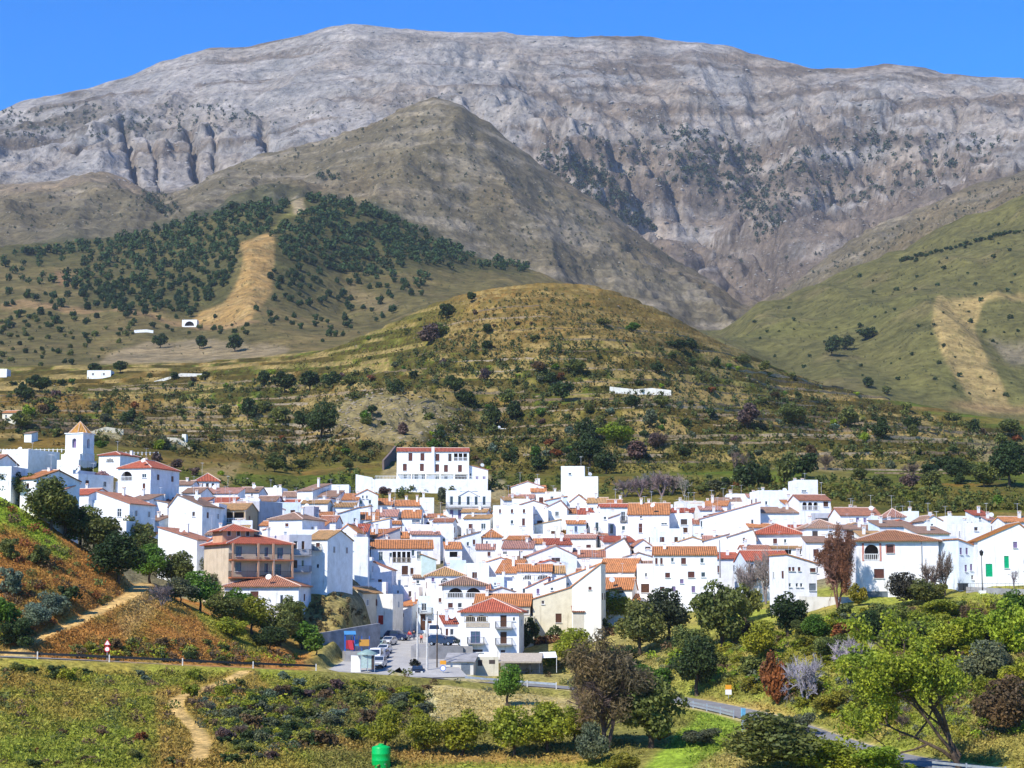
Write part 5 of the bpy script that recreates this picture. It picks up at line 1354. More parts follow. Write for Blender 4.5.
# green door house
gd = house(978, 1040, 541, 6.6, 'F', 'white house with a green front door and green shuttered window', rc='o', rooftint=(0.5, 0.2, 0.055), yaw=-3, D=9, rh=2.6, ridge=.66, chim=0, key='green door house', Y=284, cat='house', ant=False,
  win=[(988.6, 570, 6.5, 13, 'dg'), (1006, 562, 5, 12, 'wg'), (1015, 541.5, 4, 6, 'p')])
house(957.5, 978, 546.5, 6.0, 'Ll', 'wing with its shade painted pale blue left of the green door house', rc='o', wc='b', yaw=22, D=7, rh=1.0, chim=0, Y=287, ant=False, win=[(960, 551, 2, 7, 'p'), (966.5, 551, 2, 7, 'p'), (965, 568, 2, 7, 'p'), (971, 567, 2, 7, 'p'), (972, 577, 2.5, 5, 'v')])  # blue wall tint stands for the less lit face
house(940, 957, 540, 5.5, 'T', 'pale blue house in the gap left of the green door house', wc='b', yaw=10, D=6, win=[(947, 556, 3, 9, 'b')], Y=298, chim=0, ant=False)
# pediment parts on the chapel
# ------------------------------------------------------------------ houses glimpsed in the gaps between the others
KEYED = [h_ for h_ in HOUSES if h_['key']]
def clear_of(x, y, r_):
    return all((x - h_['x']) ** 2 + (y - (h_['y'] + h_['D'] * .5)) ** 2 > r_ ** 2 for h_ in HOUSES)
FILLP = [(150, 500), (230, 492), (300, 496), (380, 500), (440, 505), (520, 498), (620, 505), (720, 500), (800, 500), (900, 520), (900, 535), (800, 545), (720, 560), (640, 570), (600, 575), (540, 590), (460, 600), (400, 612), (340, 600), (310, 560), (200, 530)]
rr = random.Random(77); made = 0; seen = {}
for t in range(5000):
    if made >= 120: break
    px, py = rr.uniform(150, 905), rr.uniform(488, 608)
    if 285 < px < 450 and py > 540: continue
    if not inpoly(FILLP, np.array([px]), np.array([py]))[0]: continue
    H_ = rr.choice((3.6, 4.6, 5.6, 6.2))
    g = hit(px, py, H_, 262)
    if g is None or g.y > 468 or g.y < 322: continue
    D_ = rr.uniform(4, 6)
    if not clear_of(g.x, g.y + D_ / 2, 5.6): continue
    near = sorted(KEYED, key=lambda h_: (h_['x'] - g.x) ** 2 + (h_['y'] - g.y) ** 2)[:2]
    roof = rr.choices(('T', 'L', 'G', 'F', 'Lr'), (3, 3, 2, 1.2, 1))[0]; rc = rr.choice('obnpry')
    rn = {'T': 'flat', 'L': 'lean', 'G': 'ridged', 'F': 'gabled', 'Lr': 'slanting'}[roof]
    cn = {'o': 'orange', 'b': 'brown', 'n': 'red brown', 'p': 'pinkish', 'r': 'red', 'y': 'ochre'}[rc]
    lab = f"small white house, {rn} top{'' if roof == 'T' else ', ' + cn + ' tiles'}, between the {near[0]['key']} and the {near[1]['key']}"
    if len(lab.split()) > 16: lab = f"small white house, {rn} top{'' if roof == 'T' else ', ' + cn + ' tiles'}, next to the {near[0]['key']}"
    if lab in seen: continue
    seen[lab] = 1
    s_ = scale_at(g); w_ = rr.uniform(3.8, 6.4) * s_
    house(px - w_ / 2, px + w_ / 2, py, H_, roof, lab, rc=rc, yaw=rr.uniform(-14, 10), D=D_, wc=rr.choice('wwwwwib'))
    made += 1
# ------------------------------------------------------------------ vegetation kit
M_LEAF = mat_leaf('foliage', trans=.32)
M_NEEDLE = mat_leaf('pine_needles', var=.35, trans=.1)
M_TWIG = mat_tint('bare_twigs', .9, .1, .7, 1.2, .6)
M_BARK = mat_plain('bark', (0.09, 0.065, 0.045), .95, .05, 0, .4, 4)
m, nt, b = new_mat('ground_plants')
at = nt.nodes.new('ShaderNodeAttribute'); at.attribute_name = 'cover'
ge = nt.nodes.new('ShaderNodeNewGeometry')
c = mixrgb(nt, at.outputs['Color'], ramp(nt, ge.outputs['Random Per Island'], 0, 1, (.6, .6, .62), (1.4, 1.35, 1.2)), 1.0, 'MULTIPLY')
nt.links.new(c, b.inputs['Base Color']); spec(b, .7, .15)
tr = nt.nodes.new('ShaderNodeBsdfTranslucent'); nt.links.new(c, tr.inputs['Color'])
mx = nt.nodes.new('ShaderNodeMixShader'); mx.inputs[0].default_value = .2
nt.links.new(b.outputs[0], mx.inputs[1]); nt.links.new(tr.outputs[0], mx.inputs[2]); nt.links.new(mx.outputs[0], nt.nodes['Material Output'].inputs['Surface'])
M_PLANTS = m

def rand_dirs(n, g):
    v = g.normal(size=(n, 3)); return v / np.linalg.norm(v, axis=1, keepdims=True)
def leaf_arrays(pos, size, g, up=0.0, aspect=1.5, out=None, outw=0.0):
    """one small folded leaf face per position"""
    n = len(pos)
    nrm = rand_dirs(n, g)
    if out is not None: nrm = nrm + out * outw
    nrm[:, 2] += up
    nrm /= np.linalg.norm(nrm, axis=1, keepdims=True) + 1e-9
    t = np.cross(nrm, rand_dirs(n, g)); t /= np.linalg.norm(t, axis=1, keepdims=True) + 1e-9
    bt = np.cross(nrm, t)
    s = (np.asarray(size) * g.uniform(.6, 1.35, n))[:, None]
    a = pos - t * s * aspect * .5; b_ = pos + bt * s * .45; c_ = pos + t * s * aspect * .5 + nrm * s * .2; d_ = pos - bt * s * .45
    return np.stack([a, b_, c_, d_], 1).reshape(-1, 3)
def quads_mesh(name, v, mat, cols=None):
    n = len(v) // 4
    me = bpy.data.meshes.new(name)
    me.vertices.add(len(v)); me.vertices.foreach_set('co', np.ascontiguousarray(v, np.float32).ravel())
    me.loops.add(n * 4); me.loops.foreach_set('vertex_index', np.arange(n * 4, dtype=np.int32))
    me.polygons.add(n); me.polygons.foreach_set('loop_start', np.arange(n, dtype=np.int32) * 4)
    me.update(calc_edges=True)
    if cols is not None:
        ca = me.color_attributes.new('cover', 'FLOAT_COLOR', 'POINT')
        cc = np.ones((len(v), 4), np.float32); cc[:, :3] = np.repeat(cols, 4, 0)
        ca.data.foreach_set('color', cc.ravel())
    me.materials.append(mat)
    return me
def crown_mesh(seed, nleaf, lsize, shape='round', nclump=16, mat=None):
    g = np.random.default_rng(seed)
    cs, rs = [], []
    for i in range(nclump):
        d = rand_dirs(1, g)[0]
        r = g.uniform(.35, .78)
        p = d * r
        if shape == 'round': p = p * np.array([1, 1, .9]); rad = g.uniform(.26, .5)
        elif shape == 'cone':
            z = g.uniform(-.9, .85); w_ = (1 - z) * .42 + .06; th = g.uniform(0, 6.3); p = np.array([math.cos(th) * w_, math.sin(th) * w_, z]); rad = .2 + .22 * (1 - z) * .5
        elif shape == 'loose': p = d * g.uniform(.4, 1.0) * np.array([1, 1, .85]); rad = g.uniform(.16, .34)
        elif shape == 'low': p = np.array([d[0] * g.uniform(.2, .85), d[1] * g.uniform(.2, .85), g.uniform(-.7, .45)]); rad = g.uniform(.25, .42)
        cs.append(p); rs.append(rad)
    cs.append(np.array([0, 0, -.05])); rs.append(.5)
    cs, rs = np.array(cs), np.array(rs)
    w_ = rs ** 2; w_[-1] *= .5; w_ /= w_.sum()
    ci = g.choice(len(cs), nleaf, p=w_)
    d = rand_dirs(nleaf, g)
    rr = rs[ci] * g.uniform(.3, 1, nleaf) ** .45
    pos = cs[ci] + d * rr[:, None] * np.array([1, 1, .85])
    v = leaf_arrays(pos, np.full(nleaf, lsize), g, .25, 1.4, d, .8)
    return quads_mesh('crown', v, mat or M_LEAF)
TIER = {}
def crown_for(shape, tier, seed):
    key = (shape, tier, seed)
    if key not in TIER:
        if shape == 'twiggy':
            g_ = np.random.default_rng(seed); cs_ = rand_dirs(40, g_) * g_.uniform(.3, .95, 40)[:, None]; n_ = 14000 if tier == 'A' else 4000
            ps_ = cs_[g_.integers(0, 40, n_)] + rand_dirs(n_, g_) * (.28 * g_.uniform(.1, 1, n_) ** .6)[:, None]
            TIER[key] = quads_mesh('crown', leaf_arrays(ps_, np.full(n_, .026 if tier == 'A' else .05), g_, .2, 5.0), M_LEAF); return TIER[key]
        nl, ls, nc = {'A': (5200, .085, 26), 'B': (1300, .165, 17), 'C': (320, .30, 11), 'D': (80, .52, 7)}[tier]
        if shape == 'loose': nl = int(nl * .6)
        TIER[key] = crown_mesh(sum(map(ord, shape)) * 100 + ord(tier) * 10 + seed, nl, ls, shape, nc, M_NEEDLE if shape == 'cone' else None)
    return TIER[key]
def _trunk(seed):
    r_ = random.Random(seed); m = MB()
    pts = [(0, 0, -.25)]; p = Vector((0, 0, 0))
    for i in range(5):
        pts.append(tuple(p)); p = p + Vector((r_.uniform(-.06, .06), r_.uniform(-.06, .06), .22))
    m.tube(pts, [.085, .075, .06, .05, .042, .032], 7)
    for i in range(6):
        z = r_.uniform(.4, .8); a = r_.uniform(0, 6.28); l = r_.uniform(.25, .5)
        q = Vector((math.cos(a) * l, math.sin(a) * l, z + r_.uniform(.15, .4)))
        mid_ = Vector((q.x * .45, q.y * .45, (z + q.z) / 2 - .04))
        m.tube([(0, 0, z - .05), mid_, q], [.035, .025, .01], 5)
    return m.mesh('trunk', [M_BARK], True)
TRUNKS = [_trunk(s) for s in range(3)]
def twig_mesh(seed, n1=9, n2=7, n3=7, spread=.9, thick=.011):
    """a leafless crown: limbs, branches and fine twigs, unit radius, base at the origin, about 2 high"""
    r_ = random.Random(seed); m = MB()
    def grow(p, d, l, r, lev):
        q = p + d * l
        mid_ = (p + q) / 2 + Vector((r_.uniform(-.06, .06), r_.uniform(-.06, .06), .02)) * l * 2
        m.tube([p, mid_, q], [r, r * .8, r * .55], 3 if lev > 0 else 5)
        if lev >= 3: return
        n = (n1, n2, n3)[lev]
        for i in range(n):
            t = r_.uniform(.35, 1)
            b_ = p.lerp(mid_, t * 2) if t < .5 else mid_.lerp(q, t * 2 - 1)
            dd = (d + Vector((r_.gauss(0, 1), r_.gauss(0, 1), r_.gauss(.25, .7))) * spread * .75).normalized()
            grow(b_, dd, l * r_.uniform(.42, .72), max(r * .5, thick * .55), lev + 1)
    for i in range(3):
        a = 2.1 * i + r_.uniform(0, 1)
        grow(Vector((0, 0, -.05)), Vector((math.cos(a) * .35, math.sin(a) * .35, 1)).normalized(), .85, .05, 0)
    return m.mesh('branches', [M_TWIG])
TWIGS = [twig_mesh(s) for s in range(2)]
TWIGS_S = [twig_mesh(s + 9, 5, 4, 4, 1.1, .022) for s in range(2)]

LC = {'dark': (0.045, 0.075, 0.022), 'olive': (0.135, 0.155, 0.042), 'green': (0.095, 0.185, 0.022), 'bright': (0.23, 0.32, 0.025), 'yellow': (0.24, 0.215, 0.025), 'citrus': (0.25, 0.27, 0.025),
      'grey': (0.125, 0.14, 0.085), 'agave': (0.14, 0.19, 0.14), 'rust': (0.235, 0.085, 0.03), 'brown': (0.145, 0.095, 0.05), 'twig': (0.24, 0.205, 0.19), 'dtwig': (0.135, 0.10, 0.075), 'rtwig': (0.20, 0.10, 0.07), 'ltwig': (0.34, 0.30, 0.30),
      'pine': (0.042, 0.078, 0.026), 'blossom': (0.42, 0.24, 0.26), 'orange': (0.36, 0.17, 0.02), 'purple': (0.13, 0.085, 0.085)}
LNAME = {'dark': 'dark green', 'olive': 'olive green', 'green': 'green', 'bright': 'bright green', 'yellow': 'yellow green', 'citrus': 'glossy yellow green', 'grey': 'grey green', 'agave': 'blue grey', 'rust': 'rust brown', 'brown': 'brown',
         'twig': 'leafless grey', 'dtwig': 'leafless brown', 'rtwig': 'leafless reddish', 'ltwig': 'leafless pale grey', 'purple': 'purplish brown'}
PLANTS = []
def plant(p, w, h, col, label, name='tree', cat='tree', group=None, shape='round', tier=None, trunk=True, seed=None, jitter=.15, single=False):
    """a plant standing at p, w wide and h high in metres"""
    sc = scale_at(Vector(p)); rpx = w * sc / 2
    tier = tier or ('A' if rpx > 15 else 'B' if rpx > 6.5 else 'C' if rpx > 2.6 else 'D')
    sd = seed if seed is not None else rng.randrange(3)
    c0 = LC[col] if isinstance(col, str) else col
    j = rng.uniform(1 - jitter, 1 + jitter)
    c = (c0[0] * j * rng.uniform(.93, 1.07), c0[1] * j, c0[2] * j)
    if single:
        me = crown_for(shape, tier, sd)
        o = link(name, me, None, (p[0], p[1], p[2] + h * .45), rng.uniform(0, 6.28), c)
        o.scale = (w / 2, w / 2, h * .55)
        tag(o, label, cat, group)
        PLANTS.append((p[0], p[1], w)); return o
    o = empty(name, p, rng.uniform(0, 6.28), label, cat, group)
    th = h * (.2 if trunk else .06)
    if trunk:
        t = link('trunk', TRUNKS[sd % 3], o); t.scale = (max(.8, h * .5), max(.8, h * .5), h * .62)
    cr = link('crown', crown_for(shape, tier, sd), o, (0, 0, h - (h - th * .55) / 2), 0, c)
    cr.scale = (w / 2 * 1.05, w / 2 * 1.05, (h - th * .55) / 2 * 1.05)
    PLANTS.append((p[0], p[1], w)); return o
def twig_plant(p, w, h, col, label, name='bare_tree', cat='tree', group=None, leaves=None):
    sc = scale_at(Vector(p)); small = w * sc < 24
    o = empty(name, p, rng.uniform(0, 6.28), label, cat, group)
    me = (TWIGS_S if small else TWIGS)[rng.randrange(2)]
    b_ = link('branches', me, o, (0, 0, 0), 0, tuple(x * rng.uniform(.9, 1.1) for x in LC[col])); b_.scale = (w / 2.0, w / 2.0, h / 1.75)
    if leaves:
        cr = link('crown', crown_for('twiggy', 'A' if w * sc > 30 else 'B', rng.randrange(2)), o, (0, 0, h * .58), 0, LC[leaves] if isinstance(leaves, str) else leaves); cr.scale = (w / 2, w / 2, h * .45)
    return o

# ------------------------------------------------------------------ trees one can point at: (centre column, foot row, width, height in picture units)
def T(px, py, w, h, col, label, shape='round', name='tree', cat='tree', kind='leaf', trunk=True, ymin=100.0, leaves=None, group=None, back=0.0, tier=None):
    g = hit(px, py, 0, ymin)
    if back: g = Vector((g.x / g.y * (g.y + back), g.y + back, 0)); g.z = ground(g.x, g.y)
    s_ = scale_at(g)
    if kind == 'twig': return twig_plant(g, w / s_, h / s_, col, label, name, cat, group, leaves)
    return plant(g, w / s_, h / s_, col, label, name, cat, group, shape, tier, trunk)
T(508, 706, 32, 42, 'green', 'small fresh green tree standing alone at the road edge below the carport', name='young_tree')
T(606, 752, 92, 112, 'dtwig', 'big leafless brown tree beside the orchard, its twigs spreading wide', kind='twig', name='bare_tree', leaves=(0.17, .13, .075))
T(651, 748, 72, 84, 'olive', 'large olive green tree right of the big leafless brown tree', name='broadleaf_tree')
T(697, 696, 46, 60, 'dark', 'dark rounded tree hanging over the road bend', name='broadleaf_tree')
T(640, 655, 56, 56, 'olive', 'grey olive tree below the orange roofed houses', name='olive_tree')
T(668, 640, 50, 52, (0.06, .075, .035), 'dusky green tree below the block of flats', name='olive_tree')
T(722, 648, 60, 74, 'olive', 'tall loose olive tree right of the block of flats', name='olive_tree')
T(746, 622, 30, 40, 'olive', 'slim olive tree behind the tall loose one', name='olive_tree')
T(594, 626, 26, 34, 'yellow', 'yellow leaved tree right of the beige barn', name='citrus_tree')
T(614, 626, 44, 40, 'citrus', 'yellow green tree under the low orange roof', name='citrus_tree')
T(705, 606, 18, 26, 'yellow', 'small yellowing tree against the block of flats', name='citrus_tree')
T(734, 640, 26, 24, 'bright', 'round bright green bush on the bank above the road', name='bush', cat='bush', trunk=False)
T(788, 636, 42, 48, 'dark', 'dark bushy tree below the four window house', name='broadleaf_tree')
T(776, 707, 28, 58, 'rust', 'rust brown bush standing upright on the road bank', name='bush', cat='bush', trunk=False)
T(806, 706, 46, 66, 'ltwig', 'pale grey leafless thicket right of the rust brown bush', kind='twig', name='thorn_bush', cat='bush')
T(852, 690, 62, 62, 'ltwig', 'widest pale grey leafless thicket on the right bank', kind='twig', name='thorn_bush', cat='bush')
T(838, 608, 42, 78, 'rtwig', 'tall reddish brown tree left of the brown hipped house', kind='twig', name='bare_tree', leaves=(0.23, .105, .065))
T(858, 606, 18, 24, 'yellow', 'small yellowish bush at the corner of the brown hipped house', name='bush', cat='bush', trunk=False)
T(775, 772, 104, 60, 'olive', 'wide olive green bush at the bottom of the picture beside the road', name='bush', cat='bush', trunk=False)
T(815, 640, 32, 26, 'green', 'green bush below the reddish brown tree', name='bush', cat='bush', trunk=False)
T(842, 640, 26, 20, 'rust', 'low rust coloured bush above the pale grey thickets', name='bush', cat='bush', trunk=False)
for i, (x, y, w_, h_, c_) in enumerate(((386, 752, 40, 44, 'citrus'), (424, 756, 40, 46, 'citrus'), (462, 756, 52, 50, 'citrus'), (514, 758, 52, 52, 'citrus'), (548, 754, 54, 52, 'citrus'), (575, 742, 34, 40, 'citrus'))):
    T(x, y, w_, h_, c_, ('first citrus tree of the orchard row, just behind the green tank', 'second citrus tree of the orchard row, right of the green tank', 'third citrus tree of the orchard row', 'fourth citrus tree of the orchard row', 'fifth and broadest citrus tree of the orchard row', 'last citrus tree of the row, beside the big leafless tree')[i], name='orchard_tree', group='citrus trees in the orchard row')
T(592, 766, 34, 44, 'grey', 'grey green bush at the foot of the big leafless tree', name='bush', cat='bush', trunk=False)
T(622, 776, 36, 26, 'yellow', 'yellow flowering bush at the bottom edge below the big trees', name='bush', cat='bush', trunk=False)
T(660, 742, 28, 24, 'orange', 'orange tinged bush at the foot of the large olive green tree', name='bush', cat='bush', trunk=False)
# left bank
for x, y, w_, h_, c_, l in ((8, 508, 34, 34, 'dark', 'dark olive tree at the left edge below the pink terrace'), (50, 544, 56, 54, 'olive', 'broad olive tree below the pinkish red roof'), (98, 566, 52, 56, 'olive', 'tall olive tree left of the slanted white wall'),
    (118, 590, 60, 52, 'dark', 'biggest dark tree casting shade over the dirt track'), (150, 584, 40, 40, 'green', 'green tree below the orange shed roof'), (176, 596, 40, 40, 'olive', 'olive tree below the long white house'), (200, 612, 38, 40, 'green', 'fresh green tree left of the wide brown hip roof'),
    (224, 628, 44, 36, 'olive', 'olive tree in front of the wide brown hip roof'), (252, 640, 46, 38, 'citrus', 'yellowish tree below the wide brown hip roof'), (280, 650, 40, 36, 'olive', 'olive tree at the corner below the wide brown hip roof'), (302, 656, 30, 32, 'green', 'green bushy tree beside the earth mound'),
    (135, 560, 40, 44, 'olive', 'olive tree peeping over the biggest dark tree'), (80, 548, 40, 44, 'green', 'green tree between the two broad olive trees'), (162, 612, 30, 30, 'twig', 'leafless grey bush by the end of the dirt track'),
    (188, 588, 34, 36, 'olive', 'olive tree under the long white house wall'), (214, 610, 36, 34, 'grey', 'grey green tree between the olives left of the wide brown hip roof'), (238, 622, 34, 34, 'green', 'bright green tree against the wall under the wide brown hip roof'), (266, 628, 36, 34, 'olive', 'olive tree against the white wall under the wide brown hip roof'), (292, 640, 32, 36, 'olive', 'olive tree at the foot of the earth mound'), (140, 574, 44, 40, 'olive', 'olive tree between the biggest dark tree and the orange shed'), (64, 540, 44, 44, 'olive', 'olive tree between the two broad ones on the left slope'), (28, 518, 40, 40, 'olive', 'leaning olive tree below the curved gable'), (316, 664, 26, 24, 'green', 'green bush on the verge left of the playground'), (270, 655, 40, 26, 'dark', 'dark bush on the verge below the white wall'), (180, 612, 34, 26, 'grey', 'grey green bush left of the fresh green tree'), (232, 645, 36, 24, 'citrus', 'yellow green bush beside the verge')):
    if c_ == 'twig': T(x, y, w_, h_, c_, l, kind='twig', name='bare_tree', back=4)
    else: T(x, y, w_, h_, c_, l, name='olive_tree', back=rng.uniform(2, 7))
for x, y, w_, h_, c_, l in ((12, 596, 26, 34, 'agave', 'upper clump of grey green prickly pear at the left edge'), (14, 648, 40, 34, 'dark', 'dark bush at the left edge above the road'), (34, 628, 34, 30, 'agave', 'spreading prickly pear beside the dirt track'), (56, 618, 34, 30, 'agave', 'prickly pear clump right of the spreading one'),
    (6, 628, 30, 34, 'green', 'green bush under the upper prickly pear'), (68, 606, 26, 24, 'dark', 'dark bush where the dirt track climbs'), (8, 560, 24, 26, 'olive', 'olive bush on the red earth slope'), (40, 565, 26, 24, 'olive', 'round olive bush in the middle of the red earth slope')):
    T(x, y, w_, h_, c_, l, name='cactus' if c_ == 'agave' else 'bush', cat='cactus' if c_ == 'agave' else 'bush', trunk=False, shape='low')
# village trees
g = hit(84, 486, 0, 300); s_ = scale_at(g)
pl_ = empty('palm_tree', g, 0, 'palm tree with dark arching fronds below the church', 'palm tree')
m = MB(); m.tube([(0, 0, -1), (.1, 0, 1.2), (.05, .1, 3.0)], [.3, .24, .22], 8); m.build('trunk', M_BARK, pl_)
gg = np.random.default_rng(5); vs_ = []
for i in range(46):
    a = gg.uniform(0, 6.28); el = gg.uniform(-.3, 1.2); p0 = np.array([.05, .1, 3.0]); L_ = gg.uniform(1.5, 2.2)
    for k_ in range(9):
        t0 = (k_ + .5) / 9; e = el - t0 * 1.5
        pos = p0 + np.array([math.cos(a) * math.cos(el - t0 * .7), math.sin(a) * math.cos(el - t0 * .7), math.sin(el - t0 * .7)]) * L_ * t0
        vs_.append(leaf_arrays(pos[None] + gg.normal(size=(5, 3)) * .05, np.full(5, .22), gg, .5, 2.6))
link('fronds', quads_mesh('fronds', np.concatenate(vs_), M_LEAF), pl_, color=(0.045, .065, .02))
T(101, 492, 26, 24, 'blossom', 'pink blossoming tree right of the palm below the church', name='blossom_tree', ymin=300)
T(569, 546, 24, 20, 'orange', 'orange fruited tree behind the white garden wall', name='orange_tree', ymin=300)
T(590, 548, 26, 18, 'dark', 'dark green bush right of the orange fruited tree', name='bush', cat='bush', trunk=False, ymin=300)
T(442, 506, 14, 20, 'grey', 'grey green tree squeezed left of the pediment mansion', name='tree', ymin=300)
T(372, 490, 13, 14, 'dark', 'dark round shrub at the left end of the hotel terrace', name='bush', cat='bush', trunk=False, ymin=300)
T(384, 495, 14, 9, 'purple', 'purplish bush under the hotel terrace wall', name='bush', cat='bush', trunk=False, ymin=300)
T(653, 542, 9, 13, 'dark', 'small dark tree by the wall of the widest orange roof', name='tree', ymin=300)
T(748, 604, 40, 52, 'twig', 'leafless tree in front of the drainpipe house', kind='twig', name='bare_tree')
T(766, 604, 36, 66, 'twig', 'taller leafless tree in front of the pale blue red roof', kind='twig', name='bare_tree')
T(648, 602, 22, 32, 'twig', 'thin leafless tree against the block of flats', kind='twig', name='bare_tree')
T(213, 585, 20, 30, 'twig', 'thin leafless tree left of the beige flats', kind='twig', name='bare_tree', ymin=290)
T(932, 600, 34, 52, 'dtwig', 'leafless brown tree in front of the brown hipped house', kind='twig', name='bare_tree')
T(945, 596, 26, 56, 'dtwig', 'leafless brown tree in the gap left of the green door house', kind='twig', name='bare_tree')
T(906, 606, 40, 34, (0.06, .055, .04), 'dusky spiky bush on the bank below the garage door', name='bush', cat='bush', trunk=False)
T(928, 604, 44, 28, 'olive', 'olive bush on the bank below the brown hipped house', name='bush', cat='bush', trunk=False)
T(1014, 588, 14, 24, 'twig', 'small leafless tree right of the green window', kind='twig', name='bare_tree')
T(1026, 585, 14, 36, 'dtwig', 'leafless tree at the right edge by the green door house', kind='twig', name='bare_tree')
T(527, 652, 22, 34, 'dark', 'dark bush beside the red roadside house', name='bush', cat='bush', trunk=False, back=4)
T(572, 664, 44, 36, 'citrus', 'yellow green bush right of the carport', name='bush', cat='bush', trunk=False)
T(548, 668, 22, 18, 'green', 'green bush behind the carport', name='bush', cat='bush', trunk=False)
# hedge below the barn
g0, g1 = hit(524, 646), hit(614, 634)
vs_, gg = [], np.random.default_rng(8)
n = 2600; t = gg.uniform(0, 1, n)
pos = np.stack([g0.x + (g1.x - g0.x) * t, g0.y + (g1.y - g0.y) * t + gg.uniform(-1, 1, n), g0.z + (g1.z - g0.z) * t + gg.uniform(-.3, 2.4, n) * (.8 + .3 * np.sin(t * 23))], 1)
cols = np.where((pos[:, 2] - g0.z - (g1.z - g0.z) * t)[:, None] > 1.2, np.array([[.07, .10, .03]]), np.array([[.17, .085, .04]]))
hd = link('hedge', quads_mesh('hedge', leaf_arrays(pos, np.full(n, .34), gg), M_PLANTS, cols)); tag(hd, 'long hedge, green on top and reddish below, under the beige barn', 'hedge')

# the big bright tree at the lower right: real trunk, forked limbs, leaf sprays at the ends
g = hit(962, 770, 0, 100); s_ = scale_at(g); u = 1 / s_
bt = empty('broadleaf_tree', g, 0, 'bright green young leaved tree with dark crooked trunk at the lower right', 'tree')
m = MB(); r_ = random.Random(4); tips = []
def limb(p, d, l, r, lev):
    q = p + d * l; mid_ = (p + q) / 2 + Vector((r_.uniform(-.1, .1), r_.uniform(-.1, .1), 0)) * l
    m.tube([p, mid_, q], [r, r * .8, r * .6], 6)
    if lev == 0: tips.append(q); tips.append(mid_); return
    for i in range(3 if lev > 1 else 4):
        dd = (d * .75 + Vector((r_.gauss(-.16, .5), r_.gauss(0, .5), r_.gauss(.12, .4)))).normalized()
        limb(q if i else mid_.lerp(q, .5), dd, l * r_.uniform(.6, .85), r * .58, lev - 1)
limb(Vector((0, 0, -.6)), Vector((-.3, 0, 1)).normalized(), 46 * u, .3, 3)
limb(Vector((-.2, .2, .6)), Vector((-.85, .1, .5)).normalized(), 50 * u, .2, 3)
limb(Vector((-.3, -.2, 1.0)), Vector((-.6, -.1, .75)).normalized(), 58 * u, .2, 3)
limb(Vector((-.1, .1, 1.2)), Vector((-.45, .3, .9)).normalized(), 46 * u, .2, 3)
m.build('trunk', M_BARK, bt)
gg = np.random.default_rng(12); tp = np.array([tuple(t_) for t_ in tips])
tp = tp[tp[:, 2] > 14 * u]
n = 21000; ci = gg.integers(0, len(tp), n)
pos = tp[ci] + rand_dirs(n, gg) * (gg.uniform(0, 1, n) ** .6)[:, None] * 1.05
link('crown', quads_mesh('crown', leaf_arrays(pos, np.full(n, .23), gg, .3), M_LEAF), bt, color=(0.26, .31, .028))

for x, y, w_, h_, c_, l in ((1012, 655, 50, 62, 'bright', 'tall bright green bush at the right edge'), (1016, 620, 36, 34, 'green', 'green bush at the right edge below the white house'), (985, 690, 50, 50, 'grey', 'pale dry bush behind the crooked tree'), (1005, 735, 60, 60, 'brown', 'dry brown scrub at the lower right edge'),
    (888, 625, 46, 26, 'olive', 'low olive scrub below the garage'), (945, 618, 46, 22, 'citrus', 'yellow green scrub below the lamp post'), (905, 650, 50, 34, 'olive', 'olive scrub in the middle of the right bank'), (945, 655, 50, 40, 'citrus', 'yellowish scrub above the crooked tree'), (875, 715, 50, 36, 'citrus', 'low green scrub above the road at the lower right'),
    (700, 745, 40, 20, 'grey', 'dry grey scrub on the grassy triangle'), (760, 660, 36, 40, 'citrus', 'yellow green bush on the bank above the road sign'), (748, 640, 24, 20, 'brown', 'brown dry bush above the yellow green one'), (750, 675, 30, 22, 'olive', 'olive bush just above the road sign'), (832, 660, 40, 30, 'olive', 'olive scrub between the pale thickets'),
    (870, 640, 36, 30, 'dark', 'dark scrub under the forecourt wall'), (830, 715, 36, 26, 'yellow', 'yellow bush below the pale grey thickets'), (690, 655, 44, 34, 'olive', 'olive bush between the road bend tree and the flats'), (655, 690, 40, 30, 'green', 'green bush behind the large olive green tree'), (620, 668, 40, 26, 'dark', 'dark bush behind the big leafless tree'), (826, 772, 70, 40, 'citrus', 'yellow green bush at the bottom edge right of the wide olive one'), (882, 774, 60, 34, 'bright', 'bright green bush at the foot of the crooked tree'), (868, 690, 60, 50, 'bright', 'bright green bush left of the crooked tree crown'), (925, 640, 44, 34, 'citrus', 'yellow green scrub below the left end of the grey wall'), (970, 650, 50, 44, 'bright', 'bright yellow green bush between the crooked tree and the wall'), (1018, 700, 46, 46, 'citrus', 'yellow green bush at the right edge above the dry scrub'), (795, 735, 40, 26, 'grey', 'grey green bush on the bank above the lower road')):
    T(x, y, w_, h_, c_, l, name='shrub', cat='bush', trunk=False, shape='low' if w_ > h_ * 1.2 else 'round')
# ------------------------------------------------------------------ hillside planting
def inp(poly, x, y): return bool(inpoly(poly, np.array([x]), np.array([y]))[0])
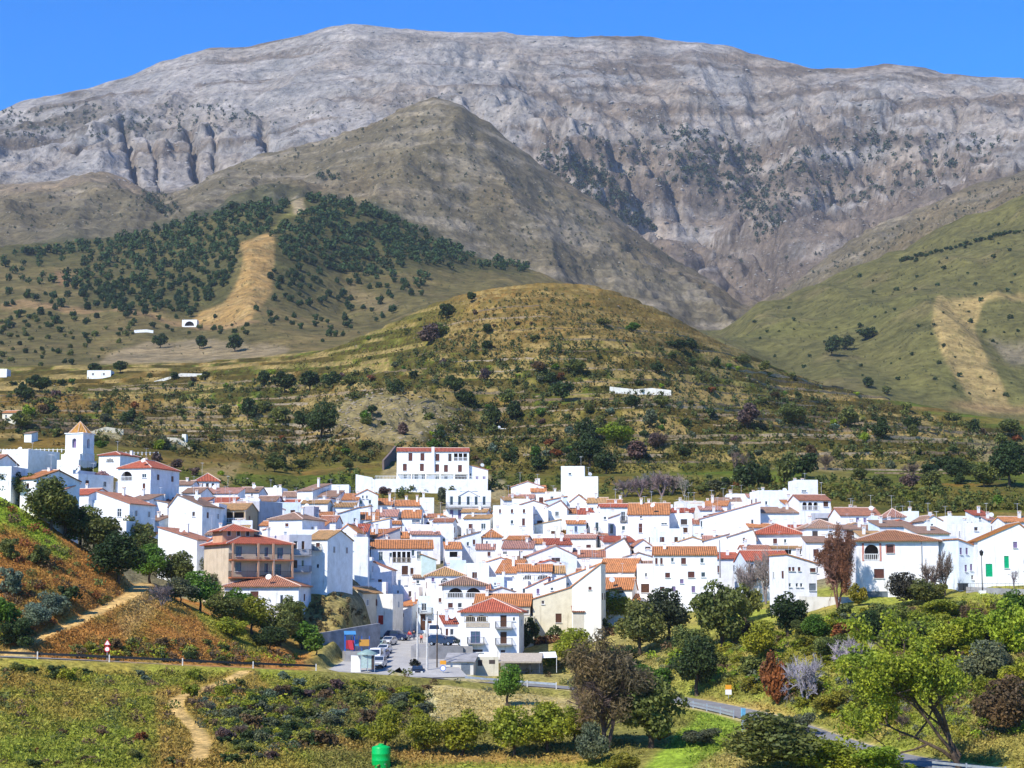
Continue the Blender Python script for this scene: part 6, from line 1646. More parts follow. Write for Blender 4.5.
# trees standing out on the terraced hill: (column, foot row, width, height)
HT = [(322, 441, 34, 40, 'dark'), (302, 428, 18, 18, 'dark'), (248, 420, 20, 24, 'dark'), (280, 424, 18, 20, 'olive'), (131, 419, 12, 12, 'dark'), (180, 417, 10, 10, 'olive'), (160, 348, 15, 16, 'dark'), (200, 349, 15, 15, 'dark'), (235, 352, 20, 20, 'dark'), (93, 374, 18, 12, 'dark'), (120, 373, 16, 14, 'dark'),
      (447, 319, 20, 18, 'dark'), (472, 303, 12, 12, 'dark'), (487, 334, 14, 12, 'dark'), (487, 350, 14, 11, 'dark'), (430, 345, 24, 22, 'purple'), (440, 338, 18, 16, 'olive'), (372, 416, 10, 12, 'dark'), (395, 396, 16, 18, 'dark'), (455, 394, 20, 20, 'dark'), (466, 406, 20, 18, 'dark'), (495, 426, 18, 22, 'dark'), (485, 382, 14, 16, 'purple'),
      (534, 342, 10, 8, 'olive'), (562, 402, 24, 24, 'dark'), (577, 374, 24, 16, 'olive'), (550, 384, 16, 12, 'dark'), (632, 332, 18, 10, 'green'), (603, 326, 14, 8, 'olive'), (678, 350, 24, 12, 'dark'), (692, 351, 16, 14, 'dark'), (657, 374, 14, 14, 'dark'), (672, 360, 10, 9, 'olive'), (692, 366, 10, 9, 'dark'), (717, 367, 8, 12, 'dark'), (742, 364, 20, 10, 'olive'), (765, 372, 14, 12, 'olive'),
      (832, 356, 18, 22, 'dark'), (846, 350, 16, 16, 'dark'), (867, 340, 20, 14, 'dark'), (867, 388, 14, 12, 'dark'), (887, 395, 10, 10, 'olive'), (791, 426, 32, 26, 'olive'), (747, 428, 26, 26, 'purple'), (848, 428, 24, 22, 'olive'), (632, 409, 18, 16, 'dark'), (662, 408, 16, 14, 'olive'), (712, 420, 12, 14, 'dark'), (650, 428, 18, 20, 'grey'), (585, 442, 20, 26, 'dark'), (617, 446, 40, 26, 'bright'), (884, 434, 14, 18, 'dark'), (912, 432, 18, 18, 'dark'), (957, 424, 12, 12, 'olive'), (972, 432, 16, 14, 'dark'), (1010, 436, 28, 20, 'olive'),
      (264, 386, 18, 18, 'dark'), (285, 392, 26, 22, 'dark'), (310, 390, 28, 22, 'dark'), (330, 388, 20, 18, 'dark'), (350, 386, 14, 12, 'olive'), (505, 406, 20, 18, 'olive'), (515, 420, 18, 20, 'dark'), (540, 372, 18, 12, 'brown'), (25, 402, 20, 18, 'dark'), (40, 392, 26, 18, 'dark'), (22, 430, 20, 20, 'olive'), (50, 408, 12, 12, 'olive'),
      (590, 466, 34, 36, 'dark'), (606, 474, 26, 26, 'dark'), (590, 446, 20, 22, 'dark'), (576, 468, 18, 20, 'dark'), (750, 492, 30, 30, 'dark'), (764, 488, 20, 26, 'dark'), (785, 484, 26, 34, 'olive'), (806, 478, 30, 26, 'dark'), (960, 482, 34, 24, 'dark'), (945, 470, 26, 16, 'dark'), (930, 476, 24, 14, 'dark'), (1010, 514, 40, 44, 'dark'), (985, 500, 26, 26, 'olive'), (1000, 480, 20, 20, 'dark'), (880, 440, 20, 20, 'dark'), (1012, 462, 30, 22, 'dark'),
      (440, 438, 12, 10, 'dark'), (348, 470, 14, 12, 'olive'), (275, 472, 20, 16, 'olive'), (300, 468, 14, 10, 'dark'), (255, 448, 12, 9, 'dark'), (214, 442, 12, 9, 'olive'), (510, 462, 16, 12, 'dark'), (540, 470, 20, 14, 'dark'), (558, 452, 14, 12, 'olive'), (487, 470, 10, 14, 'dark'), (910, 490, 20, 18, 'purple'), (930, 502, 24, 20, 'olive'), (880, 498, 20, 16, 'olive'), (990, 515, 18, 16, 'yellow'), (860, 480, 20, 14, 'olive'), (640, 462, 26, 22, 'purple'), (655, 450, 20, 20, 'purple'), (745, 470, 20, 24, 'dtw'), (720, 492, 26, 12, 'grey'), (705, 494, 20, 10, 'olive')]
REG = lambda px, py: ('terraces behind the church' if px < 230 and py > 385 else 'hill foot below the firebreak' if px < 250 else 'rocky knoll above the hotel' if px < 440 and py > 385 else 'left flank of the rounded hill' if px < 440 else 'green hillside at the right' if (px > 800 and py < 395) else 'slope behind the right hand houses' if px > 820 else
                      'top of the rounded hill' if py < 360 else 'middle terraces of the rounded hill' if py < 430 else 'terraces just above the roofs')
for px, py, w_, h_, c_ in HT:
    g = hit(px, py, 0, 470)
    if g is None: continue
    s_ = scale_at(g)
    size = 'large' if w_ > 22 else 'medium' if w_ > 13 else 'small'
    if c_ == 'dtw': twig_plant(g, w_ / s_, h_ / s_, 'dtwig', 'leafless brown tree on the terraces just above the roofs'); continue
    lab = f"{size} {LNAME[c_]} tree on the {REG(px, py)}"
    plant(g, w_ / s_, h_ / s_, c_, lab, 'hillside_tree', 'tree', f"{LNAME[c_]} trees of {size} size on the {REG(px, py)}")
# leafless thicket above the roofs
for px, py, w_, h_, l in ((625, 497, 30, 24, 'leafless grey thicket nearest the tall blank white block'), (652, 495, 36, 28, 'leafless grey thicket behind its neighbours above the widest orange roof'), (672, 494, 34, 26, 'leafless grey thicket behind the biggest one'), (640, 500, 30, 26, 'leafless grey thicket above the widest orange roof'), (662, 502, 36, 32, 'biggest leafless grey thicket above the widest orange roof'), (684, 500, 22, 24, 'leafless thicket right of the biggest grey one'), (735, 470, 18, 26, 'leafless tree left of the dark tree above the stair hut'), (826, 470, 26, 20, 'leafless thicket above the topmost white house'), (912, 478, 26, 20, 'leafless brown thicket above the chapel'),
                          (620, 440, 18, 20, 'leafless bush above the pale blank block'), (480, 468, 18, 12, 'leafless brown bush right of the hotel'), (68, 436, 20, 12, 'leafless dark bush left of the church spire'), (660, 450, 26, 22, 'leafless purple brown thicket on the middle terraces')):
    g = hit(px, py, 0, 470); s_ = scale_at(g); twig_plant(g, w_ / s_, h_ / s_, 'twig' if 'grey' in l else 'dtwig', l, 'thorn_bush', 'bush')

def at_grid(A_, x, y):
    return A_[min(NY - 1, int(np.interp(y, YG, np.arange(NY)))), min(NA - 1, int(np.interp(x / y, AG, np.arange(NA))))]
def scatter(n, poly, ymin, ymax, minpx=0, seed=1, edge=0.0):
    r_ = random.Random(seed); out = []
    xs_, ys_ = [p[0] for p in poly], [p[1] for p in poly]; tries = 0
    while len(out) < n and tries < n * 30:
        tries += 1
        px, py = r_.uniform(min(xs_), max(xs_)), r_.uniform(min(ys_), max(ys_))
        if not inp(poly, px, py): continue
        g = hit(px, py, 0, ymin)
        if g is None or g.y > ymax: continue
        if edge and r_.random() < edge and at_grid(RISER, g.x, g.y) < .25: continue
        if minpx and any((px - a) ** 2 + ((py - b_) * 1.6) ** 2 < minpx ** 2 for a, b_, _ in out): continue
        out.append((px, py, g))
    return out
# bushes of the terraced hill
DOMEP = [(0, 382), (280, 368), (330, 352), (440, 305), (540, 286), (600, 294), (660, 316), (720, 346), (780, 374), (900, 406), (1024, 428), (1024, 516), (930, 512), (850, 492), (800, 482), (700, 494), (600, 492), (500, 488), (478, 462), (390, 444), (372, 492), (300, 490), (200, 478), (120, 456), (0, 446)]
for px, py, g in scatter(265, DOMEP, 435, 1080, 7, 3, .6):
    top = py < 365 and px > 400
    c_ = rng.choices(('dark', 'olive', 'green', 'purple', 'brown', 'grey', 'agave', 'yellow', 'rust', 'bright'), (6, 7, 2.5, 1.4, 2, 2, 1.2, 1.2, 1, 1.8))[0]
    if top: c_ = rng.choice(('olive', 'dark', 'brown', 'olive'))
    w_ = rng.uniform(4, 11) * (.65 if top else 1) * (1.45 if py > 410 else 1)
    s_ = scale_at(g); h_ = w_ * rng.uniform(.55, .95)
    lab = f"{LNAME[c_]} bush on the {REG(px, py)}"
    plant(g, w_ / s_, h_ / s_, c_, lab, 'bush', 'bush', f"{LNAME[c_]} bushes on the {REG(px, py)}", 'round', None, False, single=True)
# shrubs of the near banks
NEARP = [[(0, 670), (240, 676), (330, 680), (420, 690), (420, 720), (360, 745), (230, 768), (210, 730), (180, 700), (250, 676), (150, 690), (0, 676)], [(185, 690), (430, 690), (430, 715), (370, 740), (250, 765), (200, 730)], [(640, 660), (760, 640), (860, 615), (1024, 600), (1024, 740), (900, 740), (760, 695), (690, 680)],
         [(40, 655), (140, 640), (200, 640), (300, 660), (300, 668), (40, 656)], [(0, 720), (180, 720), (190, 768), (0, 768)]]
NL = ['bank below the left road', 'bushy gully left of the orchard', 'right bank above the winding road', 'verge above the left road', 'lower left meadow']
for i, (poly, cnt, cols_) in enumerate(zip(NEARP, (50, 90, 115, 22, 14), (('olive', 'dark', 'citrus', 'brown', 'agave'), ('olive', 'dark', 'brown', 'citrus', 'grey', 'olive', 'citrus', 'purple'), ('olive', 'citrus', 'citrus', 'grey', 'yellow', 'bright', 'brown'), ('brown', 'olive', 'citrus', 'dark', 'yellow'), ('brown', 'olive', 'rust', 'dark')))):
    for px, py, g in scatter(cnt, poly, 120, 305, 6, 20 + i):
        c_ = rng.choice(cols_); s_ = scale_at(g); w_ = rng.uniform(9, 26) * (.7 if i in (3, 4) else 1) * (1.25 if i == 2 else 1); h_ = w_ * rng.uniform(.45, .85)
        if c_ in ('brown', 'purple') and rng.random() < .5:
            twig_plant(g, w_ / s_, h_ / s_, 'dtwig', f"leafless brown shrub on the {NL[i]}", 'dry_shrub', 'bush', f"leafless shrubs on the {NL[i]}")
        else:
            plant(g, w_ / s_, h_ / s_, c_, f"{LNAME[c_]} shrub on the {NL[i]}", 'shrub', 'bush', f"{LNAME[c_]} shrubs on the {NL[i]}", 'low', None, False, single=True)

def undergrowth(items_by_poly, seed):
    g_ = np.random.default_rng(seed); vs_, cs_ = [], []
    for poly, n, cols_ in items_by_poly:
        for px, py, g in scatter(n, poly, 120, 305, 0, seed + n):
            s_ = scale_at(g); w_ = g_.uniform(5, 17) / s_; L_ = 80; d = rand_dirs(L_, g_)
            pos = np.array([g.x, g.y, g.z + w_ * .2]) + d * (w_ * .5 * g_.uniform(.5, 1, L_))[:, None] * np.array([1, 1, .7])
            vs_.append(leaf_arrays(pos, np.full(L_, w_ * .13), g_, .2, 1.4, d, .8)); cs_.append(np.tile(np.array(LC[cols_[g_.integers(0, len(cols_))]]) * g_.uniform(.8, 1.2), (L_, 1)))
    o = link('undergrowth', quads_mesh('undergrowth', np.concatenate(vs_), M_PLANTS, np.concatenate(cs_))); tag(o, 'mixed low undergrowth filling the near banks', 'undergrowth', kind='stuff')
undergrowth([(NEARP[0], 120, ('olive', 'citrus', 'brown')), (NEARP[1], 260, ('olive', 'dark', 'brown', 'citrus', 'grey')), (NEARP[2], 900, ('olive', 'citrus', 'grey', 'bright', 'brown', 'yellow')), (NEARP[3], 90, ('brown', 'olive', 'citrus')), ([(330, 640), (420, 690), (640, 700), (690, 640), (560, 660), (430, 684)], 60, ('olive', 'brown', 'grey')), ([(0, 500), (60, 545), (130, 590), (60, 625), (0, 650)], 90, ('brown', 'olive', 'rust')), ([(0, 680), (170, 690), (190, 768), (0, 768)], 110, ('brown', 'olive', 'citrus')), ([(1020, 595), (1120, 590), (1120, 770), (1020, 770)], 160, ('olive', 'citrus', 'bright', 'brown', 'yellow')), ([(-90, 480), (0, 500), (0, 768), (-90, 768)], 130, ('olive', 'brown', 'citrus'))], 91)

# ground plants nobody could count: tufts and weeds
def stuff(name, label, cat, poly_list, n_clump, leaves, size, ymin, ymax, cols, seed, spread=1.2, hgt=.6, edge=0.0, asp=1.8):
    g_ = np.random.default_rng(seed); P_ = []
    for poly, share in poly_list:
        for px, py, g in scatter(int(n_clump * share), poly, ymin, ymax, 0, seed + len(P_), edge): P_.append((g.x, g.y, g.z))
    P_ = np.array(P_); n = len(P_)
    pos = np.repeat(P_, leaves, 0); 
    k_ = g_.uniform(.5, 1.6, n); kk = np.repeat(k_, leaves)
    pos = pos + np.stack([g_.normal(size=n * leaves) * spread * kk, g_.normal(size=n * leaves) * spread * kk, g_.uniform(0, hgt, n * leaves) * kk], 1)
    # settle every leaf on the ground under it
    aj = np.interp(pos[:, 0] / pos[:, 1], AG, np.arange(NA)); yj = np.interp(pos[:, 1], YG, np.arange(NY))
    a0 = np.clip(aj.astype(int), 0, NA - 2); y0 = np.clip(yj.astype(int), 0, NY - 2); fa, fy = aj - a0, yj - y0
    zg_ = (ZG[y0, a0] * (1 - fa) + ZG[y0, a0 + 1] * fa) * (1 - fy) + (ZG[y0 + 1, a0] * (1 - fa) + ZG[y0 + 1, a0 + 1] * fa) * fy
    pos[:, 2] = zg_ + g_.uniform(0, hgt, n * leaves) * kk
    bad = (np.maximum(np.maximum(ROAD_WIDE, STREET_M), np.maximum(LOT_M, TRACK_M)))[y0, a0] > .3
    ci = g_.integers(0, len(cols), n); col = np.array(cols)[np.repeat(ci, leaves)]
    base = C[y0, a0]
    col = .22 * col + .78 * base
    keep = ~bad
    v = leaf_arrays(pos[keep], size * kk[keep], g_, .1 if asp < 2 else -.0, asp)
    o = link(name, quads_mesh(name, v, M_PLANTS, col[keep])); tag(o, label, cat, kind='stuff')
GC = [(0.12, .14, .03), (0.19, .20, .035), (0.24, .16, .05), (0.08, .095, .03), (0.26, .21, .06), (0.15, .19, .03)]
stuff('terrace_scrub', 'low weeds and tufts covering the old terraces', 'ground cover', [(DOMEP, .8), ([(690, 480), (850, 488), (1024, 500), (1024, 520), (930, 514), (850, 500), (700, 498)], .2)], 3600, 14, .45, 432, 1080, GC, 5, 1.2, .9, .93)
NEAR_ALL = [([(0, 664), (330, 678), (430, 686), (430, 768), (0, 768)], .42), ([(0, 500), (60, 540), (150, 590), (300, 660), (300, 666), (0, 652)], .2), ([(560, 640), (700, 640), (850, 608), (1110, 585), (1110, 775), (700, 768), (620, 700)], .38), ([(430, 690), (600, 694), (640, 768), (430, 768)], .06)]
stuff('grass', 'rough grass and weeds on the near banks', 'grass', NEAR_ALL, 9000, 26, .12, 130, 305, GC, 6, .9, .3, 0.0, 2.6)

# pines of the plantation round the firebreak
def gap(px, py):
    return inp(FIRE, px, py) or inp([(288, 194), (308, 194), (308, 212), (284, 226), (272, 236), (268, 228), (284, 214)], px, py)
dense = [p for p in scatter(640, [(250, 197), (300, 192), (345, 197), (400, 222), (470, 247), (545, 274), (490, 270), (430, 265), (370, 275), (330, 270), (290, 262), (270, 236), (236, 250), (140, 252), (60, 256), (0, 256), (60, 248), (120, 236), (200, 214)], 1100, 2000, 2.6, 41) if not gap(p[0], p[1])]
mids = [p for p in scatter(230, [(80, 255), (238, 248), (230, 290), (180, 312), (90, 308), (70, 285)], 1100, 2000, 3.2, 42) if not gap(p[0], p[1])]
loose = [p for p in scatter(190, [(0, 258), (80, 262), (250, 312), (270, 270), (330, 268), (470, 256), (430, 290), (390, 318), (330, 345), (290, 340), (250, 318), (0, 330)], 1100, 2000, 6, 43) if not gap(p[0], p[1])]
pts = sorted(dense + mids + loose, key=lambda p: p[2].y)
PINE_LAB = ('dark pine on the lower slope of the hill with the tan firebreak', 'pines on the firebreak hill')
far = []
for i, (px, py, g) in enumerate(pts):
    s_ = scale_at(g); w_ = rng.uniform(4.8, 9.5) / s_
    if i < 290: plant(g, w_, w_ * rng.uniform(.9, 1.25), 'pine', PINE_LAB[0], 'pine_tree', 'pine tree', PINE_LAB[1], 'round', 'C', False, single=True)
    else: far.append((g, w_))
def crowd(name, label, cat, items, leaves, col, seed, mat=None):
    g_ = np.random.default_rng(seed); n = len(items)
    P_ = np.array([(g.x, g.y, g.z) for g, w_ in items]); W_ = np.array([w_ for g, w_ in items])
    kk = np.repeat(W_, leaves); d = rand_dirs(n * leaves, g_)
    pos = np.repeat(P_, leaves, 0) + d * (kk * .5 * g_.uniform(.4, 1, n * leaves))[:, None]; pos[:, 2] += kk * .5
    cv = np.repeat(g_.uniform(.75, 1.3, n), leaves)[:, None] * np.array(col)
    v = leaf_arrays(pos, kk * .26, g_, .2, 1.3, d, .9)
    o = link(name, quads_mesh(name, v, M_PLANTS, cv)); tag(o, label, cat, kind='stuff')
crowd('pine_forest', 'dense dark pine plantation on the upper firebreak hill', 'pine forest', far, 60, LC['pine'], 3)
# scrub oaks and junipers of the far slopes
far = []
for n, poly, lo, hi in ((420, [(540, 130), (700, 150), (760, 160), (880, 130), (1000, 140), (1000, 170), (880, 200), (800, 215), (760, 240), (720, 210), (690, 190), (620, 180), (560, 170)], 3, 7), (240, [(545, 150), (600, 165), (640, 210), (660, 235), (620, 225), (570, 190), (535, 160)], 3, 8), (220, [(0, 110), (90, 104), (200, 105), (270, 112), (250, 125), (120, 140), (0, 138)], 2, 5), (220, [(650, 120), (740, 140), (800, 200), (760, 250), (740, 200), (690, 180)], 3, 7), (160, [(430, 105), (1000, 110), (1000, 240), (760, 300), (600, 220)], 1.5, 4.5), (80, [(150, 130), (420, 90), (560, 110), (500, 100), (300, 140)], 1.2, 3)):
    for px, py, g in scatter(n, poly, 3000, 4600, 0, int(lo * 100 + n)):
        far.append((g, random.Random(px).uniform(lo, hi) / scale_at(g)))
MTF = list(far)
crowd('mountain_scrub', 'dark scattered trees on the grey mountain', 'trees', far, 26, (0.045, .07, .04), 9)
far = []
for n, poly, lo, hi in ((60, [(140, 195), (160, 190), (180, 212), (170, 220), (150, 208)], 3, 6), (620, [(0, 190), (130, 182), (300, 150), (435, 104), (560, 185), (730, 295), (560, 270), (420, 215), (300, 185), (150, 215), (0, 240)], 1.1, 3.6), (20, [(316, 174), (342, 174), (342, 182), (318, 182)], 3, 6), (170, [(760, 305), (850, 250), (960, 195), (1024, 175), (1024, 200), (900, 245), (800, 285)], 1.2, 3.5)):
    for px, py, g in scatter(n, poly, 2100, 3100, 0, int(lo * 90 + n)):
        far.append((g, random.Random(px).uniform(lo, hi) / scale_at(g)))
crowd('hillside_scrub', 'small dark trees dotted over the brown spurs', 'trees', far, 26, (0.05, .07, .035), 10)
# green hillside at the right
for k_ in range(26):
    px = 902 + k_ * 4.9; py = 262 - k_ * 1.25 + rng.uniform(-1, 1)
    g = hit(px, py, 0, 1100)
    if g is None or g.y > 2100: continue
    s_ = scale_at(g); w_ = rng.uniform(4, 7.5) / s_
    plant(g, w_, w_ * .8, 'dark', 'dark bush in the hedge line crossing the green hillside', 'hedgerow_bush', 'bush', 'hedge line on the green hillside', 'round', 'C', False, single=True)
for px, py, g in scatter(70, [(730, 335), (800, 300), (900, 262), (1024, 215), (1024, 400), (900, 395), (800, 370)], 1080, 2000, 9, 61):
    s_ = scale_at(g); w_ = rng.uniform(2.5, 6.5) / s_
    plant(g, w_, w_ * .85, rng.choice(('dark', 'pine')), 'dark lone bush dotted over the green hillside at the right', 'hillside_bush', 'bush', 'lone bushes on the green hillside', 'round', 'D', False, single=True)
for px, py, g in scatter(70, [(0, 318), (100, 322), (180, 330), (250, 322), (250, 340), (150, 330), (90, 365), (0, 368)], 1050, 1500, 6, 62):
    s_ = scale_at(g); w_ = rng.uniform(4, 8.5) / s_
    plant(g, w_, w_ * .9, rng.choice(('dark', 'olive')), 'round dark tree in the groves below the firebreak hill', 'grove_tree', 'tree', 'grove trees below the firebreak hill', 'round', 'C', False, single=True)

# boulders and broken rock lying on the bare slopes, small bushes along the terrace edges
def rocks(name, label, poly_list, ymin, ymax, col, seed):
    g_ = np.random.default_rng(seed); P_, S_ = [], []
    for n, poly, lo, hi in poly_list:
        for px, py, g in scatter(n, poly, ymin, ymax, 0, seed + n):
            P_.append((g.x, g.y, g.z)); S_.append(g_.uniform(lo, hi) / scale_at(g))
    P_, S_ = np.array(P_), np.array(S_); n = len(P_)
    oct_ = np.array([(1, 0, 0), (0, 1, 0), (-1, 0, 0), (0, -1, 0), (0, 0, .8), (0, 0, -.8)], float)
    v = oct_[None] * g_.uniform(.5, 1.3, (n, 6, 1)) + g_.normal(size=(n, 6, 3)) * .2
    a = g_.uniform(0, 6.28, n); ca, sa = np.cos(a)[:, None], np.sin(a)[:, None]
    v = np.stack([v[..., 0] * ca - v[..., 1] * sa, v[..., 0] * sa + v[..., 1] * ca, v[..., 2]], -1)
    v = v * (S_ * .5)[:, None, None] * np.array([1.5, 1, .8]) + P_[:, None]
    tri = np.array([(0, 1, 4), (1, 2, 4), (2, 3, 4), (3, 0, 4), (1, 0, 5), (2, 1, 5), (3, 2, 5), (0, 3, 5)])
    f = (tri[None] + (np.arange(n) * 6)[:, None, None]).reshape(-1)
    me = bpy.data.meshes.new(name); me.vertices.add(n * 6); me.vertices.foreach_set('co', v.astype(np.float32).ravel())
    me.loops.add(len(f)); me.loops.foreach_set('vertex_index', f.astype(np.int32)); me.polygons.add(len(f) // 3); me.polygons.foreach_set('loop_start', np.arange(len(f) // 3, dtype=np.int32) * 3)
    me.update(calc_edges=True); c_ = me.color_attributes.new('cover', 'FLOAT_COLOR', 'POINT')
    cc = np.ones((n * 6, 4), np.float32); cc[:, :3] = np.repeat(np.array(col) * g_.uniform(.6, 1.15, (n, 1)), 6, 0); c_.data.foreach_set('color', cc.ravel())
    me.materials.append(M_ROCK); tag(link(name, me), label, 'rocks', kind='stuff')
M_ROCK, nt, b = new_mat('broken_limestone')
at = nt.nodes.new('ShaderNodeAttribute'); at.attribute_name = 'cover'; nt.links.new(at.outputs['Color'], b.inputs['Base Color']); spec(b, .95, .05)
MP = [(0, 112), (90, 90), (210, 50), (345, 30), (560, 40), (700, 46), (815, 70), (1024, 84), (1024, 165), (900, 205), (760, 300), (640, 225), (540, 155), (440, 92), (300, 140), (150, 190), (0, 178)]
rocks('mountain_rocks', 'broken limestone blocks strewn over the grey mountain', [(3600, MP, .9, 2.6), (260, MP, 2.5, 5)], 3000, 4600, (.30, .28, .25), 71)
BP = [(0, 186), (130, 182), (300, 150), (435, 106), (560, 185), (730, 295), (560, 270), (420, 215), (300, 185), (150, 215), (0, 240)]
rocks('hillside_rocks', 'pale stones on the brown spurs', [(900, BP, .8, 2.2), (300, [(760, 305), (850, 250), (960, 195), (1024, 175), (1024, 200), (900, 245), (800, 285)], .8, 2)], 2100, 3100, (.30, .26, .20), 72)
rocks('knoll_rocks', 'weathered boulders on the knoll above the hotel', [(420, [(335, 395), (380, 388), (440, 400), (470, 425), (450, 445), (390, 442), (340, 425)], 1.2, 4.5), (260, DOMEP, 1, 3)], 480, 1050, (.30, .25, .18), 73)
far = []
for px, py, g in scatter(3000, [(0, 395), (330, 380), (440, 345), (560, 340), (700, 368), (900, 415), (1024, 436), (1024, 505), (850, 490), (700, 494), (600, 492), (500, 488), (480, 455), (380, 450), (365, 490), (300, 490), (0, 448)], 462, 1000, 0, 74, .93):
    far.append((g, random.Random(py).uniform(2.0, 7.5) / scale_at(g)))
for px, py, g in scatter(700, [(380, 335), (540, 288), (700, 340), (700, 368), (560, 342), (440, 345)], 480, 1050, 0, 75, .95):
    far.append((g, random.Random(py).uniform(1.6, 4.0) / scale_at(g)))
crowd('terrace_undergrowth', 'small dark bushes growing along the terrace edges', 'undergrowth', far, 22, (0.075, 0.095, 0.03), 76)
far = []
for px, py, g in scatter(900, [(700, 335), (800, 295), (1024, 210), (1024, 410), (800, 375)], 1080, 2100, 0, 77):
    far.append((g, random.Random(py).uniform(.9, 2.6) / scale_at(g)))
for px, py, g in scatter(700, [(0, 255), (250, 230), (300, 250), (530, 275), (400, 330), (300, 350), (0, 365)], 1080, 2100, 0, 78):
    far.append((g, random.Random(py).uniform(.9, 3.0) / scale_at(g)))
crowd('hill_tufts', 'low tufts of scrub dotted over the green and pine hills', 'scrub', far, 14, (0.07, 0.085, 0.04), 79)

far = []
for px, py, g in scatter(520, [(200, 482), (300, 484), (365, 470), (372, 490), (500, 478), (700, 482), (850, 478), (1024, 500), (1024, 522), (930, 516), (850, 502), (700, 500), (600, 494), (500, 490), (380, 500), (300, 500)], 432, 560, 0, 81):
    far.append((g, random.Random(py).uniform(2.5, 9.0) / scale_at(g)))
crowd('hillfoot_undergrowth', 'bushes and weeds filling the slope just above the roofs', 'undergrowth', far, 40, (0.09, 0.115, 0.03), 82)
far = [(g, random.Random(py).uniform(3, 8) / scale_at(g)) for px, py, g in scatter(60, [(300, 600), (340, 594), (372, 618), (330, 632), (300, 640)], 290, 335, 0, 83)]
crowd('mound_scrub', 'dry tufts on the earth mound above the playground', 'scrub', far, 40, (0.14, 0.11, 0.05), 84)

# ------------------------------------------------------------------ roads
def strip(name, pts, half, lift, mat, label, cat, uvs=True):
    m = MB(); n = len(pts); L_, R_ = [], []
    for i in range(n):
        d = Vector(pts[min(i + 1, n - 1)] - pts[max(i - 1, 0)]); d.z = 0; d.normalize()
        s_ = Vector((d.y, -d.x, 0)); p = Vector(pts[i]) + Vector((0, 0, lift))
        L_.append(p - s_ * half); R_.append(p + s_ * half)
    for i in range(n - 1): m.poly([L_[i], R_[i], R_[i + 1], L_[i + 1]])
    o = m.build(name, mat); tag(o, label, cat, kind='structure'); return o
m, nt, b = new_mat('worn_asphalt')
f1 = noise(nt, .35, 5, .7); f2 = noise(nt, 6, 3, .7)
c = mixrgb(nt, ramp(nt, f1, .3, .7, (0.17, 0.165, 0.155), (0.27, 0.26, 0.24)), ramp(nt, f2, .3, .7, (.8, .8, .8), (1.15, 1.15, 1.15)), 1.0, 'MULTIPLY')
nt.links.new(c, b.inputs['Base Color']); spec(b, .9, .15); M_ROAD = m
m, nt, b = new_mat('pale_concrete_street')
f1 = noise(nt, .3, 5, .7); f2 = noise(nt, 4, 4, .7)
c = mixrgb(nt, ramp(nt, f1, .3, .7, (0.33, 0.315, 0.285), (0.45, 0.43, 0.39)), ramp(nt, f2, .3, .7, (.85, .85, .85), (1.12, 1.12, 1.12)), 1.0, 'MULTIPLY')
nt.links.new(c, b.inputs['Base Color']); spec(b, .9, .1); M_STREET = m
strip('road', ROADW, 2.9, .10, M_ROAD, 'grey country road winding along the foot of the village', 'road')
strip('street', STREETW, 4.4, .115, M_STREET, 'pale concrete street climbing into the village', 'street')
strip('car_park', LOTW, 5.0, .108, M_STREET, 'pale concrete parking strip beside the playground', 'car park')

M_STEEL = mat_plain('galvanised_rail', (0.34, 0.38, 0.42), .45, .4, .3)
M_DKRAIL = mat_plain('dark_rail', (0.03, 0.032, 0.035), .6, .3)
M_POST = mat_plain('pale_post', (0.55, 0.53, 0.49), .8, .2)
def rail_along(pts, off, label, beam_mat, post_mat, step=4.0, double=False, h=.75, name='guard_rail'):
    pts = [Vector(p) for p in pts]
    o = empty(name, pts[len(pts) // 2], 0, label, 'guard rail'); org = pts[len(pts) // 2]
    q = []
    for i, p in enumerate(pts):
        d = (pts[min(i + 1, len(pts) - 1)] - pts[max(i - 1, 0)]); d.z = 0; d.normalize()
        q.append(p + Vector((d.y, -d.x, 0)) * off + Vector((0, 0, .05)) - org)
    m = MB()
    for a, b_ in zip(q[:-1], q[1:]):
        for z0, z1 in (((h - .3, h),) if not double else ((h - .22, h), (h - .62, h - .42))):
            for dy in (-.03, .03):
                m.poly([(a.x, a.y + dy, a.z + z0), (b_.x, b_.y + dy, b_.z + z0), (b_.x, b_.y + dy, b_.z + z1), (a.x, a.y + dy, a.z + z1)])
            m.poly([(a.x, a.y - .03, a.z + z1), (b_.x, b_.y - .03, b_.z + z1), (b_.x, b_.y + .03, b_.z + z1), (a.x, a.y + .03, a.z + z1)])
    m.build('beam', beam_mat, o)
    pm = MB(); pm.box(-.07, .07, -.07, .07, -.5, h + .12); pme = pm.mesh('post', [post_mat])
    acc = 0
    for i in range(len(q) - 1):
        acc += (q[i + 1] - q[i]).length
        if acc >= step: link('post', pme, o, q[i + 1] + Vector((0, -.1, 0))); acc = 0
    return o
rw = ROADW
def part(x0, x1): return [p for p in rw if x0 <= project(p[0], p[1], p[2])[0] <= x1]
rail_along(part(-60, 325), 3.25, 'dark guard rail with pale posts along the road at the left', M_DKRAIL, M_POST, 5.5)
rail_along(part(455, 575), 3.2, 'pale guard rail in front of the carport along the road', M_STEEL, M_POST, 4)
rail_along(part(690, 768), 3.2, 'blue grey double guard rail on the road bend', M_STEEL, M_STEEL, 4, True)
rail_along(part(955, 1060), 3.2, 'blue grey guard rail at the lower right corner', M_STEEL, M_STEEL, 4, True)

